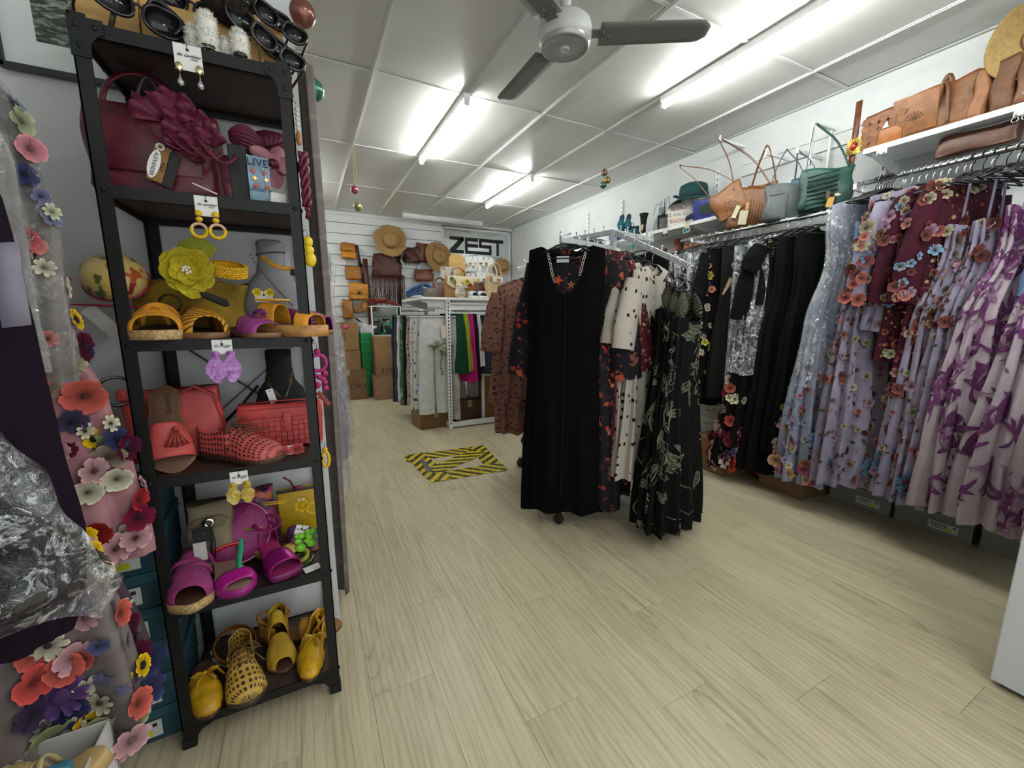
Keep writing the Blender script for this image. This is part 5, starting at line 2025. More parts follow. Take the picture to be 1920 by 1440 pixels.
# flowered dress behind, only its right edge shows low down
yB = 1.10
cB = edge_cut([(40, 500), (60, 700), (95, 900), (160, 1050), (232, 1120), (262, 1200), (285, 1320)], yB, LZ - .055 - at(200, 1345, y=yB).z, TT, nf=5, amp=[(0, 0), (.4, .008), (1.4, .022)], seed=205, slope=.3)
B_ = hang('flower_dress', 'wine and grey tulle dress whose coral and scarlet blooms overlap the teal boxes', 'wine tulle dress', cB, mat('4a3a44', .85, 0, .2, 8, .15, 500), (LX, yB, LZ), .02)
for px, py, s, k, c, cc in ((240, 1135, .026, 'daisy', WHT, '5a3a22'), (230, 1165, .03, 'cosmos', WINEF, '1a0510'), (255, 1180, .026, 'round', '9aa08a', '5a5a3a'), (245, 1215, .034, 'cosmos', WINEF, '1a0510'), (268, 1218, .036, 'round', '9c4a44', '3a1a14'), (262, 1255, .026, 'round', '8a6a60', '3a2a22'), (276, 1292, .036, 'round', 'c8351a', '8a1c0c'), (240, 1275, .03, 'round', COR, '4a2218'), (225, 1100, .03, 'cosmos', '4a4060', '1c1830'), (245, 1140, .024, 'sun', 'b8902a', '4a3018')):
 flower_at(B_, cB, yB, px, py, s, k, c, cc)
scatter(B_, cB, 55, PALL, (.5, cB.L - .02), (.02, .036), (.3, 4.2), seed=206)
# C long nude tulle dress in front
yC = 1.0
cC = edge_cut([(40, 500), (70, 800), (120, 980), (185, 1070), (225, 1150), (255, 1250), (283, 1340), (270, 1380)], yC, LZ - .055 - at(200, 1395, y=yC).z, TT, nf=4, amp=[(0, 0), (.4, .008), (1.4, .022)], seed=210, slope=.3)
C_ = hang('flower_dress', 'long nude-grey tulle dress with violet, cream and sage flowers above the sandal box', 'nude-grey tulle dress', cC, mat('6f6462', .85, 0, .22, 7, .2, 500), (LX, yC, LZ), 0)
for px, py, s, k, c, cc in ((108, 1180, .034, 'daisy', WHT, '3a2418'), (150, 1210, .034, 'round', PNK, '5a3a2a'), (180, 1215, .024, 'round', COR, '7a3228'), (135, 1270, .046, 'aster', VIO, '4a2c5a'), (178, 1265, .025, 'daisy', WHT, '4a2a18'), (212, 1290, .03, 'daisy', WHT, '4a2a18'), (150, 1300, .036, 'cosmos', NVY, '14142c'), (115, 1310, .034, 'cosmos', '3a3f66', '14142c'), (180, 1325, .026, 'sun', 'c9a01c', '1c0e0c'), (160, 1325, .026, 'daisy', WHT, '5a3a22'), (125, 1345, .05, 'round', GRN, '140e0c'), (210, 1350, .054, 'round', '9aa076', '1c0a10'), (245, 1300, .032, 'round', COR, '5a2a20'), (262, 1322, .02, 'small', '8f9068', '5a5a3a'), (250, 1355, .034, 'cosmos', PNK, '6a4a44'), (75, 1240, .036, 'round', 'c04a48', '6a201c'), (80, 1290, .034, 'cosmos', '3a2c48', '1c1426'), (95, 1320, .024, 'daisy', '8a8f74', '3a3a22'), (205, 1145, .028, 'round', COR, '5a2a20'), (175, 1140, .028, 'cosmos', PNK, '5a3a2a'), (195, 1190, .02, 'small', '4a4a72', '22223c'), (220, 1195, .018, 'small', '4a4a72', '22223c'), (95, 1085, .034, 'sun', 'c9a03a', '5a4a2a'), (130, 1120, .03, 'cosmos', '9a7a74', '4a302a'), (230, 1380, .034, 'cosmos', PNK, '5a3a34')):
 flower_at(C_, cC, yC, px, py, s, k, c, cc)
small_print(C_, cC, 120, ['4a4c6a', '5a5a78', '6a5a54', '8a7a70'], (.5, cC.L - .02), (.01, .022), 212, phi=(.3, 4.2))
scatter(C_, cC, 70, PALL, (.4, cC.L - .02), (.018, .032), (.3, 4.2), seed=211)
# sleeve jackets in plastic above
yD = .97
for k, (edge, hem_py, lb, sh_, cc, y) in enumerate((
  ([(25, 205), (45, 260), (75, 380), (95, 430), (103, 540), (118, 640), (128, 712)], 712, 'grey tulle flower jacket with a coral bloom at its cuff, wrapped in clear film', 'grey flower jacket', '7d7872', 1.03),
  ([(10, 300), (30, 420), (45, 520), (60, 620), (80, 712)], 705, 'pale grey tulle jacket in clear film nearer than the coral-cuffed one', 'pale grey jacket', '83807e', .93))):
 c = edge_cut(edge, y, LZ - .055 - at(100, hem_py, y=y).z, TT, nf=5, amp=[(0, 0), (.3, .008), (1.0, .02)], seed=220 + k, slope=.35)
 t = hang('flower_jacket', lb, sh_, c, mat(cc, .8, 0, .25, 9, .25, 200), (LX, y, LZ), .0, cat='jacket')
 if k == 0:
  for px, py, s, kd, c1, c2 in ((100, 690, .036, 'round', COR, '4a2a1c'), (64, 485, .034, 'cosmos', '9c4a4c', '3a1a1c'), (50, 450, .026, 'round', '9c4a4c', '3a1a1c'), (82, 460, .022, 'round', 'c07068', '8a3a34'), (45, 280, .03, 'round', 'b07078', '6a3a40'), (52, 330, .026, 'cosmos', NVY, '14142c'), (80, 395, .02, 'daisy', 'b5b89c', '6a6a4a'), (90, 500, .022, 'daisy', WHT, '6a5a4a'), (105, 630, .022, 'cosmos', 'b06a66', '4a2422'), (85, 620, .026, 'cosmos', '5a5c80', '2c2c48'), (65, 705, .02, 'round', WHT, '6a5a4a'), (30, 230, .03, 'small', '8a9070', '4a4a30')):
   flower_at(t, c, y, px, py, s * .8, kd, c1, c2)
 scatter(t, c, 16, [('small', '8a8c70', '4a4a34'), ('small', '6a6c8c', '2c2c48'), ('small', 'a08a80', '5a4a44')], (.1, c.L - .04), (.014, .022), (.8, 3.9), seed=225 + k)
 film_cover(c, t, c.L * .97, .008, FILM_THIN, 230 + k)
# dark purple dress and its flapping plastic
yE = .86
cE = edge_cut([(0, 400), (30, 520), (60, 640), (105, 830), (150, 990), (150, 1120), (120, 1190)], yE, LZ - .055 - at(80, 1195, y=yE).z, TT, nf=4, amp=[(0, 0), (.4, .006), (1.5, .012)], seed=240, slope=.35)
E_ = hang('dark_dress', 'plain dark aubergine long dress with a billowing clear plastic bag round its skirt', 'aubergine dress', cE, mat('140816', .85, 0, .2, 10, 0, 1, .15), (LX, yE, LZ), 0)
b = MB()


def bag(u, v):
 a = 2 * PI * u
 z = lerp(1.1, .7, v)
 w_ = lerp(.25, .4, min(1, v * 1.25) ** .9) * (1 - .1 * max(0, v - .85) / .15)
 x = LX - .0 + w_ * math.cos(a) + .012 * math.sin(5 * a + v * 7)
 y = .80 + (.05 + .05 * v) * math.sin(a) + .014 * math.sin(7 * a + 4 * v) + .01 * math.sin(v * 22 + a * 2)
 zz = z - .07 * v * math.cos(a) * -1 - .04 * math.sin(2 * a + 1) * v
 return Vector((x, y, zz))


b.grid(bag, 60, 26, 0, True)
b.build('plastic_bag', FILM, E_, loc=-E_.location)
t = thing('sash', 'pale lilac satin sash hanging over the aubergine dress', 'sash', (-.5, .80, 1.4))
s_ = MB()
strip([at(8, 455, y=.80), at(14, 510, y=.80), at(24, 560, y=.80), at(32, 612, y=.80)], [(.028, 0, .004)] * 4, s_)
s_.build('cloth', mat('757080', .7, 0, .08, 12), t, solid=.003, loc=-t.location)
c = Cut(1.3, [(0, .19), (.2, .2), (1.3, .2)], TT, 4, seed=250, slope=.35)
t = hang('dark_dress', 'dark violet garment in film nearest the viewer on the left rail', 'dark violet garment', c, mat('1c1020', .8), (LX - .02, .74, LZ), 0)
film_cover(c, t, 1.25, .012, FILM, 251)

# white shoe box with strappy sandals
q = at(200, 1362, y=.93)
zt = q.z
bx = thing('shoe_box', 'open white shoe box of cream strappy sandals at the lower left', 'box', (q.x - .15, .85, 0), (0, 0, 0))
wb = MB()
for c, d in (((0, -.095, zt / 2), (.3, .004, zt)), ((0, .095, zt / 2), (.3, .004, zt)), ((-.148, 0, zt / 2), (.004, .19, zt)), ((.148, 0, zt / 2), (.004, .19, zt)), ((0, 0, zt - .1), (.296, .186, .004))):
 wb.box(c, d)
wb.build('box_body', mat('c9c8c6', .5), bx, False)
for k, (sx, lb) in enumerate(((-.03, 'cream strappy sandal lying in the open white shoe box'), (.07, 'tan-soled sandal poking out of the white shoe box corner'))):
 t = thing('strap_sandal', lb, 'shoe', (q.x - .15 + sx, .85, zt - .05), (.25, .1, -1.0 - .3 * k))
 la = Last(.22, .075, 'round', .01, .02)
 la.sole().build('sole', [mat('b59a62', .6), mat('c9ae74', .6)], t)
 b = MB()
 for tt in (.3, .36, .62):
  b.tube([(la.cx(tt) + .04 * math.cos(a), la.y(tt), la.z(tt) + .055 * math.sin(a)) for a in [i * PI / 12 for i in range(13)]], .005, 6, flat=.6)
 b.build('strap', mat('c2b184', .5), t)
q2 = at(85, 1415, y=.76)
q2 = at(132, 1400, y=.74)
t = thing('box_lid', 'loose teal shoe box lid leaning in front of the white box', 'box', (q2.x - .1, .735, 0), (0, 0, 0))
MB().box((0, 0, q2.z / 2 - .01), (.2, .012, q2.z - .02)).build('lid', mat('2c6472', .6), t, False, bev=.002)
t = thing('shoe_box', 'plain white shoe box on the floor under the sandal box lid', 'box', (q2.x - .2, .63, 0), (0, 0, .1))
MB().box((0, 0, .07), (.3, .17, .14)).build('box_body', mat('b5b5b3', .6), t, False, bev=.002)
# ------------------------------------------------------------------ right wall: rails, shelves, dresses
def wall_rail(label, x, y0, y1, z, ys):
 t = thing('clothes_rail', label, 'rail', (XR, (y0 + y1) / 2, z))
 MB().tube([(x - XR, y0 - (y0 + y1) / 2, 0), (x - XR, y1 - (y0 + y1) / 2, 0)], .0135, 14).build('rail_tube', metal('cfd1d3', .22), t)
 for y in ys:
  b = MB().bar((-.002, y - (y0 + y1) / 2, -.02), (x - XR, y - (y0 + y1) / 2, -.02), .014, .022)
  b.box((-.01, y - (y0 + y1) / 2, 0), (.02, .03, .09)).box((x - XR, y - (y0 + y1) / 2, -.008), (.032, .016, .032))
  b.build('bracket', WHITE_M, t, False)
 return t


wall_rail('chrome clothes rail carrying the bright 3D-flower dresses', 2.95, .1, 1.40, 1.952, (.3, 1.37))
wall_rail('chrome clothes rail carrying the black and plastic-wrapped garments', 2.95, 1.44, 2.62, 1.83, (1.47, 2.5))


def upright(label, y, z0, z1, x=XR):
 t = thing('slotted_upright', label, 'wall upright', (x - .012, y, z0))
 MB().box((0, 0, (z1 - z0) / 2), (.024, .03, z1 - z0)).build('channel', WHITE_M, t, False)
 n = int((z1 - z0) / .05)
 if n > 40:
  n = 40
 b = MB()
 for i in range(n):
  b.box((-.0125, 0, z1 - z0 - .03 - i * .05), (.001, .007, .026))
 stuff(b.build('slot', mat('1b1b1b', .8), t, False))


upright('white slotted wall upright beside the teal hat shelf', 2.62, .3, 2.46)
upright('white slotted wall upright at the far end of the teal shelf', 3.86, .3, 2.5)
upright('white slotted wall upright farthest back on the right wall', 4.5, .3, 2.5)
upright('white slotted wall upright under the tan bag shelf', 1.42, .3, 2.4)


def wall_shelf(label, y0, y1, z, x0=3.03, th=.022, brs=()):
 t = thing('wall_shelf', label, 'shelf', (XR, (y0 + y1) / 2, z))
 yc = (y0 + y1) / 2
 MB().box(((x0 + XR) / 2 - XR - .006, 0, -th / 2), (XR - x0 - .012, y1 - y0, th)).build('shelf_board', WHITE_M, t, False, bev=.002)
 for y in brs:
  MB().prism([(0, 0), (-.26, 0), (-.26, -.018), (-.05, -.06), (0, -.07)], y - yc - .003, y - yc + .003, 0, lambda a, b, c: (a - .026, c, b - th)).build('bracket', WHITE_M, t, False)
 return t


wall_shelf('white wall shelf holding the row of tan leather bags', -.1, 1.405, 2.175, 3.05, .03, (1.37, .4))
wall_shelf('white wall shelf holding the teal hat and the lettered festive sign', 2.36, 3.75, 2.0, 3.05, .03, (2.6, 3.68))
wall_shelf('lower white wall shelf with brown boots under the teal hat shelf', 2.63, 3.95, 1.66, 3.05, .022, (2.7, 3.85))
wall_shelf('white wall shelf far back holding folded clothes', 4.0, 5.3, 2.0, 3.05, .022, (4.1, 5.2))

# --- flower palettes
PAST = [('cosmos', 'a89c68', '8a6a3a'), ('round', '98755c', '5c3424'), ('cosmos', 'b9a05a', '6a4a2a'), ('round', '9a6a86', '4a2a3a'), ('small', '8a86aa', '4a4666'), ('small', 'b07a84', '6a3440'), ('cosmos', 'c9c0a0', '9a7a3a')]
VIVID = [('round', '82463e', '3a1816'), ('cosmos', 'a4967c', '4a3024'), ('small', '94655e', '381a1a'), ('round', '6c3c38', '241010'), ('cosmos', '9a9a7a', '3c3a22'), ('small', '9c7a90', '3a2036'), ('round', 'a25e54', '4a201c'), ('small', '6a3a30', '2a1412')]
DAISY_B = ('aster', '5c7c98', '5c1230')
LILAC = cloth('8f889e', .1)
LILACG = cloth('8a90a6', .08)
WINE = cloth('3f1222', .2)

RZ = 1.952
FD = "3D-flower dresses on the near rail"
# n1: pastel-flower lavender dress under plastic
c = dress_cut(1.74, .19, .16, .31, .05, .12, 8, .042, 1, slope=.3)
t = hang('flower_dress', 'lavender dress with pastel flowers at its hem under a long clear plastic cover', 'plastic-covered lavender dress', c, LILACG, (2.95, 1.335, RZ), -.28)
scatter(t, c, 170, PAST, (.95, 1.7), (.017, .035), seed=1, bias=.7)
scatter(t, c, 34, [('round', '9c6a50', '6a3828'), ('round', '9c4a66', '4c1a30'), ('round', 'b5866a', '5a3424')], (1.58, 1.73), (.03, .045), seed=2)
small_print(t, c, 420, ['8a7a70', '7a6a86', 'a09468', '5c6a78'], (.8, 1.72), (.008, .016), 3)
film_cover(c, t, 1.12, .018, FILM_D, 4)
# n2: pale blue slip
c = dress_cut(1.3, .15, .13, .2, .03, .05, 4, .012, 5, strap=True, top0=.2, front=.02, slope=-.3)
hang('slip_dress', 'pale blue satin slip dress squeezed behind the lavender flower jacket', 'pale blue slip', c, mat('7d93b4', .45, 0, .08, 10), (2.95, 1.255, RZ), -.15, straps=.02)
# n3 lavender jacket and dress
c = dress_cut(1.68, .19, .17, .3, .05, .12, 8, .04, 6, slope=.3)
t = hang('flower_dress', 'lavender dress with two big blue daisies along its hem', 'blue-daisy lavender dress', c, LILAC, (2.95, 1.155, RZ), -.3)
scatter(t, c, 150, VIVID, (.6, 1.66), (.014, .031), seed=11)
scatter(t, c, 7, [DAISY_B], (1.42, 1.6), (.05, .06), seed=12, phi=(-.6, 1.1))
small_print(t, c, 520, ['6a4a44', '8c6a60', '5a4a3a', 'a07a72', '3c4434'], (.5, 1.66), (.008, .02), 13)
c = dress_cut(.78, .2, .2, .24, .06, .08, 5, .014, 7, slope=.3, waist_d=.3)
t = hang('flower_jacket', 'short lavender jacket with wide sleeves covered in coral and blue flowers', 'lavender flower jacket', c, LILAC, (2.95, 1.06, RZ), -.42, cat='jacket', sleeves=(.5, .075, .085, .06, None))
scatter(t, c, 90, VIVID, (.06, .76), (.015, .03), seed=21)
scatter(t, c, 5, [DAISY_B], (.3, .5), (.05, .058), seed=22, phi=(-.6, 1.1))
sleeve_flowers(t, c, (.5, .075, .085, .06, None), 70, VIVID + [DAISY_B], (.018, .036), 23)
# n4 burgundy jackets
for k, (y, L, lb) in enumerate([(.975, .95, 'burgundy tulle jacket with coral and blue flowers, cropped at the hip'), (.90, 1.12, 'dark wine tulle coat with scattered flowers hanging behind the burgundy jacket')]):
 c = dress_cut(L, .2, .19, .23, .05, .08, 5, .014, 31 + k, slope=.3, waist_d=.3)
 t = hang('flower_jacket', lb, 'burgundy jacket' if k == 0 else 'dark wine coat', c, WINE, (2.95, y, RZ), -.45 + .1 * k, cat='jacket', sleeves=(.52, .07, .075, .04, None))
 scatter(t, c, 100, VIVID + [('small', '7a98b0', '3a1024')], (.05, L - .03), (.016, .031), seed=32 + k)
 sleeve_flowers(t, c, (.52, .07, .075, .04, None), 50, VIVID + [('small', '7a98b0', '3a1024')], (.016, .032), 36 + k)
 small_print(t, c, 300, ['8a4a44', 'a09070', '5c1c2c', '7a3a34'], (.05, L - .02), (.006, .014), 33 + k)
# n5 lavender strap dresses
for k, (y, lb, rz) in enumerate([(.83, 'lavender strappy dress with large 3D flowers, straps high on its hanger', -.5), (.75, 'second lavender strappy flower dress, half hidden by the purple leaf dress', -.42)]):
 c = dress_cut(1.66, .15, .14, .28, .05, .12, 8, .038, 41 + k, slope=-.35, top0=.26, front=.03, neckw=.15)
 t = hang('flower_dress', lb, 'strappy flower dress' if k == 0 else 'second strappy flower dress', c, LILAC, (2.95, y, RZ), rz, straps=.012)
 scatter(t, c, 170, VIVID, (.26, 1.64), (.015, .034), seed=42 + k)
 scatter(t, c, 4, [DAISY_B], (1.4, 1.6), (.055, .06), seed=43 + k, phi=(-.6, 1.1))
 small_print(t, c, 560, ['6a4a44', '8c6a60', '3c3a30', 'a0746a', '5a2a3a'], (.3, 1.64), (.008, .02), 44 + k)
# n6, n7 purple leaf print dresses
PLEAF = mat('642a5e', .8, 0, .25, 30)
PLEAF2 = mat('8a6684', .8, 0, .2, 30)
PBASE = cloth('b3a3ad', .06)
for k, (y, lb, rz) in enumerate([(.63, 'pale dress with purple leaf print hanging at the hanger-crowded rail end', -.5), (.50, 'second pale purple-leaf dress beyond the first, cut by the picture edge', -.35), (.36, 'third purple-leaf dress squeezed at the very end of the rail', -.3)]):
 c = dress_cut(1.64, .17, .16, .34, .05, .13, 7, .045, 51 + k, slope=-.2, top0=.22, front=.03, neckw=.16)
 t = hang('leaf_print_dress', lb, 'purple-leaf dress' if k == 0 else ('second' if k == 1 else 'third') + ' purple-leaf dress', c, PBASE, (2.95, y, RZ), rz, straps=.014)
 leaves_print(t, c, 70, PLEAF2, (.25, 1.62), (.05, .12), (.01, .018), 62 + k, 'mauve_leaf_print', 6)  # second-tone mauve leaves of the print, under the purple ones
 leaves_print(t, c, 120, PLEAF, (.25, 1.62), (.06, .12), (.008, .015), 52 + k, 'leaf_print', 6)
# pale blue tops at the top of the rail end
for k, (y, cc, lb) in enumerate([(.44, '5f7fae', 'pale blue chiffon top hanging near the crowded rail end'), (.565, '6d86b0', 'sheer sky blue blouse between the purple-leaf dresses')]):
 c = dress_cut(.62, .19, .19, .21, .03, .05, 4, .012, 61 + k, waist_d=.3)
 hang('chiffon_top', lb, 'pale blue top' if k == 0 else 'sky blue blouse', c, mat(cc, .5, 0, .08, 8), (2.95, y, RZ), -.2, cat='top')
# empty hangers crowding the rail
for k in range(14):
 y = .40 + .037 * k
 make_hanger(ORD[k] + ' spare black hanger from the counter end of the near rail', (2.95, y + .012, RZ), -.3 + RND.uniform(-.12, .12), .19, group='spare black hangers on the near rail', hook_c='1a1a1a', drop=.07)
for k in range(7):
 make_hanger(ORD[k] + ' empty black hanger beside the pale blue slip', (2.95, 1.2 + .012 * k, RZ), -.2 + RND.uniform(-.1, .1), .19, group='spare black hangers by the blue slip', hook_c='1a1a1a', drop=.06)
for k in range(9):
 make_hanger(ORD[k] + ' thin silver-hooked hanger in the middle of the near rail', (2.95, .92 + .028 * k, RZ), -.25 + RND.uniform(-.1, .1), .19, group='silver-hooked hangers on the near rail', drop=.085)

# --- far rail: black garments
FZ = 1.83
POUCH = [(2.52, 'plastic-wrapped black coat farthest along the dark rail', 1.0), (2.40, 'plastic-wrapped charcoal dress second from the far end of the dark rail', 1.2), (2.27, 'black dress in a crinkled grey plastic bag behind the flower-print top', 1.3)]
for k, (y, lb, L) in enumerate(POUCH):
 c = dress_cut(L, .2, .19, .25, .06, .09, 5, .018, 71 + k, slope=.35)
 t = hang('wrapped_dress', lb, ('far black coat', 'charcoal dress', 'grey-bagged dress')[k], c, BLACKC, (2.95, y, FZ), -.35)
 film_cover(c, t, L * .95, .022, FILM_D, 72 + k)
c = dress_cut(1.25, .2, .18, .24, .05, .09, 5, .016, 81, slope=.3)
t = hang('flower_print_dress', 'black dress densely covered in yellow, white and blue small flowers', 'yellow-flowered black dress', c, BLACKC, (2.95, 2.13, FZ), -.4, sleeves=(.5, .06, .06, .03, None))
scatter(t, c, 110, [('small', 'b8b04a', '6a6420'), ('small', 'c4bfae', '8a8460'), ('cosmos', 'c2b9a0', '8a7a3a'), ('small', '3a5aa0', '1c2c55'), ('small', '8aa03a', '4a5a1c'), ('round', 'b87a5a', '5a2c1c'), ('small', 'a8688a', '5a2c44')], (.05, 1.2), (.018, .03), seed=82)
c = dress_cut(1.2, .19, .18, .22, .05, .08, 5, .014, 83, slope=.3)
t = hang('lace_dress', 'black lace dress with a round grey disc tag at the neck', 'black lace dress', c, blotch_mat('0d0c0d', ['1d1b1a', '262320'], 30, .45), (2.95, 2.0, FZ), -.5)
tg = MB().disc((0, 0, -.02), .024, 20, 0, 'y', .002).build('disc_tag', mat('6c7176', .4, .3), t, loc=(-.12, -.06, -.2))
MB().prism([(0, 0), (.03, -.02), (-.035, -.13), (-.045, -.12)], -.001, 0, 0, lambda x, y, z: (x - .15, z - .065, y - .3)).build('kraft_tag', mat('b79a78', .7), t, False)
c = Cut(1.35, [(0, .2), (.2, .19), (1.35, .17)], [(0, .015), (.15, .05), (1.35, .06)], 4, seed=84, slope=.35)
t = hang('black_coat', 'long black coat in a narrow grey plastic sleeve ending in a knotted tail', 'narrow-sleeved black coat', c, BLACKC, (2.95, 1.88, FZ), -.45)
film_cover(c, t, 1.3, .014, FILM_D, 85)
c = dress_cut(1.68, .19, .16, .33, .05, .13, 6, .03, 86, slope=.3)
t = hang('flower_dress', 'long black dress with embroidered stems and a hem of red and white 3D flowers', 'red-hemmed black flower dress', c, BLACKC, (2.95, 1.74, FZ), -.55, sleeves=(.5, .06, .07, .05, None))
HEMF = [('cosmos', '6a1230', '1c0a10'), ('round', 'a8443c', '3c1414'), ('daisy', 'cfc8bc', '7a5a2a'), ('cosmos', 'c9c3a0', '5a4a2a'), ('round', '964e3a', '341810'), ('small', '4a4460', '1c1a2c'), ('round', '7a1838', '2a0a14'), ('cosmos', 'c4a8a0', '5a2c2a')]
scatter(t, c, 180, HEMF, (1.0, 1.67), (.022, .044), seed=87, bias=.65)
scatter(t, c, 24, [('cosmos', 'a83a20', '30120a'), ('cosmos', '96402a', '2a120a'), ('daisy', 'd2ccc2', '3a2418')], (1.6, 1.69), (.04, .052), seed=88)
scatter(t, c, 26, [('small', 'b9b58a', '4a4a2a'), ('sun', 'c49a1c', '3a2410'), ('small', 'bdb6a4', '5a4a3a'), ('small', '7a6a80', '2a2430')], (.08, 1.0), (.018, .03), seed=89)
c2 = dress_cut(.98, .2, .17, .25, .055, .1, 5, .02, 90, slope=.3)
film_cover(c2, t, .98, .03, FILM_D, 91)
c = dress_cut(1.66, .19, .17, .27, .05, .11, 5, .024, 92, slope=.3)
hang('black_dress', 'plain long black dress next to the red-hemmed flower dress', 'plain long black dress', c, BLACKC, (2.95, 1.61, FZ), -.45)
c = dress_cut(1.5, .19, .17, .25, .05, .1, 5, .022, 93, slope=.3)
hang('black_dress', 'long black dress hanging at the near end of the dark rail', 'black dress at the near end', c, BLACKC, (2.95, 1.50, FZ), -.4)
c = dress_cut(.5, .21, .2, .21, .05, .07, 4, .012, 94, slope=.35, waist_d=.3)
t = hang('sequin_top', 'black top with green sequinned shoulders beside the plain black dress', 'green-sequinned top', c, BLACKC, (2.95, 1.675, FZ), -.6, cat='top', sleeves=(.16, .07, .06, .06, None))
small_print(t, c, 200, ['3a4a34', '7a8a6a', '22301f', '9a9c80'], (.05, .2), (.004, .008), 95, 'sequins')
for k in range(16):
 make_hanger(ORD[k] + ' spare silver-hooked hanger along the dark rail', (2.95, 1.47 + .066 * k, FZ), -.3 + RND.uniform(-.12, .12), .19, group='spare hangers on the dark rail', drop=.065)

# boxes under the racks
carton('cardboard_box', 'brown carton standing on the floor below the black coats', (2.93, 2.02, 0), -.05, (.42, .3, .26), '7d5f3c')
carton('cardboard_box', 'low brown carton under the red-hemmed flower dress', (3.02, 1.52, 0), -.05, (.4, .3, .12), '6f5536')
for i in range(5):
 shoebox('white shoe box ' + ORD[i] + ' from the floor under the far black garments', (3.16, 2.33, .115 * i), -PI / 2, (.32, .3, .112), 'b5b8b6', 'bfc2c0', 'white shoe boxes under the far black garments', (.07, .05, .1, .035), .025)
k = 0
for y in (1.18, .84, .49, .14):
 for i in range(2):
  k += 1
  shoebox('grey-white shoe box along the wall under the flower dresses, %s' % ['third from the window end, lower', 'third from the window end, upper', 'below the pastel hem, lower', 'below the pastel hem, upper', 'below the blue daisies, lower', 'below the blue daisies, upper', 'at the counter end, lower', 'at the counter end, upper'][k - 1], (3.2, y, .125 * i), -PI / 2, (.325, .3, .122), '85877f', '8c8e86', 'grey shoe boxes under the flower dresses', (.05, .05, .12, .045), .022)

# white counter end on the right
ct = thing('counter', 'plain white counter end panel at the picture edge, standing on the floor', 'counter', (2.25, -.2, 0))
MB().box((0, 0, .5), (.64, 1.06, .99)).build('carcass', mat('cfd3d6', .35, 0, .02, 3), ct, False, bev=.003, loc=(0, 0, .012))
MB().box((0, 0, .006), (.6, 1.02, .012)).build('kick_plate', mat('3a3a3a', .6), ct, False)
MB().box((0, 0, 1.02), (.68, 1.1, .03)).build('worktop', mat('d8dadb', .3), ct, False, bev=.003)
# ------------------------------------------------------------------ bags and hats above the right-hand rails
TAN = leather('6c4120', .45, .2)
TAN2 = leather('5a3419', .45, .25)
TANL = leather('7c4e2a', .5, .2)
ZS = 2.175


def shelf_bag(label, px, w, d, h, m, lean=0, rz=-PI / 2, y=None, extra=None, z=ZS, **kw):
 y = at(px, 230, x=3.08).y if y is None else y
 t = thing('leather_bag', label, 'bag', (3.08 + d / 2 + .02, y, z), (0, lean, rz) if not lean else (lean, 0, rz))
 bag_body(w, d, h, **{**dict(top_w=.96, top_d=.6, e=.3, bulge=.2, wr=.006, ph=px * .1), **kw}).build('bag_body', m, t)
 if extra:
  extra(t, w, d, h)
 return t


def x_weave(t, w, d, h):
 for r_ in range(5):
  for c_ in range(5):
   MB().box((0, 0, 0), (w / 5.2, .004, h / 6.2)).build('woven_square', TANL if (r_ + c_) % 2 else TAN, t, False, loc=(-w * .4 + c_ * w / 5, -d * .5 - .004, h * .12 + r_ * h / 6), rot=(0, .5, 0))
 MB().prism([(-.06, -.05), (.06, -.05), (.06, .02), (.04, .04), (-.04, .04)], -.004, .004, 0, lambda a, b, c: (a + .03, c - d * .5 - .008, b + .055)).build('front_tab', leather('8a5018'), t, bev=.003)
 MB().prism([(0, 0), (.03, 0), (.02, .035)], -.001, .001, 0, lambda a, b, c: (a, c - d * .5 - .012, b + .1)).build('price_tag', mat('e0dfda', .7), t, False)


def x_flap(t, w, d, h):
 MB().box((0, -d * .5 - .003, h * .55), (w * .96, .006, h * .85)).build('flap', TANL, t, bev=.004)
 b = MB()
 for i in range(7):
  a = -1.2 + i * .4
  b.bar((0, -d * .5 - .007, h * .4), (.045 * math.sin(a), -.5 * d - .007, h * .4 + .045 * math.cos(a)), .004, .003)
 b.build('tooled_leaf', mat('4a2a12', .6), t, False)


def x_slouch(t, w, d, h):
 MB().tube(spline([(-.03, -d * .5, h), (-.01, -d * .62, h * .8), (0, -d * .66, h * .45), (.005, -d * .6, h * .1)], 5), [.012] * 16, 8, flat=.5).build('braided_pull', TAN2, t)
 MB().tube(arc((-.06, 0, h * .95), (-.02, 0, h * .97), .05, 10), .012, 8).build('knotted_strap', TAN2, t)


def x_zip(t, w, d, h):
 MB().tube([(-w * .46, 0, h), (0, 0, h + .003), (w * .46, 0, h)], .004, 6).build('zip', mat('3a2214', .4), t)


def x_floral(t, w, d, h):
 b = MB()
 for i in range(16):
  b.disc((0.02 * math.cos(i * 2.4) * (i ** .5), -d * .5 - .008, h * .4 + .018 * math.sin(i * 2.4) * i ** .5), .007, 6, 0, 'y', .004)
 stuff(b.build('tooled_flower', mat('8f6a40', .5), t, False))
 x_zip(t, w, d, h)


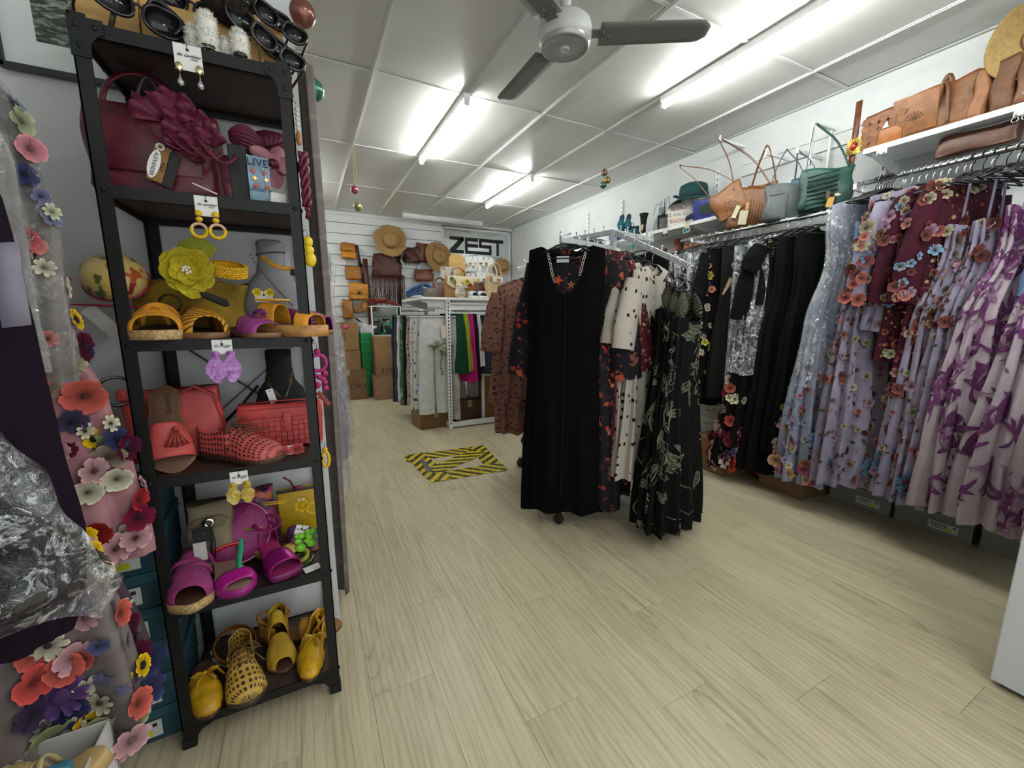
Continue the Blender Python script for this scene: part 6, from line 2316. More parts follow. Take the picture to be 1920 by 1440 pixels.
shelf_bag('basket-woven tan leather satchel with a white ticket, first on the high shelf', 1650, .21, .07, .2, TAN, .14, extra=x_weave, y=1.335)
shelf_bag('flat tan leather folder bag with tooled leaf, second on the high shelf', 1700, .2, .05, .225, TANL, .12, extra=x_flap, y=1.2)
shelf_bag('slouchy tan leather backpack with a braided pull on the high shelf', 1760, .17, .1, .24, leather('663d18', .5, .3), 0, extra=x_slouch, y=1.065, wr=.008)
shelf_bag('upright smooth light-tan leather roll bag on the high shelf', 1806, .075, .12, .245, leather('7a4c2a', .5, .15), 0, y=.965, e=.7)
shelf_bag('brown suede-look leather bag with stitched edge between roll bag and wide satchel', 1836, .085, .11, .25, leather('55341c', .6, .25), 0, y=.885, e=.5)
shelf_bag('wide brown leather satchel with tooled flower front on the high shelf', 1880, .2, .09, .215, TAN2, .0, y=.745, extra=x_floral)
shelf_bag('dark brown leather bag half cut by the picture edge on the high shelf', 1916, .18, .09, .18, leather('5a3620'), 0, y=.56, extra=x_zip)
shelf_bag('brown leather bag stored below the high shelf behind the rail', 1800, .3, .08, .1, leather('4a2a1a'), 0, y=.95, z=2.03)
# price cards clipped on the shelf edge
for py, lb, y in ((283, 'white earring card clipped to the far corner of the high bag shelf', 1.31), (210, 'white earring card clipped to the high shelf edge below the wide satchel', .79)):
 t = thing('earring_card', lb, 'earrings', (3.046, y, 2.165), (0, 0, -PI / 2))
 MB().box((0, 0, -.02), (.05, .0015, .055)).disc((0, -.001, -.002), .003, 10, 0, 'y', .001).build('card', CARD, t, False)
 b = MB()
 for s in (-1, 1):
  b.disc((s * .014, -.003, -.042), .006, 12, 0, 'y', .003)
  if y < 1:
   b.tube([(s * .016 + .011 * math.cos(a), -.004, -.062 + .011 * math.sin(a)) for a in [i * PI / 8 for i in range(16)]], .002, 6, closed=True)
 b.build('earring', metal('bfc0c2'), t)
# straw hat hanging high at the edge
STRAW = mat('8a7040', .8, 0, .12, 60, .6, 220)
STRAW2 = mat('a07c4c', .8, 0, .2, 60, .6, 220)


def straw_hat(label, loc, rot, R=.19, cr=.085, ch=.09, m=STRAW, band='4a2c18', frayed=False, wave=.012):
 t = thing('straw_hat', label, 'hat', loc, rot)
 rr = random.Random(int(R * 1000))
 jit = [rr.uniform(-.012, .012) for _ in range(61)]

 def warp(p, a, i):
  if i >= 6:
   f = (i - 5) / 4
   k = 1 + (jit[int(a / (2 * PI) * 60)] / R * 1.6 * f if frayed else 0)
   return Vector((p.x * k, p.y * k, p.z + wave * f * math.sin(2 * a) - wave * .5 * f * math.cos(3 * a)))
  return p
 MB().lathe([(.001, ch), (cr * .6, ch * .99), (cr * .9, ch * .88), (cr * .98, ch * .6), (cr, .012), (cr * 1.03, .0), (lerp(cr, R, .3), -.004), (lerp(cr, R, .6), -.004), (lerp(cr, R, .85), 0), (R, .004)], 60, 0, (0, 0, 0), warp).build('straw', m, t, solid=.003)
 MB().lathe([(cr * 1.012, .004), (cr * 1.012, .024)], 40).build('hat_band', mat(band, .6), t, solid=.003)
 return t


straw_hat('floppy straw sun hat hanging on the wall above the leather bags', tuple(at(1958, 75, x=3.22)), (0.5, -1.25, .2), .2, .085, .1, STRAW, '5a3018', wave=.03)

# hanging bags on hook rail
HK = 3.12
t = thing('hook_rail', 'white wall arm frame carrying tan, grey and green handbags', 'hook rail', (XR, 1.95, 2.3))
b = MB()
for y, z, x in ((2.40, .28, 3.06), (2.02, .06, 3.08), (1.80, .0, 3.08)):
 b.bar((-.0, y - 1.95, z), (x - XR, y - 1.95, z), .014, .022)
 b.box((x - XR, y - 1.95, z + .012), (.01, .014, .035))
b.build('arm', WHITE_M, t, False)
fr2 = MB().bar((3.12 - XR, 1.74 - 1.95, -.1), (3.12 - XR, 1.74 - 1.95, .17), .02, .012, 0, (0, 1, 0)).bar((0, 1.74 - 1.95, .165), (3.12 - XR, 1.74 - 1.95, .165), .02, .012).bar((3.34 - XR, 1.74 - 1.95, -.1), (3.34 - XR, 1.74 - 1.95, .17), .02, .012, 0, (0, 1, 0))
fr2.build('frame_arm', WHITE_M, t, False)


def hung_bag(name, label, px, py_top, x, w, d, h, m, rz, hook, straps=1, lean=0, handle_h=None, sw=.024, **kw):
 """bag whose rim centre is at a pixel; straps run up to the hook point"""
 p = at(px, py_top, x=x)
 t = thing(name, label, 'bag', (p.x, p.y, p.z - h), (0, 0, rz))
 bag_body(w, d, h, **{**dict(top_w=.98, top_d=.4, e=.4, bulge=.3, wr=.008, ph=px * .1), **kw}).build('bag_body', m, t)
 hk = Vector(hook) - p
 hk.rotate(Euler((0, 0, -rz)))
 hk.z += h
 for i in range(straps):
  yy = (i - (straps - 1) / 2) * d * .5
  for s in (-1, 1):
   strip(spline([(s * w * .4, yy, h * .96), (s * w * .25 + hk.x * .4, yy + hk.y * .4, lerp(h, hk.z, .5)), (hk.x + s * .012, hk.y + yy * .3, hk.z - .02), (hk.x, hk.y + yy * .3, hk.z)], 4), (.004, sw, 0)).build('strap', m, t, solid=.004)
 return t, p


HKT = (3.07, 2.40, 2.6)
t, p = hung_bag('shoulder_bag', 'tan leather hobo bag with cut-out flower holes hanging beside the teal hat', 1385, 345, 3.0, .24, .07, .22, TANL, -1.0, HKT, lean=.3)
t.rotation_euler = (0, -.5, -1.0)
b = MB()
for i in range(16):
 b.disc((.02 * math.cos(i * 2.4) * i ** .5 * .6, -.042, .075 + .018 * math.sin(i * 2.4) * i ** .5 * .6), .005, 6, 0, 'y', .004)
stuff(b.build('cut_out', mat('2c170c', .8), t, False))
MB().tube([(-.1, -.01, .165), (0, -.016, .17), (.1, -.01, .165)], .004, 6).build('zip', mat('b58a3a', .4), t)
t, p = hung_bag('tote_bag', 'large tan leather tote with pleated diagonal ribs and cream tags', 1412, 352, 3.06, .3, .09, .29, TAN, -1.0, HKT, 2, sw=.02)
b = MB()
for i in range(9):
 b.bar((-.02 + .018 * i, -.058, .01), (-.1 + .018 * i + .1, -.05, .2 - .012 * i), .005, .006)
stuff(b.build('pleat', leather('7d4d26'), t))
swing_tag(t, (-.04, -.075, .12), (0, .1, 0), .055, .1, 'b9b092')
swing_tag(t, (-.08, -.07, .16), (0, .35, 0), .03, .09, 'c4bc98')
MB().box((-.025, -.07, .15), (.02, .004, .05)).build('wood_tag', mat('b08a50', .6), t, False)
t, p = hung_bag('leather_bag', 'second tan leather bag seen behind the ribbed tote', 1432, 345, 3.16, .2, .08, .2, TANL, -1.2, (3.1, 2.03, 2.42), 1)
GREYL = leather('4c5355', .5, .12)
t, p = hung_bag('tote_bag', 'slate grey leather tote hanging from a white hook by a dark strap', 1478, 345, 2.98, .26, .07, .24, GREYL, -.85, (3.06, 1.86, 2.33), 1, sw=.02)
MB().tube([(-.11, -.02, .172), (0, -.026, .176), (.11, -.02, .172)], .003, 6).build('zip', mat('3a3f40', .4), t)
strip([(.0, -.038, .165), (0, -.045, .1), (0, -.04, .01)], (.004, 0, 0)).build('seam', mat('3e4446', .6), t, solid=.001)
TEALL = leather('1f463c', .5, .25)
t, p = hung_bag('shoulder_bag', 'bottle green ruched leather shoulder bag hanging from the white frame arm', 1552, 316, 3.0, .28, .1, .26, TEALL, -.9, (3.15, 1.74, 2.47), 1, sw=.035, e=.8)
b = MB()
for i in range(8):
 z = .02 + .021 * i
 z *= 1.3
 b.tube([(-.1 * 1.05, -.045, z - .012), (-.03, -.062, z), (.05, -.056, z + .012)], .009, 6, flat=.6)
stuff(b.build('ruched_fold', leather('1a3f38', .5), t))
swing_tag(t, (.02, -.085, .07), (0, .15, 0), .034, .06, 'c79a4a')
MB().box((-.0, -.085, .085), (.02, .006, .04)).build('leather_tag', leather('5a2c1c'), t, False)
MB().prism([(0, 0), (.018, -.004), (.036, .002), (.022, .014), (.006, .012)], -.001, .001, 0, lambda x, y, z: (x + .03, z - .088, y + .075)).build('leaf_tag', mat('c9bd9a', .7), t, False)
t, p = hung_bag('leather_bag', 'petrol blue soft leather bag squeezed between grey and green bags', 1512, 330, 3.1, .16, .07, .17, leather('2c4a5a', .5), -1.1, (3.1, 1.80, 2.31), 1, sw=.03)
# brown studded belt with red jewel
t = thing('belt', 'brown braided leather belt with a red-jewelled gold buckle', 'belt', (3.1, 1.48, 2.5))
strip([(0, 0, -.02), (.0, 0, -.2), (-.005, 0, -.36), (.0, .01, -.56)], (.0, .032, 0)).build('belt_strap', leather('5a2f1a', .5, .4), t, solid=.005)
MB().box((-.012, -.005, -.28), (.006, .075, .095)).build('buckle', metal('a58a48', .35), t, False, bev=.008)
b = MB()
for i in range(24):
 a = i * 2 * PI / 24
 b.bar((-.018, .012 * math.cos(a) - .005, .016 * math.sin(a) - .28), (-.017, .038 * math.cos(a) - .005, .048 * math.sin(a) - .28), .003, .003)
stuff(b.build('rays', metal('b89a50', .3), t))
MB().ball((-.018, -.005, -.28), .02, (.5, .75, 1.1), 12).build('jewel', mat('9c0f1c', .15), t)
t = thing('chain_pendant', 'small grey bead chain dangling beside the jewelled belt', 'necklace', (3.08, 1.45, 2.17))
b = MB()
for i in range(9):
 b.ball((0, 0, -.012 * i), .004, n=6)
b.build('bead_chain', mat('8a8a8a', .4), t)

# teal hat on a white head, sign and pictures on the teal shelf
Z2 = 2.0
p = at(1298, 395, x=3.18)
t = thing('mannequin_head', 'white polystyrene display head under the teal felt hat', 'mannequin head', (3.18, p.y, Z2))
MB().lathe([(.001, 0), (.055, .0), (.055, .01), (.045, .03), (.047, .06), (.07, .11), (.083, .16), (.08, .2), (.06, .235), (.001, .25)], 24, 0, (0, 0, 0), lambda q, a, i: Vector((q.x * 1.1, q.y * .9, q.z))).ball((-.088, 0, .125), .013, (1, .8, 1.3), 8).build('head', mat('d6d4d2', .6, 0, .05, 30), t)
t.scale = (1.25, 1.25, 1.25)
t = thing('felt_hat', 'dark teal felt cloche hat with curled brim and bow on the white head', 'hat', (3.18, p.y, Z2 + .235), (.05, -.08, 0))
t.scale = (1.28, 1.28, 1.28)
TEALH = mat('0c3f40', .85, 0, .12, 30, .2, 300)


def hw(q, a, i):
 if i >= 6:
  return Vector((q.x, q.y, q.z + .02 * math.sin(a * 2 + .6) * (i - 5) / 3))
 return q


MB().lathe([(.001, .095), (.05, .094), (.083, .08), (.09, .06), (.093, .02), (.096, .0), (.12, -.012), (.15, -.03), (.162, -.04)], 40, 0, (0, 0, 0), hw).build('felt', TEALH, t, solid=.004)
MB().lathe([(.098, .002), (.095, .026)], 36).build('hat_band', mat('0a3034', .7), t, solid=.003)
bow(MB(), (-.05, .085, .015), .05).build('bow', mat('0a3336', .7), t)
# sign
p = at(1265, 440, x=3.06)
t = thing('sign', 'small white festive sign lettered in red and green on the shelf edge', 'sign', (3.075, p.y - .005, Z2), (.08, 0, -1.15))
MB().box((0, 0, .095), (.165, .012, .19)).build('board', mat('dcd9cf', .6), t, False, bev=.001)
SR, SG2, SD = mat('8f2a2e', .7), mat('5f7a5a', .7), mat('3a3a3a', .7)
text('BELIEVE', .042, SR, t, (0, -.0068, .145), (PI / 2, 0, 0), sx=.85)
text('in the', .034, SD, t, (0, -.0068, .094), (PI / 2, 0, 0), shear=.3, sx=.9)
text('SEASON', .046, SR, t, (0, -.0068, .04), (PI / 2, 0, 0), sx=.8)
b = MB()
for i in range(9):
 b.prism([(-.078 + i * .0175, .188), (-.066 + i * .0175, .188), (-.072 + i * .0175, .176)], -.0075, -.006, 0, lambda x, y, z: (x, z, y))
b.build('bunting', mat('5f9a90', .7), t, False)
b = MB()
for s in (-1, 1):
 for k in (-1, 1):
  b.prism([(s * .064 - .012, .094 + k * .004), (s * .064, .094 + k * .016), (s * .064 + .012, .094 + k * .006)], -.0075, -.006, 0, lambda x, y, z: (x, z, y))
b.build('holly_leaf', SG2, t, False)
# embroidered blue clutch
p = at(1322, 415, x=3.1)
bl_m = NT('blue_embroidery')
v = bl_m.coord('Object', (1, 1, 1))
n = bl_m.noise(v, 26, 3, .6, 2.5)
bl_m.col(bl_m.ramp(n, [(.3, '0f1a4c'), (.46, '1c2a78'), (.54, '3c4aa8'), (.6, '141a3c'), (.7, '8a6a2a')]))
bl_m.set(.6)
t = thing('clutch_bag', 'royal blue embroidered clutch with beaded edge leaning beside the hat', 'bag', (3.11, p.y, Z2), (.18, 0, -.95))
MB().box((0, 0, .085), (.21, .022, .165)).build('bag_body', bl_m.m, t, bev=.006)
MB().prism([(.055 * math.cos(a), .045 * math.sin(a)) for a in [i * 2 * PI / 16 for i in range(16)]], -.014, -.011, 0, lambda x, y, z: (x, z, y + .085)).build('peacock_patch', mat('26382c', .7, 0, .4, 120), t, False)
b = MB()
for i in range(22):
 b.ball((-.1 + .2 * i / 21, 0, .172), .006, n=6)
 b.ball((.108, 0, .01 + .16 * i / 21), .006, n=6)
stuff(b.build('beaded_edge', mat('8a6a4a', .4), t))
t = thing('scarf', 'navy blue folded silk scarf at the foot of the blue clutch', 'scarf', (3.06, p.y + .09, Z2), (0, 0, -.9))
b = MB()
for k in range(4):
 b.tube(spline([(-.06, .01 * k, .012 + .01 * k), (0, -.02, .026 + .01 * k), (.05, .0, .012 + .006 * k)], 4), [.01, .012, .014, .016, .016, .014, .012, .011, .009], 6, flat=.5)
b.build('cloth', mat('16264a', .6, 0, .2, 40), t)
# rest of the teal shelf
t = thing('stiletto_shoe', 'pair-less black velvet boot shaft standing on the teal shelf', 'shoe', (3.1, at(1206, 430, x=3.1).y, Z2))
MB().lathe([(.001, 0), (.028, 0), (.026, .03), (.024, .08), (.036, .17), (.046, .2), (.04, .2), (.03, .17)], 18).build('shaft', mat('0a0a0b', .8), t)
swing_tag(t, (-.03, -.02, .09), (0, .1, -1), .02, .05, 'cdb98a')
t = thing('fascinator', 'teal feather fascinator with looping quills on the teal shelf', 'hat', (3.12, at(1240, 425, x=3.12).y, Z2 + .09))
b = MB()
rr = random.Random(4)
for i in range(26):
 a = rr.uniform(0, 2 * PI)
 e = rr.uniform(-.2, .9)
 L = rr.uniform(.06, .1)
 b.tube(arc((0, 0, 0), (L * math.cos(a) * math.cos(e), L * math.sin(a) * math.cos(e), L * math.sin(e)), .02, 5), [.004, .006, .007, .006, .004, .002], 5, flat=.3)
stuff(b.build('feather', mat('124048', .6), t))
b = MB()
for i in range(4):
 b.tube(arc((.01 * i, 0, .03), (-.03 + .03 * i, .08 - .04 * i, .06), .12 + .02 * i, 12), .0022, 5)
b.build('quill', mat('0f2f38', .5), t)
MB().lathe([(.04, -.09), (.04, -.085), (.012, -.07), (.01, -.01), (.02, 0)], 14).build('stand', mat('12181a', .5), t)
t = thing('high_heel', 'teal suede high-heeled shoes standing toe-up on the far shelf', 'shoe', (3.1, at(1172, 425, x=3.1).y, Z2 + .11), (-.2, 0, -.8))
for s in (-1, 1):
 la = Last(.2, .075, 'point', .008, .03)
 o = la.sole().build('sole', [mat('1c6a70', .6), mat('0f4a50', .6)], t, loc=(s * .035, 0, .05), rot=(1.1, 0, 0))
 la.band(.55, .99, [(.55, .05), (1, .02)], 14, 10).build('vamp', mat('14606a', .7), o, solid=.003)
t = thing('handbag', 'navy and teal handbag under the toe-up teal shoes', 'bag', (3.12, at(1180, 425, x=3.12).y, Z2), (0, 0, -1.1))
bag_body(.2, .08, .12, ph=3).build('bag_body', leather('16324a'), t)
handle((-.05, 0, .11), (.05, 0, .11), .05, .005).build('handle', leather('10242c'), t)
MB().box((0, -.05, .05), (.05, .004, .04)).build('label_patch', mat('b9bcc0', .5), t, False)
t = thing('pouch', 'royal blue velvet pouch hanging below the far shelf end', 'bag', (3.05, at(1158, 440, x=3.05).y, Z2 - .005), (0, 0, -1.2))
bag_body(.17, .06, .07, ph=4).build('bag_body', mat('1c2470', .7), t)
t = thing('sun_visor', 'rounded teal straw visor at the near side of the far handbag', 'hat', (3.09, at(1188, 440, x=3.09).y, Z2 + .001), (0, 0, 0))
MB().lathe([(.001, .07), (.03, .066), (.055, .045), (.065, .015), (.066, 0)], 20).build('crown', mat('1a5f6a', .7, 0, .2, 60), t, solid=.003)
t = thing('picture_frame', 'dark sparkling photo frame leaning left of the lettered sign', 'frame', (3.13, at(1245, 430, x=3.13).y, Z2), (.15, 0, -1.0))
MB().box((0, 0, .07), (.12, .012, .14)).build('frame', mat('1c1c1c', .4), t, False)
MB().box((0, -.007, .07), (.085, .002, .1)).build('print', mat('6a6a66', .5, 0, .5, 60), t, False)
t = thing('display_bust', 'pale grey jewellery bust behind the feather fascinator', 'display bust', (3.22, at(1240, 420, x=3.22).y, Z2), (0, 0, -1))
MB().lathe([(r * 1.0, z * 1.6) for r, z in BUSTP], 20, 0, (0, 0, 0), lambda q, a, i: Vector((q.x * 1.05, q.y * .55, q.z))).build('bust', mat('a9abad', .8), t)
for i, (px, lb) in enumerate(((1218, 'white price card with dark studs on the teal shelf edge'), (1247, 'white earring card with blue star drops on the teal shelf edge'), (1287, 'cream earring card with mint ring drops at the teal shelf corner'))):
 y = at(px, 440, x=3.045).y
 t = thing('earring_card', lb, 'earrings', (3.045, y, 1.995), (0, 0, -PI / 2))
 MB().box((0, 0, -.022), (.05, .0015, .05)).build('card', CARD if i < 2 else mat('cfc59a', .7), t, False)
 b = MB()
 for s in (-1, 1):
  if i == 0:
   b.disc((s * .012, -.003, -.05), .006, 10, 0, 'y', .003)
  elif i == 1:
   b.prism([((.02 if k % 2 else .008) * math.cos(PI * k / 5), (.02 if k % 2 else .008) * math.sin(PI * k / 5)) for k in range(10)], -.004, -.001, 0, lambda x, yy, z, s=s: (x + s * .02, z, yy - .062))
  else:
   b.tube([(s * .015 + .016 * math.cos(a), -.004, -.062 + .02 * math.sin(a)) for a in [k * PI / 10 for k in range(20)]], .006, 6, closed=True)
 b.build('earring', mat(('3a3a3a', '2a3f7a', '7fb0ac')[i], .4), t)
# brown boots and bags on the lower shelf
BR = leather('5a321c', .5, .3)
for i, (px, lb) in enumerate(((1200, 'dark brown ankle boot far along the lower shelf'), (1225, 'tan ankle boot with pull tab on the lower shelf'), (1255, 'tall chestnut leather boot in the middle of the lower shelf'), (1285, 'dark brown slouch boot on the near end of the lower shelf'))):
 y = at(px, 520, x=3.12).y
 t = thing('ankle_boot', lb, 'shoe', (3.16, y, 1.66), (0, 0, -1.4))
 la = Last(.24, .09, 'round', .02, .02)
 m = leather(('3a2216', '8a5226', '6d3a1c', '2c1a12')[i], .5, .25)
 la.sole().build('sole', [mat('2a1a12', .7), mat('3a241a', .7)], t)
 la.band(.4, .99, [(.4, .1), (.6, .07), (1, .03)], 16, 12).build('vamp', m, t, solid=.003)
 MB().lathe([(.044, .02), (.042, .08), (.04, .14), (.046, (.16, .17, .23, .19)[i])], 18, 0, (0, .075, .02)).build('shaft', m, t, solid=.004)
t = thing('handbag', 'brown leather bag with mint tag at the near end of the lower shelf', 'bag', (3.17, 2.66, 1.66), (0, 0, -1.3))
bag_body(.2, .1, .17, ph=9).build('bag_body', leather('7a4a2a'), t)
strip(spline([(-.08, -.05, .16), (-.06, -.06, .22), (.02, -.06, .25), (.08, -.05, .16)], 5), (0, .01, .01)).build('strap', BR, t, solid=.004)
swing_tag(t, (-.02, -.07, .11), (0, 0, 0), .05, .08, '9fbcaa')
t = thing('earring', 'bright turquoise drop earring hanging below the teal shelf near the sloping arm', 'earrings', (3.03, at(1186, 455, x=3.03).y, at(1186, 455, x=3.03).z))
MB().tube([(0, 0, .02), (0, 0, 1.985 - t.location.z), (.02, 0, 1.99 - t.location.z)], .0015, 5).build('wire', metal('a0a0a0'), t)
MB().ball((0, 0, -.02), .022, (.6, 1, 1.3), 10).ball((0, 0, .015), .016, (.6, 1, 1), 10).build('stone', mat('1c9aa8', .4), t)
# folded dark clothes at the far shelf
for i in range(4):
 t = thing('folded_top', ('folded grey', 'folded black', 'folded dark teal', 'folded charcoal')[i] + ' garment on the far right-wall shelf', 'clothing', (3.19, 4.2 + .3 * i, 2.0))
 b = MB()
 for k in range(3):
  b.box((0, 0, .02 + .035 * k), (.24 - .01 * k, .22, .032))
 b.build('folds', cloth(('5a5c60', '161617', '1a3238', '2a2c30')[i]), t, bev=.012)
# ------------------------------------------------------------------ four-way racks in the middle
CH = metal('c9cbcd', .25)


def four_way(label, loc, rz, arms, zt=1.69):
 t = thing('four_way_rack', label, 'clothes rack', (loc[0], loc[1], 0), (0, 0, rz))
 MB().bar((0, 0, .05), (0, 0, zt), .03, .03, 0, (1, 0, 0)).build('post', mat('c9ccce', .35, .2), t, False, bev=.003)
 for i in range(4):
  a = i * PI / 2
  ca, sa = math.cos(a), math.sin(a)
  L = .42
  MB().bar((0, 0, .075), (L * ca, L * sa, .075), .025, .025).build('base_leg', mat('c9ccce', .35, .2), t, False, bev=.003)
  c = MB().tube([(L * ca - .012, L * sa, .03), (L * ca + .012, L * sa, .03)], .03, 16)
  c.box((L * ca, L * sa, .058), (.02, .03, .03))
  c.build('caster', mat('131314', .5), t, bev=.002)
 for i, (La, drop) in enumerate(arms):
  a = i * PI / 2
  ca, sa = math.cos(a), math.sin(a)
  z0 = zt - .012 - (.095 if i == 2 and zt > 1.68 else 0)
  e = (La * ca, La * sa, z0 - drop)
  ar = MB().bar((0, 0, z0), e, .02, .028).build('arm', mat('c4c7ca', .3, .3), t, False, bev=.002)
  for k in range(6):
   q = (k + 1) / 6
   MB().tube([(0, 0, .0), (0, 0, .022)], .0035, 8).ball((0, 0, .026), .0065, n=8).build('stop_pin', CH, ar, loc=(e[0] * q, e[1] * q, z0 - drop * q + .012))
 return t


R1 = Vector((1.64, 1.95, 0))
A1 = math.radians(14)
four_way('white four-way clothes rack on casters carrying the polka-dot and leaf dresses', R1, A1, [(.42, .0), (.42, .0), (.45, .0), (.47, .235)])
R2 = Vector((1.86, 2.85, 0))
four_way('second four-way rack behind, carrying the brown printed dresses', R2, math.radians(14), [(.42, 0), (.42, 0), (.46, .12), (.42, .0)], 1.66)


def rackpt(R, a0, i, r, drop=0, La=.45, zt=1.678):
 a = a0 + i * PI / 2
 return (R.x + r * math.cos(a), R.y + r * math.sin(a), zt - drop * r / La)


# front arm (towards the aisle): black dress facing out, florals behind
p = rackpt(R1, A1, 2, .40)
c = Cut(1.5, [(0, .195), (.1, .2), (.3, .205), (.5, .195), (1.5, .235)], [(0, .015), (.1, .03), (.3, .045), (1.5, .06)], 3, [(0, 0), (.3, .002), (1.5, .009)], .25, .125, .25, .04, .03, 101, .008)
t = hang('black_dress', 'long sleeveless black linen dress with scooped neck facing the aisle', 'black linen dress', c, mat('060607', .9, 0, .25, 40, .3, 500, .1), (p[0], p[1], 1.597), -.62, halfw=.2, drop=.03)
b = MB()
strip([c.frame(0, .02 + .92 * i / 30, -1, .002)[0] for i in range(31)], (.003, 0, 0), b)
b.build('centre_seam', mat('08080a', .9), t, solid=.001)
# necklace chains in the neckline
ck = MB()
for s, n in ((-1, 9), (1, 7)):
 for k in range(n):
  x = s * (.095 - .004 * k)
  z = -.075 - .017 * k
  ck.tube([(x + .0055 * math.cos(a), -.035 + .002 * (k % 2), z + .0085 * math.sin(a)) for a in [i * PI / 6 for i in range(12)]], .0016, 5, closed=True)
ck.build('chain_trim', metal('c2bdb5', .2), t)
MB().box((-.02, .012, -.095), (.065, .001, .032)).build('care_label', mat('c9ccd2', .6), t, False)
FLOR = blotch_mat('110e17', ['8a3a28', '5c2a24', 'a04a2c', '3c1c28', '7a4a3c', 'b0351a'], 8, .47, .75, 'UV', 1.2, 2.2)
FLOR2 = blotch_mat('4a1519', ['a0605a', '7a2a2c', 'c08a80', '2a0d14'], 14, .42, .75, 'UV', 1.5, 2.6)
for k, (r, lb, sh_, m, L, rz) in enumerate([(.33, 'dark navy kimono dress printed with orange and rust flowers behind the black dress', 'navy flower kimono', FLOR, 1.48, -.72), (.26, 'crimson and pink flower-print dress with lace sleeve edge behind the navy one', 'crimson flower dress', FLOR2, 1.2, -.8), (.2, 'navy dress with smaller rust flower sprigs third on the front arm', 'rust sprig dress', FLOR, 1.45, -.75)]):
 c = Cut(L, [(0, .2), (.15, .21), (.5, .215), (L, .27)], [(0, .015), (.2, .06), (L, .08)], 5, [(0, 0), (.3, .004), (L, .016)], .25, .09, .05, .02, .03, 110 + k, .02)
 sl = (.62 if k == 0 else .58, .08, .1, .075 + .02 * k, None)
 t = hang('flower_print_dress', lb, sh_, c, m, rackpt(R1, A1, 2, r)[:2] + (1.597,), rz, sleeves=sl, drop=.03)
 if k != 1:
  small_print(t, c, 60, ['b0421c', 'a86a50', '6a2a24', 'c4512a'], (.1, L - .05), (.014, .03), 114 + k, phi=(0, 6.28))
# sloping arm: black and white blouse, black dress, polka dots, leaf dresses
SA = 3
sl_ = lambda r: rackpt(R1, A1, SA, r, .235, .47)
B14 = A1 + math.radians(0)
c = Cut(1.1, [(0, .2), (.2, .2), (1.1, .21)], [(0, .015), (.2, .06), (1.1, .07)], 5, [(0, 0), (.3, .006), (1.1, .018)], .3, seed=121)
t = hang('blouse', 'black ruffled blouse splashed with white marks hanging next to the rack post', 'black and white ruffled blouse', c, blotch_mat('0e0e10', ['b9b6b2', '8a8a8a', '0e0e10', '0e0e10'], 16, .5), sl_(.09), A1 - .1, cat='top', sleeves=(.22, .095, .085, .02, None))
c = dress_cut(1.15, .2, .18, .24, .05, .09, 5, .02, 122, slope=.3)
hang('black_dress', 'plain black dress beside the black and white ruffled blouse', 'plain black rack dress', c, BLACKC, sl_(.15), A1 - .0, sleeves=(.3, .07, .07, .03, None))
DOTS = dots_mat('b3aca0', '141312', 22, .24, .6)
for k, r in enumerate((.215, .26)):
 c = dress_cut(1.22 - .03 * k, .17, .145, .22, .05, .09, 6, .026, 124 + k, slope=.28)
 hang('polka_dot_dress', ('cream dress with black polka dots and loose cuffed sleeves on the sloping arm', 'second cream polka-dot dress tucked behind the first')[k], ('first', 'second')[k] + ' polka-dot dress', c, DOTS, sl_(r), A1 - .12 + .1 * k, sleeves=(.36, .075, .09, .035, None))
LEAFM = line_mat('12130f', '6f735a', 55, 4, .3)
LEAFE = mat('6a6e58', .8)
for k, r in enumerate((.37, .42, .465)):
 c = dress_cut(1.36 - .02 * k, .15, .14, .235, .05, .1, 6, .026, 131 + k, slope=-.25, top0=.2, front=.02, neckw=.15)
 lb = ('black dress with olive leaf print nearest the polka dots', 'middle one of three black dresses with olive leaf outlines', 'black leaf-print dress at the low end of the sloping arm, hem near the floor')[k]
 t = hang('leaf_print_dress', lb, ('inner', 'middle', 'outer')[k] + ' olive leaf dress', c, BLACKC, sl_(r), A1 + .3 - .12 * k, straps=.02)
 leaf_outlines(t, c, 42, [LEAFM, LEAFE], (.25, 1.34), (.08, .17), 132 + k)
 rr = random.Random(k)
 mb = MB()
 for _ in range(26):
  p_, d, a0 = rr.uniform(0, 6.28), rr.uniform(.25, 1.3), rr.uniform(0, 6)
  leaf_poly(rr.uniform(.08, .16), .0022, mb, c, p_, d, a0, 0, rr.uniform(-.4, .4), .004)
 stuff(mb.build('stem_print', LEAFE, t))
 # knotted leaf straps
 for s in (-1, 1):
  MB().tube(arc((s * .11, -.02, -.2), (s * .07, -.01, -.08), .01, 6), [.022, .03, .034, .03, .024, .016, .01], 8, flat=.5).build('knotted_strap', LEAFM, t)
# back and side arms hidden behind: two dark garments each
for i, r, lb, m in ((0, .3, 'dark garment on the hidden far arm of the front rack', BLACKC), (1, .3, 'plum garment on the hidden back arm of the front rack', cloth('2a1420'))):
 c = dress_cut(1.1, .19, .17, .23, .05, .09, 5, .018, 141 + i, slope=.3)
 hang('dress', lb, ('far-arm garment', 'back-arm garment')[i], c, m, rackpt(R1, A1, i, r), A1 + i * PI / 2 + PI / 2)
make_hanger('black velvet trouser hanger with clips behind the black linen dress', rackpt(R1, A1, 2, .12)[:2] + (1.597,), -.5, .2, '121212', clip=True)
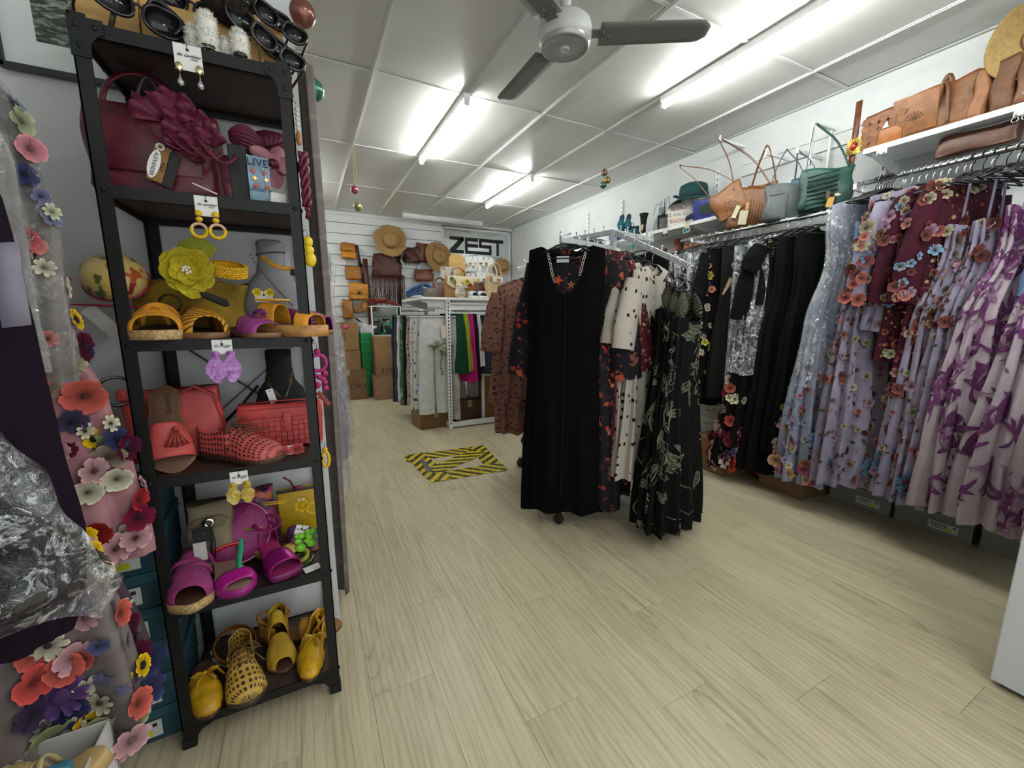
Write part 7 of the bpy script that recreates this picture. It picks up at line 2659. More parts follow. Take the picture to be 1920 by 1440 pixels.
# second rack: brown printed dresses
BRP = NT('brown_print')
v = BRP.coord('UV')
wv = BRP.n('ShaderNodeTexWave', wave_type='RINGS')
wv.inputs['Scale'].default_value = 6
wv.inputs['Distortion'].default_value = 6
wv.inputs['Detail'].default_value = 3
wv.inputs['Detail Scale'].default_value = 3
BRP.l(v, wv.inputs['Vector'])
vo = BRP.voro(v, 60)
mm = BRP.n('ShaderNodeMath', operation='MULTIPLY')
BRP.l(BRP.ramp(wv.outputs[0], [(.3, 1.0), (.42, .0)]), mm.inputs[0])
BRP.l(BRP.ramp(vo.outputs['Distance'], [(.35, 1.0), (.45, .0)]), mm.inputs[1])
BRP.col(BRP.mix(mm.outputs[0], '8a6154', '1c1312'))
BRP.set(.8, 0, .2)
A2 = math.radians(14)
for k, (r, L) in enumerate(((.43, .92), (.36, 1.2), (.29, .95), (.22, 1.22))):
 c = dress_cut(L, .19, .18, .24, .06, .1, 6, .024, 151 + k, slope=.4, waist_d=.3)
 hang('brown_print_dress', ('short dusty brown patterned dress at the tip of the rear rack arm', 'long dusty brown patterned dress second on the rear rack arm', 'third dusty brown patterned dress on the rear rack arm', 'fourth dusty brown patterned dress, closest to the rear post')[k], ('first', 'second', 'third', 'fourth')[k] + ' brown patterned dress', c, BRP.m, rackpt(R2, A2, 2, r, .12, .46, 1.648), A2 - .15 - .1 * k, sleeves=(.42, .075, .095, .04, None))
for i, r, lb, cc in ((3, .3, 'black dress on the near arm of the rear rack', '131314'), (0, .3, 'navy dress on the far arm of the rear rack', '151a2c')):
 c = dress_cut(1.15, .19, .17, .23, .05, .09, 5, .018, 161 + i, slope=.3)
 hang('dress', lb, ('black rear-rack dress' if i else 'navy rear-rack dress'), c, cloth(cc), rackpt(R2, A2, i, r, 0, .46, 1.648), A2)
# ------------------------------------------------------------------ curtain, wrapped lilac dresses
t_ = NT('curtain_fabric')
v = t_.coord('UV')
nn_ = t_.n('ShaderNodeTexWave', wave_type='RINGS')
nn_.inputs['Scale'].default_value = 2.2
nn_.inputs['Distortion'].default_value = 5
nn_.inputs['Detail'].default_value = 1
t_.l(v, nn_.inputs['Vector'])
t_.col(t_.mix(t_.ramp(nn_.outputs[0], [(.0, .5), (.03, .5), (.06, .0)]), '6a605d', '80776f'))
t_.set(.6, 0, .3)
t = thing('curtain', 'grey taupe fitting-room curtain with swirl pattern behind the shelving', 'curtain', (.05, 1.85, 2.05))
MB().grid(lambda u, v: Vector((.012 + .022 * math.sin(u * PI * 7) + .008 * math.sin(u * 9 + v * 3), -.155 + .31 * u + .01 * math.sin(v * 5), -2.01 * v)), 70, 20, 0, False, lambda u, v: (u * .6, v * 2)).build('cloth', t_.m, t, solid=.003)
MB().tube([(0, -.165, .008), (0, .6, .008)], .01, 10).build('curtain_rod', metal('b5b5b5'), t)
for k in range(6):
 MB().tube([(.016 * math.cos(a), -.14 + .055 * k, .008 + .016 * math.sin(a)) for a in [i * PI / 6 for i in range(12)]], .002, 5, closed=True).build('curtain_ring', metal('c0c0c0'), t)
struct(MB().box((-.6, 2.52, 1.05), (1.28, .05, 2.1)).build('wall_fitting_room', WALL, None, False))
LIL = mat('8b8392', .6, 0, .08, 12)
t = thing('clothes_rail', 'chrome rail behind the curtain holding film-wrapped lilac gowns', 'rail', (-.05, 3.1, 1.74))
MB().tube([(0, -.5, 0), (0, .5, 0)], .012, 12).build('rail_tube', metal('cfd1d3'), t)
for y in (-.48, .48):
 MB().bar((0, y, 0), (0, y, -1.74), .025, .025, 0, (1, 0, 0)).build('leg', WHITE_M, t, False)
for k, (y, L) in enumerate(((2.80, 1.42), (2.95, 1.3), (3.12, 1.35))):
 c = dress_cut(L, .2, .17, .235, .05, .08, 6, .02, 301 + k, slope=.35)
 t = hang('long_gown', ('lilac satin gown in crinkled clear film beside the curtain', 'second film-wrapped lilac gown behind the first', 'third film-wrapped lilac gown near the cartons')[k], ('first', 'second', 'third')[k] + ' lilac gown', c, LIL, (-.075 + .03 * k, y, 1.74), -.15)
 film_cover(c, t, L + .22 - .1 * k, .025, FILM, 305 + k)

# ------------------------------------------------------------------ back wall: mirror with the shop logo
m_ = NT('mirror')
m_.col('d9dcdc')
m_.set(.06, .75)
MX0, MX1, MZ0, MZ1 = 2.11, 3.33, 1.66, 2.62
mir = thing('wall_mirror', 'large wall mirror bearing the black shop logo lettering', 'mirror', ((MX0 + MX1) / 2, YB - .0, MZ0))
MB().box((0, -.01, (MZ1 - MZ0) / 2), (MX1 - MX0, .02, MZ1 - MZ0)).build('glass', m_.m, mir, False)
fb = MB()
for s in (-1, 1):
 fb.box((s * (MX1 - MX0) / 2, -.012, (MZ1 - MZ0) / 2), (.03, .03, MZ1 - MZ0 + .03))
fb.box((0, -.012, 0), (MX1 - MX0, .03, .03)).box((0, -.012, MZ1 - MZ0), (MX1 - MX0, .03, .03))
fb.build('frame', mat('d5d8da', .4), mir, False)
LET = mat('0a0a0b', .5)
k = .98 / 960
zx, zz = 2.225 - mir.location.x, 2.49 - MZ0


def letter(polys):
 b = MB()
 for poly in polys:
  b.prism([(zx + x * k, zz - y * k * 1.02) for x, y in poly], -.024, -.0205, 0, lambda a, c, d: (a, d, c))
 b.build('logo_letter', LET, mir, False)


R_ = lambda x0, y0, x1, y1: [(x0, y0), (x1, y0), (x1, y1), (x0, y1)]
letter([[(0, 0), (243, 0), (243, 58), (150, 58), (0, 50)], [(243, 0), (243, 58), (105, 205), (0, 205), (150, 50)], R_(0, 205, 245, 255)])
letter([R_(262, 0, 310, 255), R_(310, 0, 495, 55), R_(310, 98, 495, 150), R_(310, 205, 500, 255)])
letter([R_(512, 0, 560, 150), R_(560, 0, 760, 55), R_(560, 98, 695, 150), R_(695, 98, 740, 205), R_(500, 205, 740, 255)])
letter([R_(760, 0, 960, 55), R_(832, 55, 878, 255)])
text('GIFT & BOUTIQUE', .075, LET, mir, (zx + 640 * k, -.0225, zz - 305 * k), (PI / 2, 0, 0), sx=.95, space=1.1)

# bags, hats and straps pegged on the slatted wall
YW = YB - .0
MUSL = leather('9c6217', .5, .18)
DKB = leather('4a2218', .5, .25)


def wall_bag(name, label, x0, y0, x1, y1, m, d=.1, extra=None, tilt=0, y=YW - .02, **kw):
 a, b_ = at(x0, y0, y=y - d / 2), at(x1, y1, y=y - d / 2)
 w_, h = abs(b_.x - a.x), abs(a.z - b_.z)
 t = thing(name, label, 'bag', ((a.x + b_.x) / 2, y - d / 2, min(a.z, b_.z)), (0, tilt, 0))
 bag_body(w_, d, h, **{**dict(top_w=.95, top_d=.5, e=.4, ph=x0 * .3), **kw}).build('bag_body', m, t)
 if extra:
  extra(t, w_, d, h)
 return t


def flap(t, w_, d, h):
 MB().box((0, -d * .5 - .006, h * .62), (w_ * .98, .012, h * .6)).build('flap', t.children[0].data.materials[0], t, bev=.01)
 MB().disc((0, -d * .5 - .015, h * .4), h * .06 + .008, 12, 0, 'y', .008).build('clasp', mat('3a2418', .4), t)


def longstrap(t, w_, d, h):
 strip(spline([(-w_ * .45, -d * .3, h * .9), (-w_ * .3, -d * .2, h * 1.4), (0, 0, h * 1.9), (w_ * .3, -d * .2, h * 1.4), (w_ * .45, -d * .3, h * .9)], 5), (0, .02, .004)).build('strap', t.children[0].data.materials[0], t, solid=.004)


wall_bag('clutch_bag', 'mustard folded clutch pegged highest on the slatted wall', 639, 471, 667, 457, MUSL, .12)
wall_bag('clutch_bag', 'mustard zip clutch just under the highest one on the slatted wall', 640, 484, 668, 471, leather('c07c1a'), .12)
wall_bag('shoulder_bag', 'mustard leather shoulder bag below the two clutches', 648, 524, 681, 500, MUSL, .1, longstrap)
wall_bag('shoulder_bag', 'larger mustard leather bag with patch pockets beneath the shoulder bag', 655, 562, 689, 531, leather('b87a20'), .12, flap)
wall_bag('pouch', 'tall dark mustard leather pouch low beside the cartons', 643, 598, 661, 562, leather('94601a'), .12)
wall_bag('satchel', 'small mustard satchel with round clasp by the brown straps', 679, 584, 705, 567, leather('a8701c'), .1, flap)
wall_bag('clutch_bag', 'speckled tan clutch between the dark pouch and the small satchel', 661, 586, 680, 570, mat('8a6a48', .7, 0, .5, 60), .06)
fr_ = wall_bag('fringed_bag', 'dark oxblood leather bag with long fringe under the straw hat', 700, 520, 752, 478, DKB, .14, wr=.012)
b = MB()
for i in range(46):
 x = -.24 + .48 * i / 45
 b.tube([(x, -.08, .04), (x + .01 * math.sin(i), -.085, -.15), (x + .015 * math.sin(i * 2), -.08, -.36 - .08 * math.sin(i * 1.7))], .006, 4, flat=.4)
stuff(b.build('fringe', DKB, fr_))
wall_bag('shoulder_bag', 'dark brown crescent bag in front of the fringed one', 718, 520, 750, 502, leather('2a1614'), .12, longstrap)
wall_bag('clutch_bag', 'dark brown ruffled leather clutch right of the straw hat', 758, 492, 786, 466, DKB, .12, wr=.02)
wall_bag('clutch_bag', 'chestnut flat leather clutch pegged near the second straw hat', 778, 491, 815, 459, leather('5c2c1c'), .1, tilt=.12)
wall_bag('shoulder_bag', 'russet leather shoulder bag below the flat chestnut clutch', 777, 527, 812, 507, leather('6a341c'), .14, longstrap)
straw_hat('ragged-edged natural straw hat hanging face-on on the slatted wall', tuple(at(732, 452, y=YW - .16)), (1.35, 0, 0), .245, .115, .11, STRAW2, '2a1a12', True)
straw_hat('flat-brimmed straw boater hanging beside the logo mirror', tuple(at(822, 482, y=YW - .12)), (1.4, .1, .25), .24, .12, .1, STRAW2, '2a1c14')
straw_hat('small dark-banded straw hat behind the cream tote', tuple(at(942, 500, y=6.66)), (1.35, 0, -.2), .14, .08, .08, STRAW2, '1c1410')
for i, (pts, wd, c, lb) in enumerate((([(668, 460), (672, 480), (676, 500)], .045, '3a1c14', 'short dark brown belt hanging by the mustard clutches'),
         ([(684, 485), (688, 530), (694, 580), (698, 652)], .07, '4a2016', 'long oxblood fringed scarf-belt beside the mustard bags'),
         ([(747, 480), (749, 540), (750, 600)], .06, '1c1210', 'long black-brown strap right of the fringed bag'),
         ([(677, 495), (681, 530)], .03, '241612', 'narrow dark strap between belts on the slatted wall'))):
 P = [at(x, y, y=YW - .13) for x, y in pts]
 t = thing('leather_belt', lb, 'belt', tuple(P[0]))
 b = MB()
 strip(P, (wd, 0, 0), b)
 b.build('belt_strap', leather(c), t, solid=.012, loc=-t.location)
# low table with red scarf and black bags
tb = thing('display_stand', 'white wire stand under the red scarf against the slatted wall', 'stand', (at(722, 610, y=6.5).x, 6.48, 0))
b = MB()
for x in (-.21, .21):
 for y in (-.15, .15):
  b.bar((x, y, 0), (x, y, 1.33), .02, .02, 0, (1, 0, 0))
for z in (.4, .9, 1.33):
 b.box((0, 0, z), (.44, .32, .015))
b.build('frame', WHITE_M, tb, False)
t = thing('scarf', 'crumpled brick-red scarf lying on the white wire stand', 'scarf', (tb.location.x, 6.45, 1.338))
b = MB()
rr = random.Random(8)
for i in range(9):
 b.tube(spline([(-.2, rr.uniform(-.08, .08), .02 + .01 * i), (-.06, rr.uniform(-.1, .1), .05 + rr.uniform(0, .05)), (.08, rr.uniform(-.1, .1), .04 + rr.uniform(0, .06)), (.2, rr.uniform(-.08, .08), .02)], 4), .022, 7, flat=.7)
b.build('cloth', mat('7a2a24', .7, 0, .25, 20), t)
t = thing('scarf', 'blue denim-toned scarf heaped on the island next to the brown satchel', 'scarf', tuple(at(792, 560, y=4.9)))
b = MB()
for i in range(12):
 b.tube(spline([(-.17, rr.uniform(-.06, .06), .02 + .006 * i), (-.06, rr.uniform(-.1, .1), .05 + rr.uniform(0, .09)), (.06, rr.uniform(-.1, .1), .05 + rr.uniform(0, .12)), (.18, rr.uniform(-.06, .06), .06 + rr.uniform(0, .08))], 4), .024, 7, flat=.7)
b.build('cloth', mat('2c4a78', .8, 0, .3, 30), t)
for i in range(6):
 t = thing('black_bag', ('black handbag on the left of the wire stand middle tier', 'black handbag centred on the wire stand middle tier', 'black handbag on the right of the wire stand middle tier', 'black shoe-bag low on the wire stand left', 'black shoe-bag low on the wire stand centre', 'black shoe-bag low on the wire stand right')[i], 'bag', (tb.location.x - .14 + .14 * (i % 3), 6.42, .908 if i < 3 else .408))
 bag_body(.13, .12, .2 + .03 * (i % 2), ph=i, wr=.01).build('bag_body', mat('121214', .35, 0, .2, 30), t)
 handle((-.04, 0, .19), (.04, 0, .19), .08, .006).build('handle', mat('0e0e0f', .4), t)
# cartons
def carton_px(name, label, x0, x1, z0, z1, y, d, text_=None, tsize=.1, tx=0, open_top=False, c='72563a', rz=0, group=None):
 t = carton(name, label, ((x0 + x1) / 2, y + d / 2, z0), rz, (x1 - x0, d, z1 - z0), c, group, not open_top, open_top)
 if text_:
  text(text_, tsize, mat('2c2018', .8), t, (tx, -d / 2 - .002, (z1 - z0) * .45), (PI / 2, 0, 0), space=1.15)
 return t


CY = 6.12
xr = at(689, 745, y=CY).x
carton_px('cardboard_box', 'large brown carton at the stack bottom printed with dark capitals', xr - .48, xr, 0, .44, CY, .42, 'ONE DAY', .1, .0)
carton_px('cardboard_box', 'flatter brown carton in the middle of the left stack', xr - .5, xr - .06, .44, .71, CY + .02, .4, None, c='846444')
t = carton_px('cardboard_box', 'open-flapped brown carton with a pink sticker topping the left stack', xr - .52, xr - .07, .71, 1.1, CY + .01, .4, None, open_top=True, c='86653f')
MB().disc((.07, -.202, .33), .035, 16, 0, 'y', .002).build('pink_sticker', mat('c43c74', .6), t)
b = MB()
for i in range(5):
 b.box((-.02 + .02 * i, -.2015, .2), (.008, .001, .12))
b.build('shipping_print', mat('4a3826', .8), t, False)
EY = 5.95
xl = at(704, 742, y=EY).x
carton_px('cardboard_box', 'brown carton at the bottom of the stack behind the trousers', xl, xl + .52, 0, .33, EY, .4, None, c='86664a')
carton_px('cardboard_box', 'low brown carton lettered in black in the middle of the trouser-side stack', xl + .03, xl + .56, .33, .53, EY, .4, 'ESM', .1, -.1, c='7d5f3f')
carton_px('cardboard_box', 'brown carton tilted on top of the trouser-side stack', xl + .04, xl + .55, .53, .9, EY + .02, .4, None, c='8a6843', rz=-.05)
# green shoe boxes
gx = at(684, 735, y=6.35).x
n = 0
for col in range(2):
 for i in range(8 if col == 0 else 9):
  if col == 1 and i == 8:
   continue
  n += 1
  w_ = .3
  shoebox('green shoe box ' + ORD[i] + ' from the floor, ' + ('carton-side' if col == 0 else 'trouser-side') + ' column of the green stack', (gx + .14 + col * .31, 6.53, .118 * i), 0, (w_, .3, .116), '1f9a58', '26a862', 'green shoe boxes between the cartons', (.07, .05, .1, .04), .03)
shoebox('bright green shoe box with white lid alone on top of the green stack', (gx + .46, 6.52, .945), .05, (.3, .3, .13), '2aa765', None, None, (-.02, .05, .1, .04), .02)
t = thing('shoe_box', 'white open shoe box with tissue on the green stack', 'box', (gx + .14, 6.52, .945))
b = MB()
for c, d in (((0, -.14, .05), (.28, .004, .1)), ((0, .14, .05), (.28, .004, .1)), ((-.14, 0, .05), (.004, .28, .1)), ((.14, 0, .05), (.004, .28, .1)), ((0, 0, .004), (.28, .28, .004))):
 b.box(c, d)
b.build('box_body', mat('d5d6d6', .6), t, False)
b = MB()
for i in range(8):
 b.ball((rr.uniform(-.08, .08), rr.uniform(-.08, .08), .08 + rr.uniform(0, .03)), .04, (1, 1, .6), 8)
b.build('tissue', mat('dcdcda', .8), t)

# ------------------------------------------------------------------ white island gondola
GX0, GX1, GY0, GY1, GZ = 1.31, 2.22, 4.08, 4.95, 1.356
g = thing('display_island', 'white slotted metal display island with trousers and handbags in mid-shop', 'display stand', ((GX0 + GX1) / 2, (GY0 + GY1) / 2, 0))
GLO = -g.location
for x in (GX0, GX1):
 for y in (GY0, GY1):
  u_ = MB().box((x, y, GZ / 2), (.04, .04, GZ)).build('upright', WHITE_M, g, False, loc=GLO)
  if y == GY0:
   b = MB()
   for i in range(36):
    b.box((x, y - .0205, .06 + i * .036), (.012, .001, .022))
   stuff(b.build('slot', mat('151515', .8), u_, False, loc=(0, 0, 0)))
for y in (GY0, GY1):
 MB().box(((GX0 + GX1) / 2, y, .04), (GX1 - GX0, .035, .05)).build('base_rail', WHITE_M, g, False, loc=GLO)
 MB().box(((GX0 + GX1) / 2, y, GZ - .09), (GX1 - GX0, .02, .03)).build('top_rail', WHITE_M, g, False, loc=GLO)
for x in (GX0, GX1):
 MB().box((x, (GY0 + GY1) / 2, .04), (.035, GY1 - GY0, .05)).build('base_rail', WHITE_M, g, False, loc=GLO)
MB().box(((GX0 + GX1) / 2 - .1, (GY0 + GY1) / 2, GZ + .01), (GX1 - GX0 + .34, GY1 - GY0 + .06, .024)).build('top_shelf', WHITE_M, g, False, loc=GLO, bev=.002)
MB().box((GX0 + .42, GY0 + .1, .6), (.03, .03, 1.2)).build('centre_post', WHITE_M, g, False, loc=GLO)
for y in (GY0 + .03, GY1 - .03):
 MB().prism([(0, 0), (-.26, 0), (-.26, -.02), (0, -.1)], y - .004, y + .004, 0, lambda a, c, d: (GX0 + a, d, GZ + c)).build('shelf_bracket', WHITE_M, g, False, loc=GLO)
for (a, b_, lb) in (((1.17, 4.10, 1.25), (1.02, 4.92, 1.25), 'side_rail'), ((1.38, 4.16, 1.25), (2.15, 4.16, 1.25), 'front_rail')):
 MB().tube([a, b_], .012, 10).build(lb, metal('c5c7c9'), g, loc=GLO)
for y in (4.11, 4.9):
 MB().bar((1.16, y, 1.25), (GX0, y, 1.25), .012, .02).build('rail_bracket', WHITE_M, g, False, loc=GLO)
for x in (1.4, 2.12):
 MB().bar((x, 4.16, 1.25), (x, GY0 + .02, 1.27), .012, .02).build('rail_bracket', WHITE_M, g, False, loc=GLO)


def trousers(label, loc, rz, L, m, hw=.17, legr=.085, short=None, print_=None, seed=0, lean=0):
 t = thing('trousers' if L > .6 else 'shorts', label, 'trousers' if L > .6 else 'shorts', (loc[0], loc[1], loc[2] - .055), (0, lean, rz))
 c = Cut(.3, [(0, hw), (.3, hw * 1.12)], [(0, .02), (.1, .035), (.3, .045)], 3, [(0, 0), (.3, .005)], 0, .03, 0, 0, .0, seed)
 c.body(24, 8).build('hip', m, t)
 MB().tube([(hw * math.cos(a), .024 * math.sin(a), -.012) for a in [i * PI / 12 for i in range(24)]], .012, 6, closed=True, flat=.5).build('waistband', m, t)
 for s in (-1, 1):
  sleeve((s * hw * .56, 0, -.26), (s * hw * .58 + .012 * s, .0, -L), hw * .56, legr, (0, .01, 0), .5, 16, 10, .008, seed + s).build('leg', m, t)
 if print_:
  print_(t, c, L)
 make_hanger('clip hanger holding the ' + label.split(',')[0], loc, rz, hw * .9, '151515', clip=True, drop=.055)
 return t


def palm(t, c, L):
 b = MB()
 m = mat('7f8568', .7, 0, .25, 30)
 for i in range(5):
  a = -.9 + i * .75
  pts = []
  for q in [k_ / 6 for k_ in range(7)]:
   pts.append((.02 + .17 * q * math.sin(a), -.07 - .004 * i, -.32 + .15 * q * math.cos(a) - .08 * q * q))
  strip(pts, [(0.04 * math.sin(PI * min(1, q_ / 6 + .1)) * math.cos(a) + .004, 0, -.05 * math.sin(PI * min(1, q_ / 6 + .1)) * math.sin(a)) for q_ in range(7)], b)
 for i in range(9):
  b.box((.05 + .01 * math.sin(i), -.066, -.36 - .03 * i), (.02, .003, .022), rot=(0, .4, 0))
 b.build('palm_print', m, t, solid=.002)
 swing_tag(t, (.09, -.06, -.1), (0, -.1, 0), .07, .13, 'd9c4b8')


TR = [('navy jeans farthest back on the island side rail', '1c2a42', 4.88), ('charcoal trousers second from the back of the island rail', '3a3c42', 4.80), ('plain white trousers between charcoal and palm-green pairs', 'cfd0d0', 4.72),
  ('green palm-leaf print trousers on the island rail', None, 4.64), ('black wide trousers next to the palm-leaf pair', '101012', 4.55), ('spotted beige and black print trousers', None, 4.46), ('cream trousers printed with pastel leaves', None, 4.37), ('white trousers with blue, red and orange fruit print', None, 4.27)]
GRP = blotch_mat('3c5c40', ['8a9a7a', 'b5b8a0', '2c4630', '5c7a58'], 9, .42)
SPT = blotch_mat('a89c8c', ['1c1816', '2c2622', '141210'], 16, .4)
PAS = blotch_mat('c9c4bc', ['8a9a8c', 'c0908a', '6a7a9a', '9aa07a'], 10, .45)
FRT = blotch_mat('cdcfd4', ['28447f', '3a5a9a', 'b03030', 'cf7a20', '28447f', '7a8ab0'], 7, .42)
for k, (lb, cc, y) in enumerate(TR):
 m = cloth(cc) if cc else {3: GRP, 5: SPT, 6: PAS, 7: FRT}[k]
 trousers(lb, (1.17 - .15 * (y - 4.1) / .82, y, 1.25), -.25 + .05 * (k % 3), 1.02 - .02 * (k % 3), m, .13, .075, seed=400 + k)
trousers('white jeans with a big grey-green palm motif, front of the island', (1.17, 4.14, 1.25), .1, 1.02, mat('c6c7c4', .85, 0, .06, 20), .145, .085, print_=palm, seed=420)
carton('cardboard_box', 'brown carton on the floor under the palm-motif jeans', (1.17, 4.32, 0), .1, (.36, .3, .2), '7a5a38')
FRR = [('off-white trousers beside the slotted island upright', 'a9a8a0', 1.35, 1.1, 'T'), ('dark green skirt behind the island upright', '14402c', 1.375, .62, 'S'), ('lime green fringed skirt on the island front rail', '8a9a18', 1.425, .6, 'S'), ('magenta skirt on the island front rail', 'a8106a', 1.475, .72, 'S'), ('black skirt squeezed beside the magenta one', '0f0f11', 1.515, .7, 'S'), ('white skirt beside the denim shorts', 'c9cac9', 1.55, .55, 'S')]
for k, (lb, cc, x, L, kd) in enumerate(FRR):
 if kd == 'T':
  trousers(lb, (x, 4.16, 1.25), -1.2, L, cloth(cc), .1, .06, seed=430 + k)
 else:
  c = Cut(L, [(0, .16), (.2, .18), (L, .2)], [(0, .02), (.15, .045), (L, .06)], 5, [(0, .002), (L, .014)], 0, .03, 0, 0, .0, 430 + k)
  hang('skirt', lb, lb.split(' on ')[0].split(' behind ')[0].split(' squeezed ')[0].split(' beside ')[0], c, cloth(cc, .08), (x, 4.16, 1.25), -1.05 + .02 * k, cat='skirt', clip=True, halfw=.14, drop=.055)
DEN = mat('1a2232', .85, 0, .2, 60, .3, 500)
trousers('dark denim long shorts, white hem stitching, at the end of the island rail', (1.66, 4.13, 1.25), -.35, .62, DEN, .17, .12, seed=440)
trousers('second dark denim shorts tucked behind the stitched pair', (1.86, 4.16, 1.25), -.4, .64, DEN, .19, .12, seed=441)
trousers('white trousers hanging low on the inner island rail', (1.5, 4.55, 1.0), -.6, .85, cloth('bdbdb8'), .13, .07, seed=442)
trousers('blush floral trousers on the inner island rail', (1.68, 4.6, 1.0), -.9, .75, PAS, .17, .09, seed=443)
carton('cardboard_box', 'brown printed carton standing inside the island base', (1.93, 4.4, .0), -.1, (.3, .3, .5), '7a5832')
carton('cardboard_box', 'dark brown carton low behind the inner white trousers', (1.62, 4.45, .0), 0, (.34, .3, .24), '5a3c24')
# things on top of the island
GT = GZ + .022
t = wall_bag('satchel', 'tan leather satchel with embroidered floral flap on the island', 834, 560, 884, 520, leather('9a6c42', .5), .14, None, 0, 4.33)
t.location.z = GT
w_ = at(884, 540, y=4.26).x - at(834, 540, y=4.26).x
MB().prism([(-w_ * .46, .0), (w_ * .46, 0), (w_ * .5, -.08), (w_ * .3, -.12), (-w_ * .3, -.12), (-w_ * .5, -.08)], -.085, -.075, 0, lambda a, c, d: (a, d, c + .225)).build('flap', mat('cfc4aa', .7), t, bev=.004)
for x, z, c1 in ((-.06, .16, 'b8701c'), (.07, .17, 'c9b01c'), (.1, .13, 'a04a2c'), (-.1, .19, '7a8a5a'), (.0, .15, 'b89a3a')):
 put_flower(t, (x, -.09, z), (0, -1, 0), .028, 'round', c1, '5a3a1c', 0, 'flower', 0)
handle((-.08, 0, .22), (.08, 0, .22), .1, .009).build('handle', leather('6d3f22'), t)
t, la = slide('cream wavy-strap slide propped upright before the tan satchel', 'slide_sandal', (at(862, 545, y=4.15).x, 4.16, GT + .105), (1.4, 0, .1), mat('cfcbb8', .7, 0, .05, 60), mat('b8a888', .8), .42, .82, .05, .022, .1, .235, 'round', 0, 'c9bb96')
b = MB()
for k in range(3):
 b.tube([(.05 * math.cos(a), la.y(.5 + .1 * k) + .006 * math.sin(6 * a), la.z(.6) + .054 * math.sin(a)) for a in [.3 + i * (PI - .6) / 20 for i in range(21)]], .003, 5)
b.build('wave_trim', mat('8a8a84', .6), t)
for i, px in enumerate((884, 904)):
 slide(('blue-grey and white slip-on shoe beside the cream slide on the island', 'matching blue-grey slip-on nearer the cream tote on the island')[i], 'slip_on_shoe', (at(px, 556, y=4.2).x, 4.22, GT), .15 - .3 * i, blotch_mat('a9b4bf', ['5a6a80', 'c9ccd0', '7a8a9c'], 20, .4), mat('d3d0c8', .6), .42, .93, .062, .024, .105, .25)
t = thing('tote_bag', 'cream crochet tote with round handles standing at the island end', 'bag', (at(928, 555, y=4.3).x, 4.33, GT), (0, 0, .1))
bag_body(.22, .12, .26, .85, .6, .7, .1, .003, 2).build('bag_body', mat('b59c76', .85, 0, .12, 60, .5, 160), t)
for yy, c1 in ((-.05, 'b59670'), (.04, 'cfccc4')):
 handle((-.07, yy, .2), (.07, yy, .2), .2, .011).build('handle', mat(c1, .7), t)
MB().box((.02, -.058, .215), (.13, .006, .06)).build('cream_panel', mat('cdc9bc', .7), t, bev=.003)
MB().box((.03, -.063, .21), (.05, .004, .035)).build('leather_patch', leather('a9775a'), t, False)
t = thing('wooden_board', 'tall pale wooden serving board standing behind the satchel', 'board', (at(858, 500, y=4.5).x, 4.52, GT), (-.06, .03, .1))
MB().prism([(-.09, 0), (.09, 0), (.1, .3), (.095, .46), (.06, .5), (-.06, .5), (-.095, .46), (-.1, .3)], -.012, .012, 0, lambda a, c, d: (a, d, c)).build('board', mat('b08c4a', .5, 0, .15, 14), t, bev=.004)
t = thing('notebook', 'floral covered notebook stack left of the wooden board', 'book', (at(838, 505, y=4.48).x, 4.42, GT), (0, 0, .1))
b = MB()
MB().box((0, 0, .17), (.17, .06, .34)).build('cover', blotch_mat('b8b4a6', ['4a6a60', '2c3c50', '8a9a90', '3a5068'], 12, .42, coord='Object'), t, False, bev=.003)
t = wall_bag('handbag', 'brown snake-print handbag left of the tan satchel', 812, 560, 838, 530, mat('5c4238', .5, 0, .5, 60), .14, None, 0, 4.45)
t.location.z = GT
handle((-.06, 0, .12), (.06, 0, .12), .1, .014).build('handle', leather('4a2218'), t)
t = wall_bag('handbag', 'grey-brown suede bag between the denim scarf and snake-print bag', 795, 562, 818, 545, mat('5c5048', .8, 0, .2, 30), .12, None, 0, 4.3)
t.location.z = GT
t = thing('handbag', 'small dark brown bag peeping from behind the earring stand', 'bag', (at(893, 540, y=4.5).x, 4.5, GT))
bag_body(.2, .1, .2).build('bag_body', leather('54301a'), t)
# earring stand
es = thing('earring_stand', 'white wire carousel crowded with carded earrings on the island', 'display stand', (at(900, 550, y=4.62).x, 4.62, GT))
b = MB().tube([(0, 0, 0), (0, 0, .5)], .01, 8).lathe([(.001, 0), (.1, .0), (.1, .012), (.001, .014)], 20)
b.build('pole', WHITE_M, es)
for z in (.3, .48):
 MB().tube([(.16 * math.cos(a), .16 * math.sin(a), z) for a in [i * PI / 12 for i in range(24)]], .004, 6, closed=True).bar((-.16, 0, z), (.16, 0, z), .004, .004).bar((0, -.16, z), (0, .16, z), .004, .004).build('hoop', WHITE_M, es)
for z in (.3, .48):
 for i in range(16):
  a = i * PI / 8 + z
  t = thing('earring_card', 'carded earring hanging on the white carousel', 'earrings', (es.location.x + .165 * math.cos(a), es.location.y + .165 * math.sin(a), GT + z - .004), (0, 0, a + PI / 2), 'carded earrings on the white carousel')
  MB().box((0, 0, -.03), (.04, .001, .06)).build('card', CARD, t, False)
  cc = rr.choice(('b8902a', '8a4a2c', 'd6c21a', '7a7a6a', 'b59a6a', '5a3a2c'))
  b = MB()
  for s in (-1, 1):
   b.ball((s * .01, -.004, -.07), .008, (1, .6, 1.6), 8).ball((s * .01, -.004, -.09), .006, n=8)
  b.build('earring', mat(cc, .4), t)

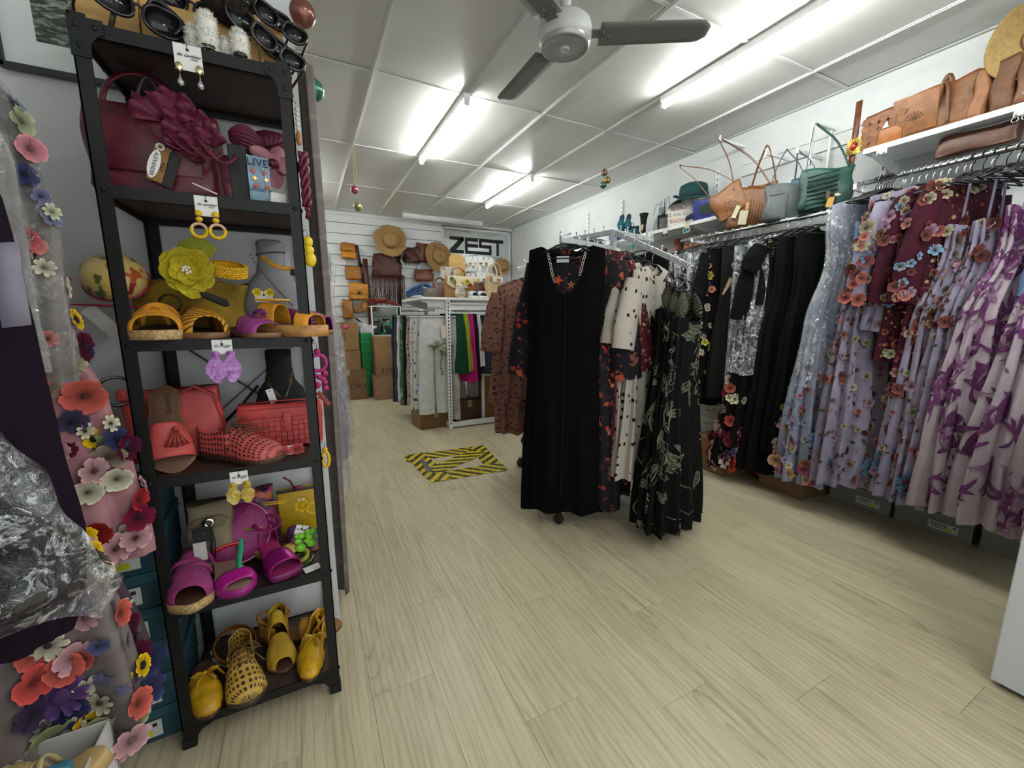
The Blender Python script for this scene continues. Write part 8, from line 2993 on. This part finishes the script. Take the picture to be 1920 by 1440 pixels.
# ------------------------------------------------------------------ hazard tape on the floor
t_ = NT('hazard_tape')
v = t_.coord('UV')
sp = t_.n('ShaderNodeSeparateXYZ')
t_.l(v, sp.inputs[0])
ad = t_.n('ShaderNodeMath', operation='ADD')
t_.l(sp.outputs[0], ad.inputs[0])
t_.l(sp.outputs[1], ad.inputs[1])
ml = t_.n('ShaderNodeMath', operation='MULTIPLY')
ml.inputs[1].default_value = 9.5
t_.l(ad.outputs[0], ml.inputs[0])
fr_ = t_.n('ShaderNodeMath', operation='FRACT')
t_.l(ml.outputs[0], fr_.inputs[0])
wn = t_.noise(t_.coord('Object'), 22, 6, .75)
c = t_.mix(t_.ramp(fr_.outputs[0], [(.0, .0), (.48, .0), (.5, 1.0)], 'CONSTANT'), 'c9b20e', '1d1c14')
t_.col(t_.mix(t_.ramp(wn, [(.5, .0), (.6, .8)]), c, '8a7c1c'))
t_.set(.4)
hz = thing('hazard_tape', 'yellow and black hazard tape square stuck on the floor of the aisle', 'tape', (1.0, 3.1, 0))
def Q(x, y):
 p_ = at(x, y, z=0)
 return Vector((p_.x, p_.y, 0)) - hz.location


def tape(a, b_, wd, z, rough=0):
 d = (b_ - a)
 L = d.length
 d.normalize()
 s = Vector((-d.y, d.x, 0))
 o = MB()
 n = 14
 vs, uv = [], []
 for i in range(n + 1):
  q = i / n
  j0, j1 = rr.uniform(-1, 1) * rough, rr.uniform(-1, 1) * rough
  for sg, j in ((0, j0), (1, j1)):
   p_ = a + d * (L * q) + s * (wd * sg + j)
   vs.append((p_.x, p_.y, z))
   uv.append((L * q, wd * sg))
 o.add(vs, [(2 * i, 2 * i + 2, 2 * i + 3, 2 * i + 1) for i in range(n)], 0, uv)
 o.build('tape_strip', t_.m, hz, False, solid=.0005)


tape(Q(757, 855), Q(905, 835), -.17, .0012, .004)
tape(Q(907, 836), Q(953, 883), -.14, .0018, .003)
tape(Q(808, 906), Q(954, 881), .17, .0024, .002)
tape(Q(757, 855), Q(808, 906), .17, .003, .004)
tape(Q(822, 890), Q(912, 850), .16, .0036, .003)
MB().add([(*(Q(786, 864))[:2], .0045), (*(Q(795, 864))[:2], .0045), (*(Q(812, 884))[:2], .0045), (*(Q(803, 886))[:2], .0045)], [(0, 1, 2, 3)]).build('grey_patch', mat('55524e', .6), hz, False, solid=.0004)

# ------------------------------------------------------------------ baubles from the ceiling
def bauble(label, loc, r, c, string=None, tilt=0):
 t = thing('bauble', label, 'ornament', loc, (0, tilt, 0))
 MB().ball((0, 0, 0), r, n=20).build('ball', mat(c, .22, .55, .15, 40), t)
 MB().lathe([(r * .25, r * .95), (r * .25, r * 1.15), (r * .12, r * 1.18), (.001, r * 1.18)], 12).build('cap', metal('b59a5a'), t)
 if string:
  MB().tube([(0, 0, r * 1.15), (.004, 0, string * .5), (.0, 0, string)], .0012, 5).build('ribbon', mat('b9b24a', .5), t)
 return t


p = at(567, 25, y=1.5)
bauble('copper bauble hanging near the wall end beside the sunglasses rack', tuple(p), .036, '8a5a50', CEIL - p.z, 0)
p = at(587, 168, y=1.9)
bauble('sage green bauble hanging beside the top of the curtain', tuple(p), .04, '4f8a72', CEIL - p.z)
bauble('pink bauble on a yellow ribbon hanging over the aisle', tuple(at(665, 356, y=4.1)), .035, 'a0506a', CEIL - at(665, 356, y=4.1).z)
bauble('gold glitter bauble below the pink one over the aisle', tuple(at(671, 388, y=4.1)), .038, '9a8c5c', CEIL - at(671, 388, y=4.1).z)
for (px, py), c, lb in (((1133, 324), '8a6a5c', 'bronze bauble topmost of the cluster near the right wall'), ((1139, 338), '9a8448', 'gold bauble in the cluster near the right wall'), ((1131, 347), '4a7058', 'green bauble lowest of the cluster near the right wall')):
 p = at(px, py, y=2.9)
 bauble(lb, tuple(p), .028, c, CEIL - p.z)
# ------------------------------------------------------------------ lettering becomes plain mesh
dg = bpy.context.evaluated_depsgraph_get()
for o in [o for o in bpy.data.objects if o.type == 'FONT']:
 me = bpy.data.meshes.new_from_object(o.evaluated_get(dg))
 n = bpy.data.objects.new('lettering', me)
 COL.objects.link(n)
 n.parent = o.parent
 n.location, n.rotation_euler, n.scale = o.location, o.rotation_euler, o.scale
 bpy.data.objects.remove(o)
for o in bpy.data.objects:
 if len(str(o.get('label', '')).split()) > 16:
  print('LONG', o['label'])
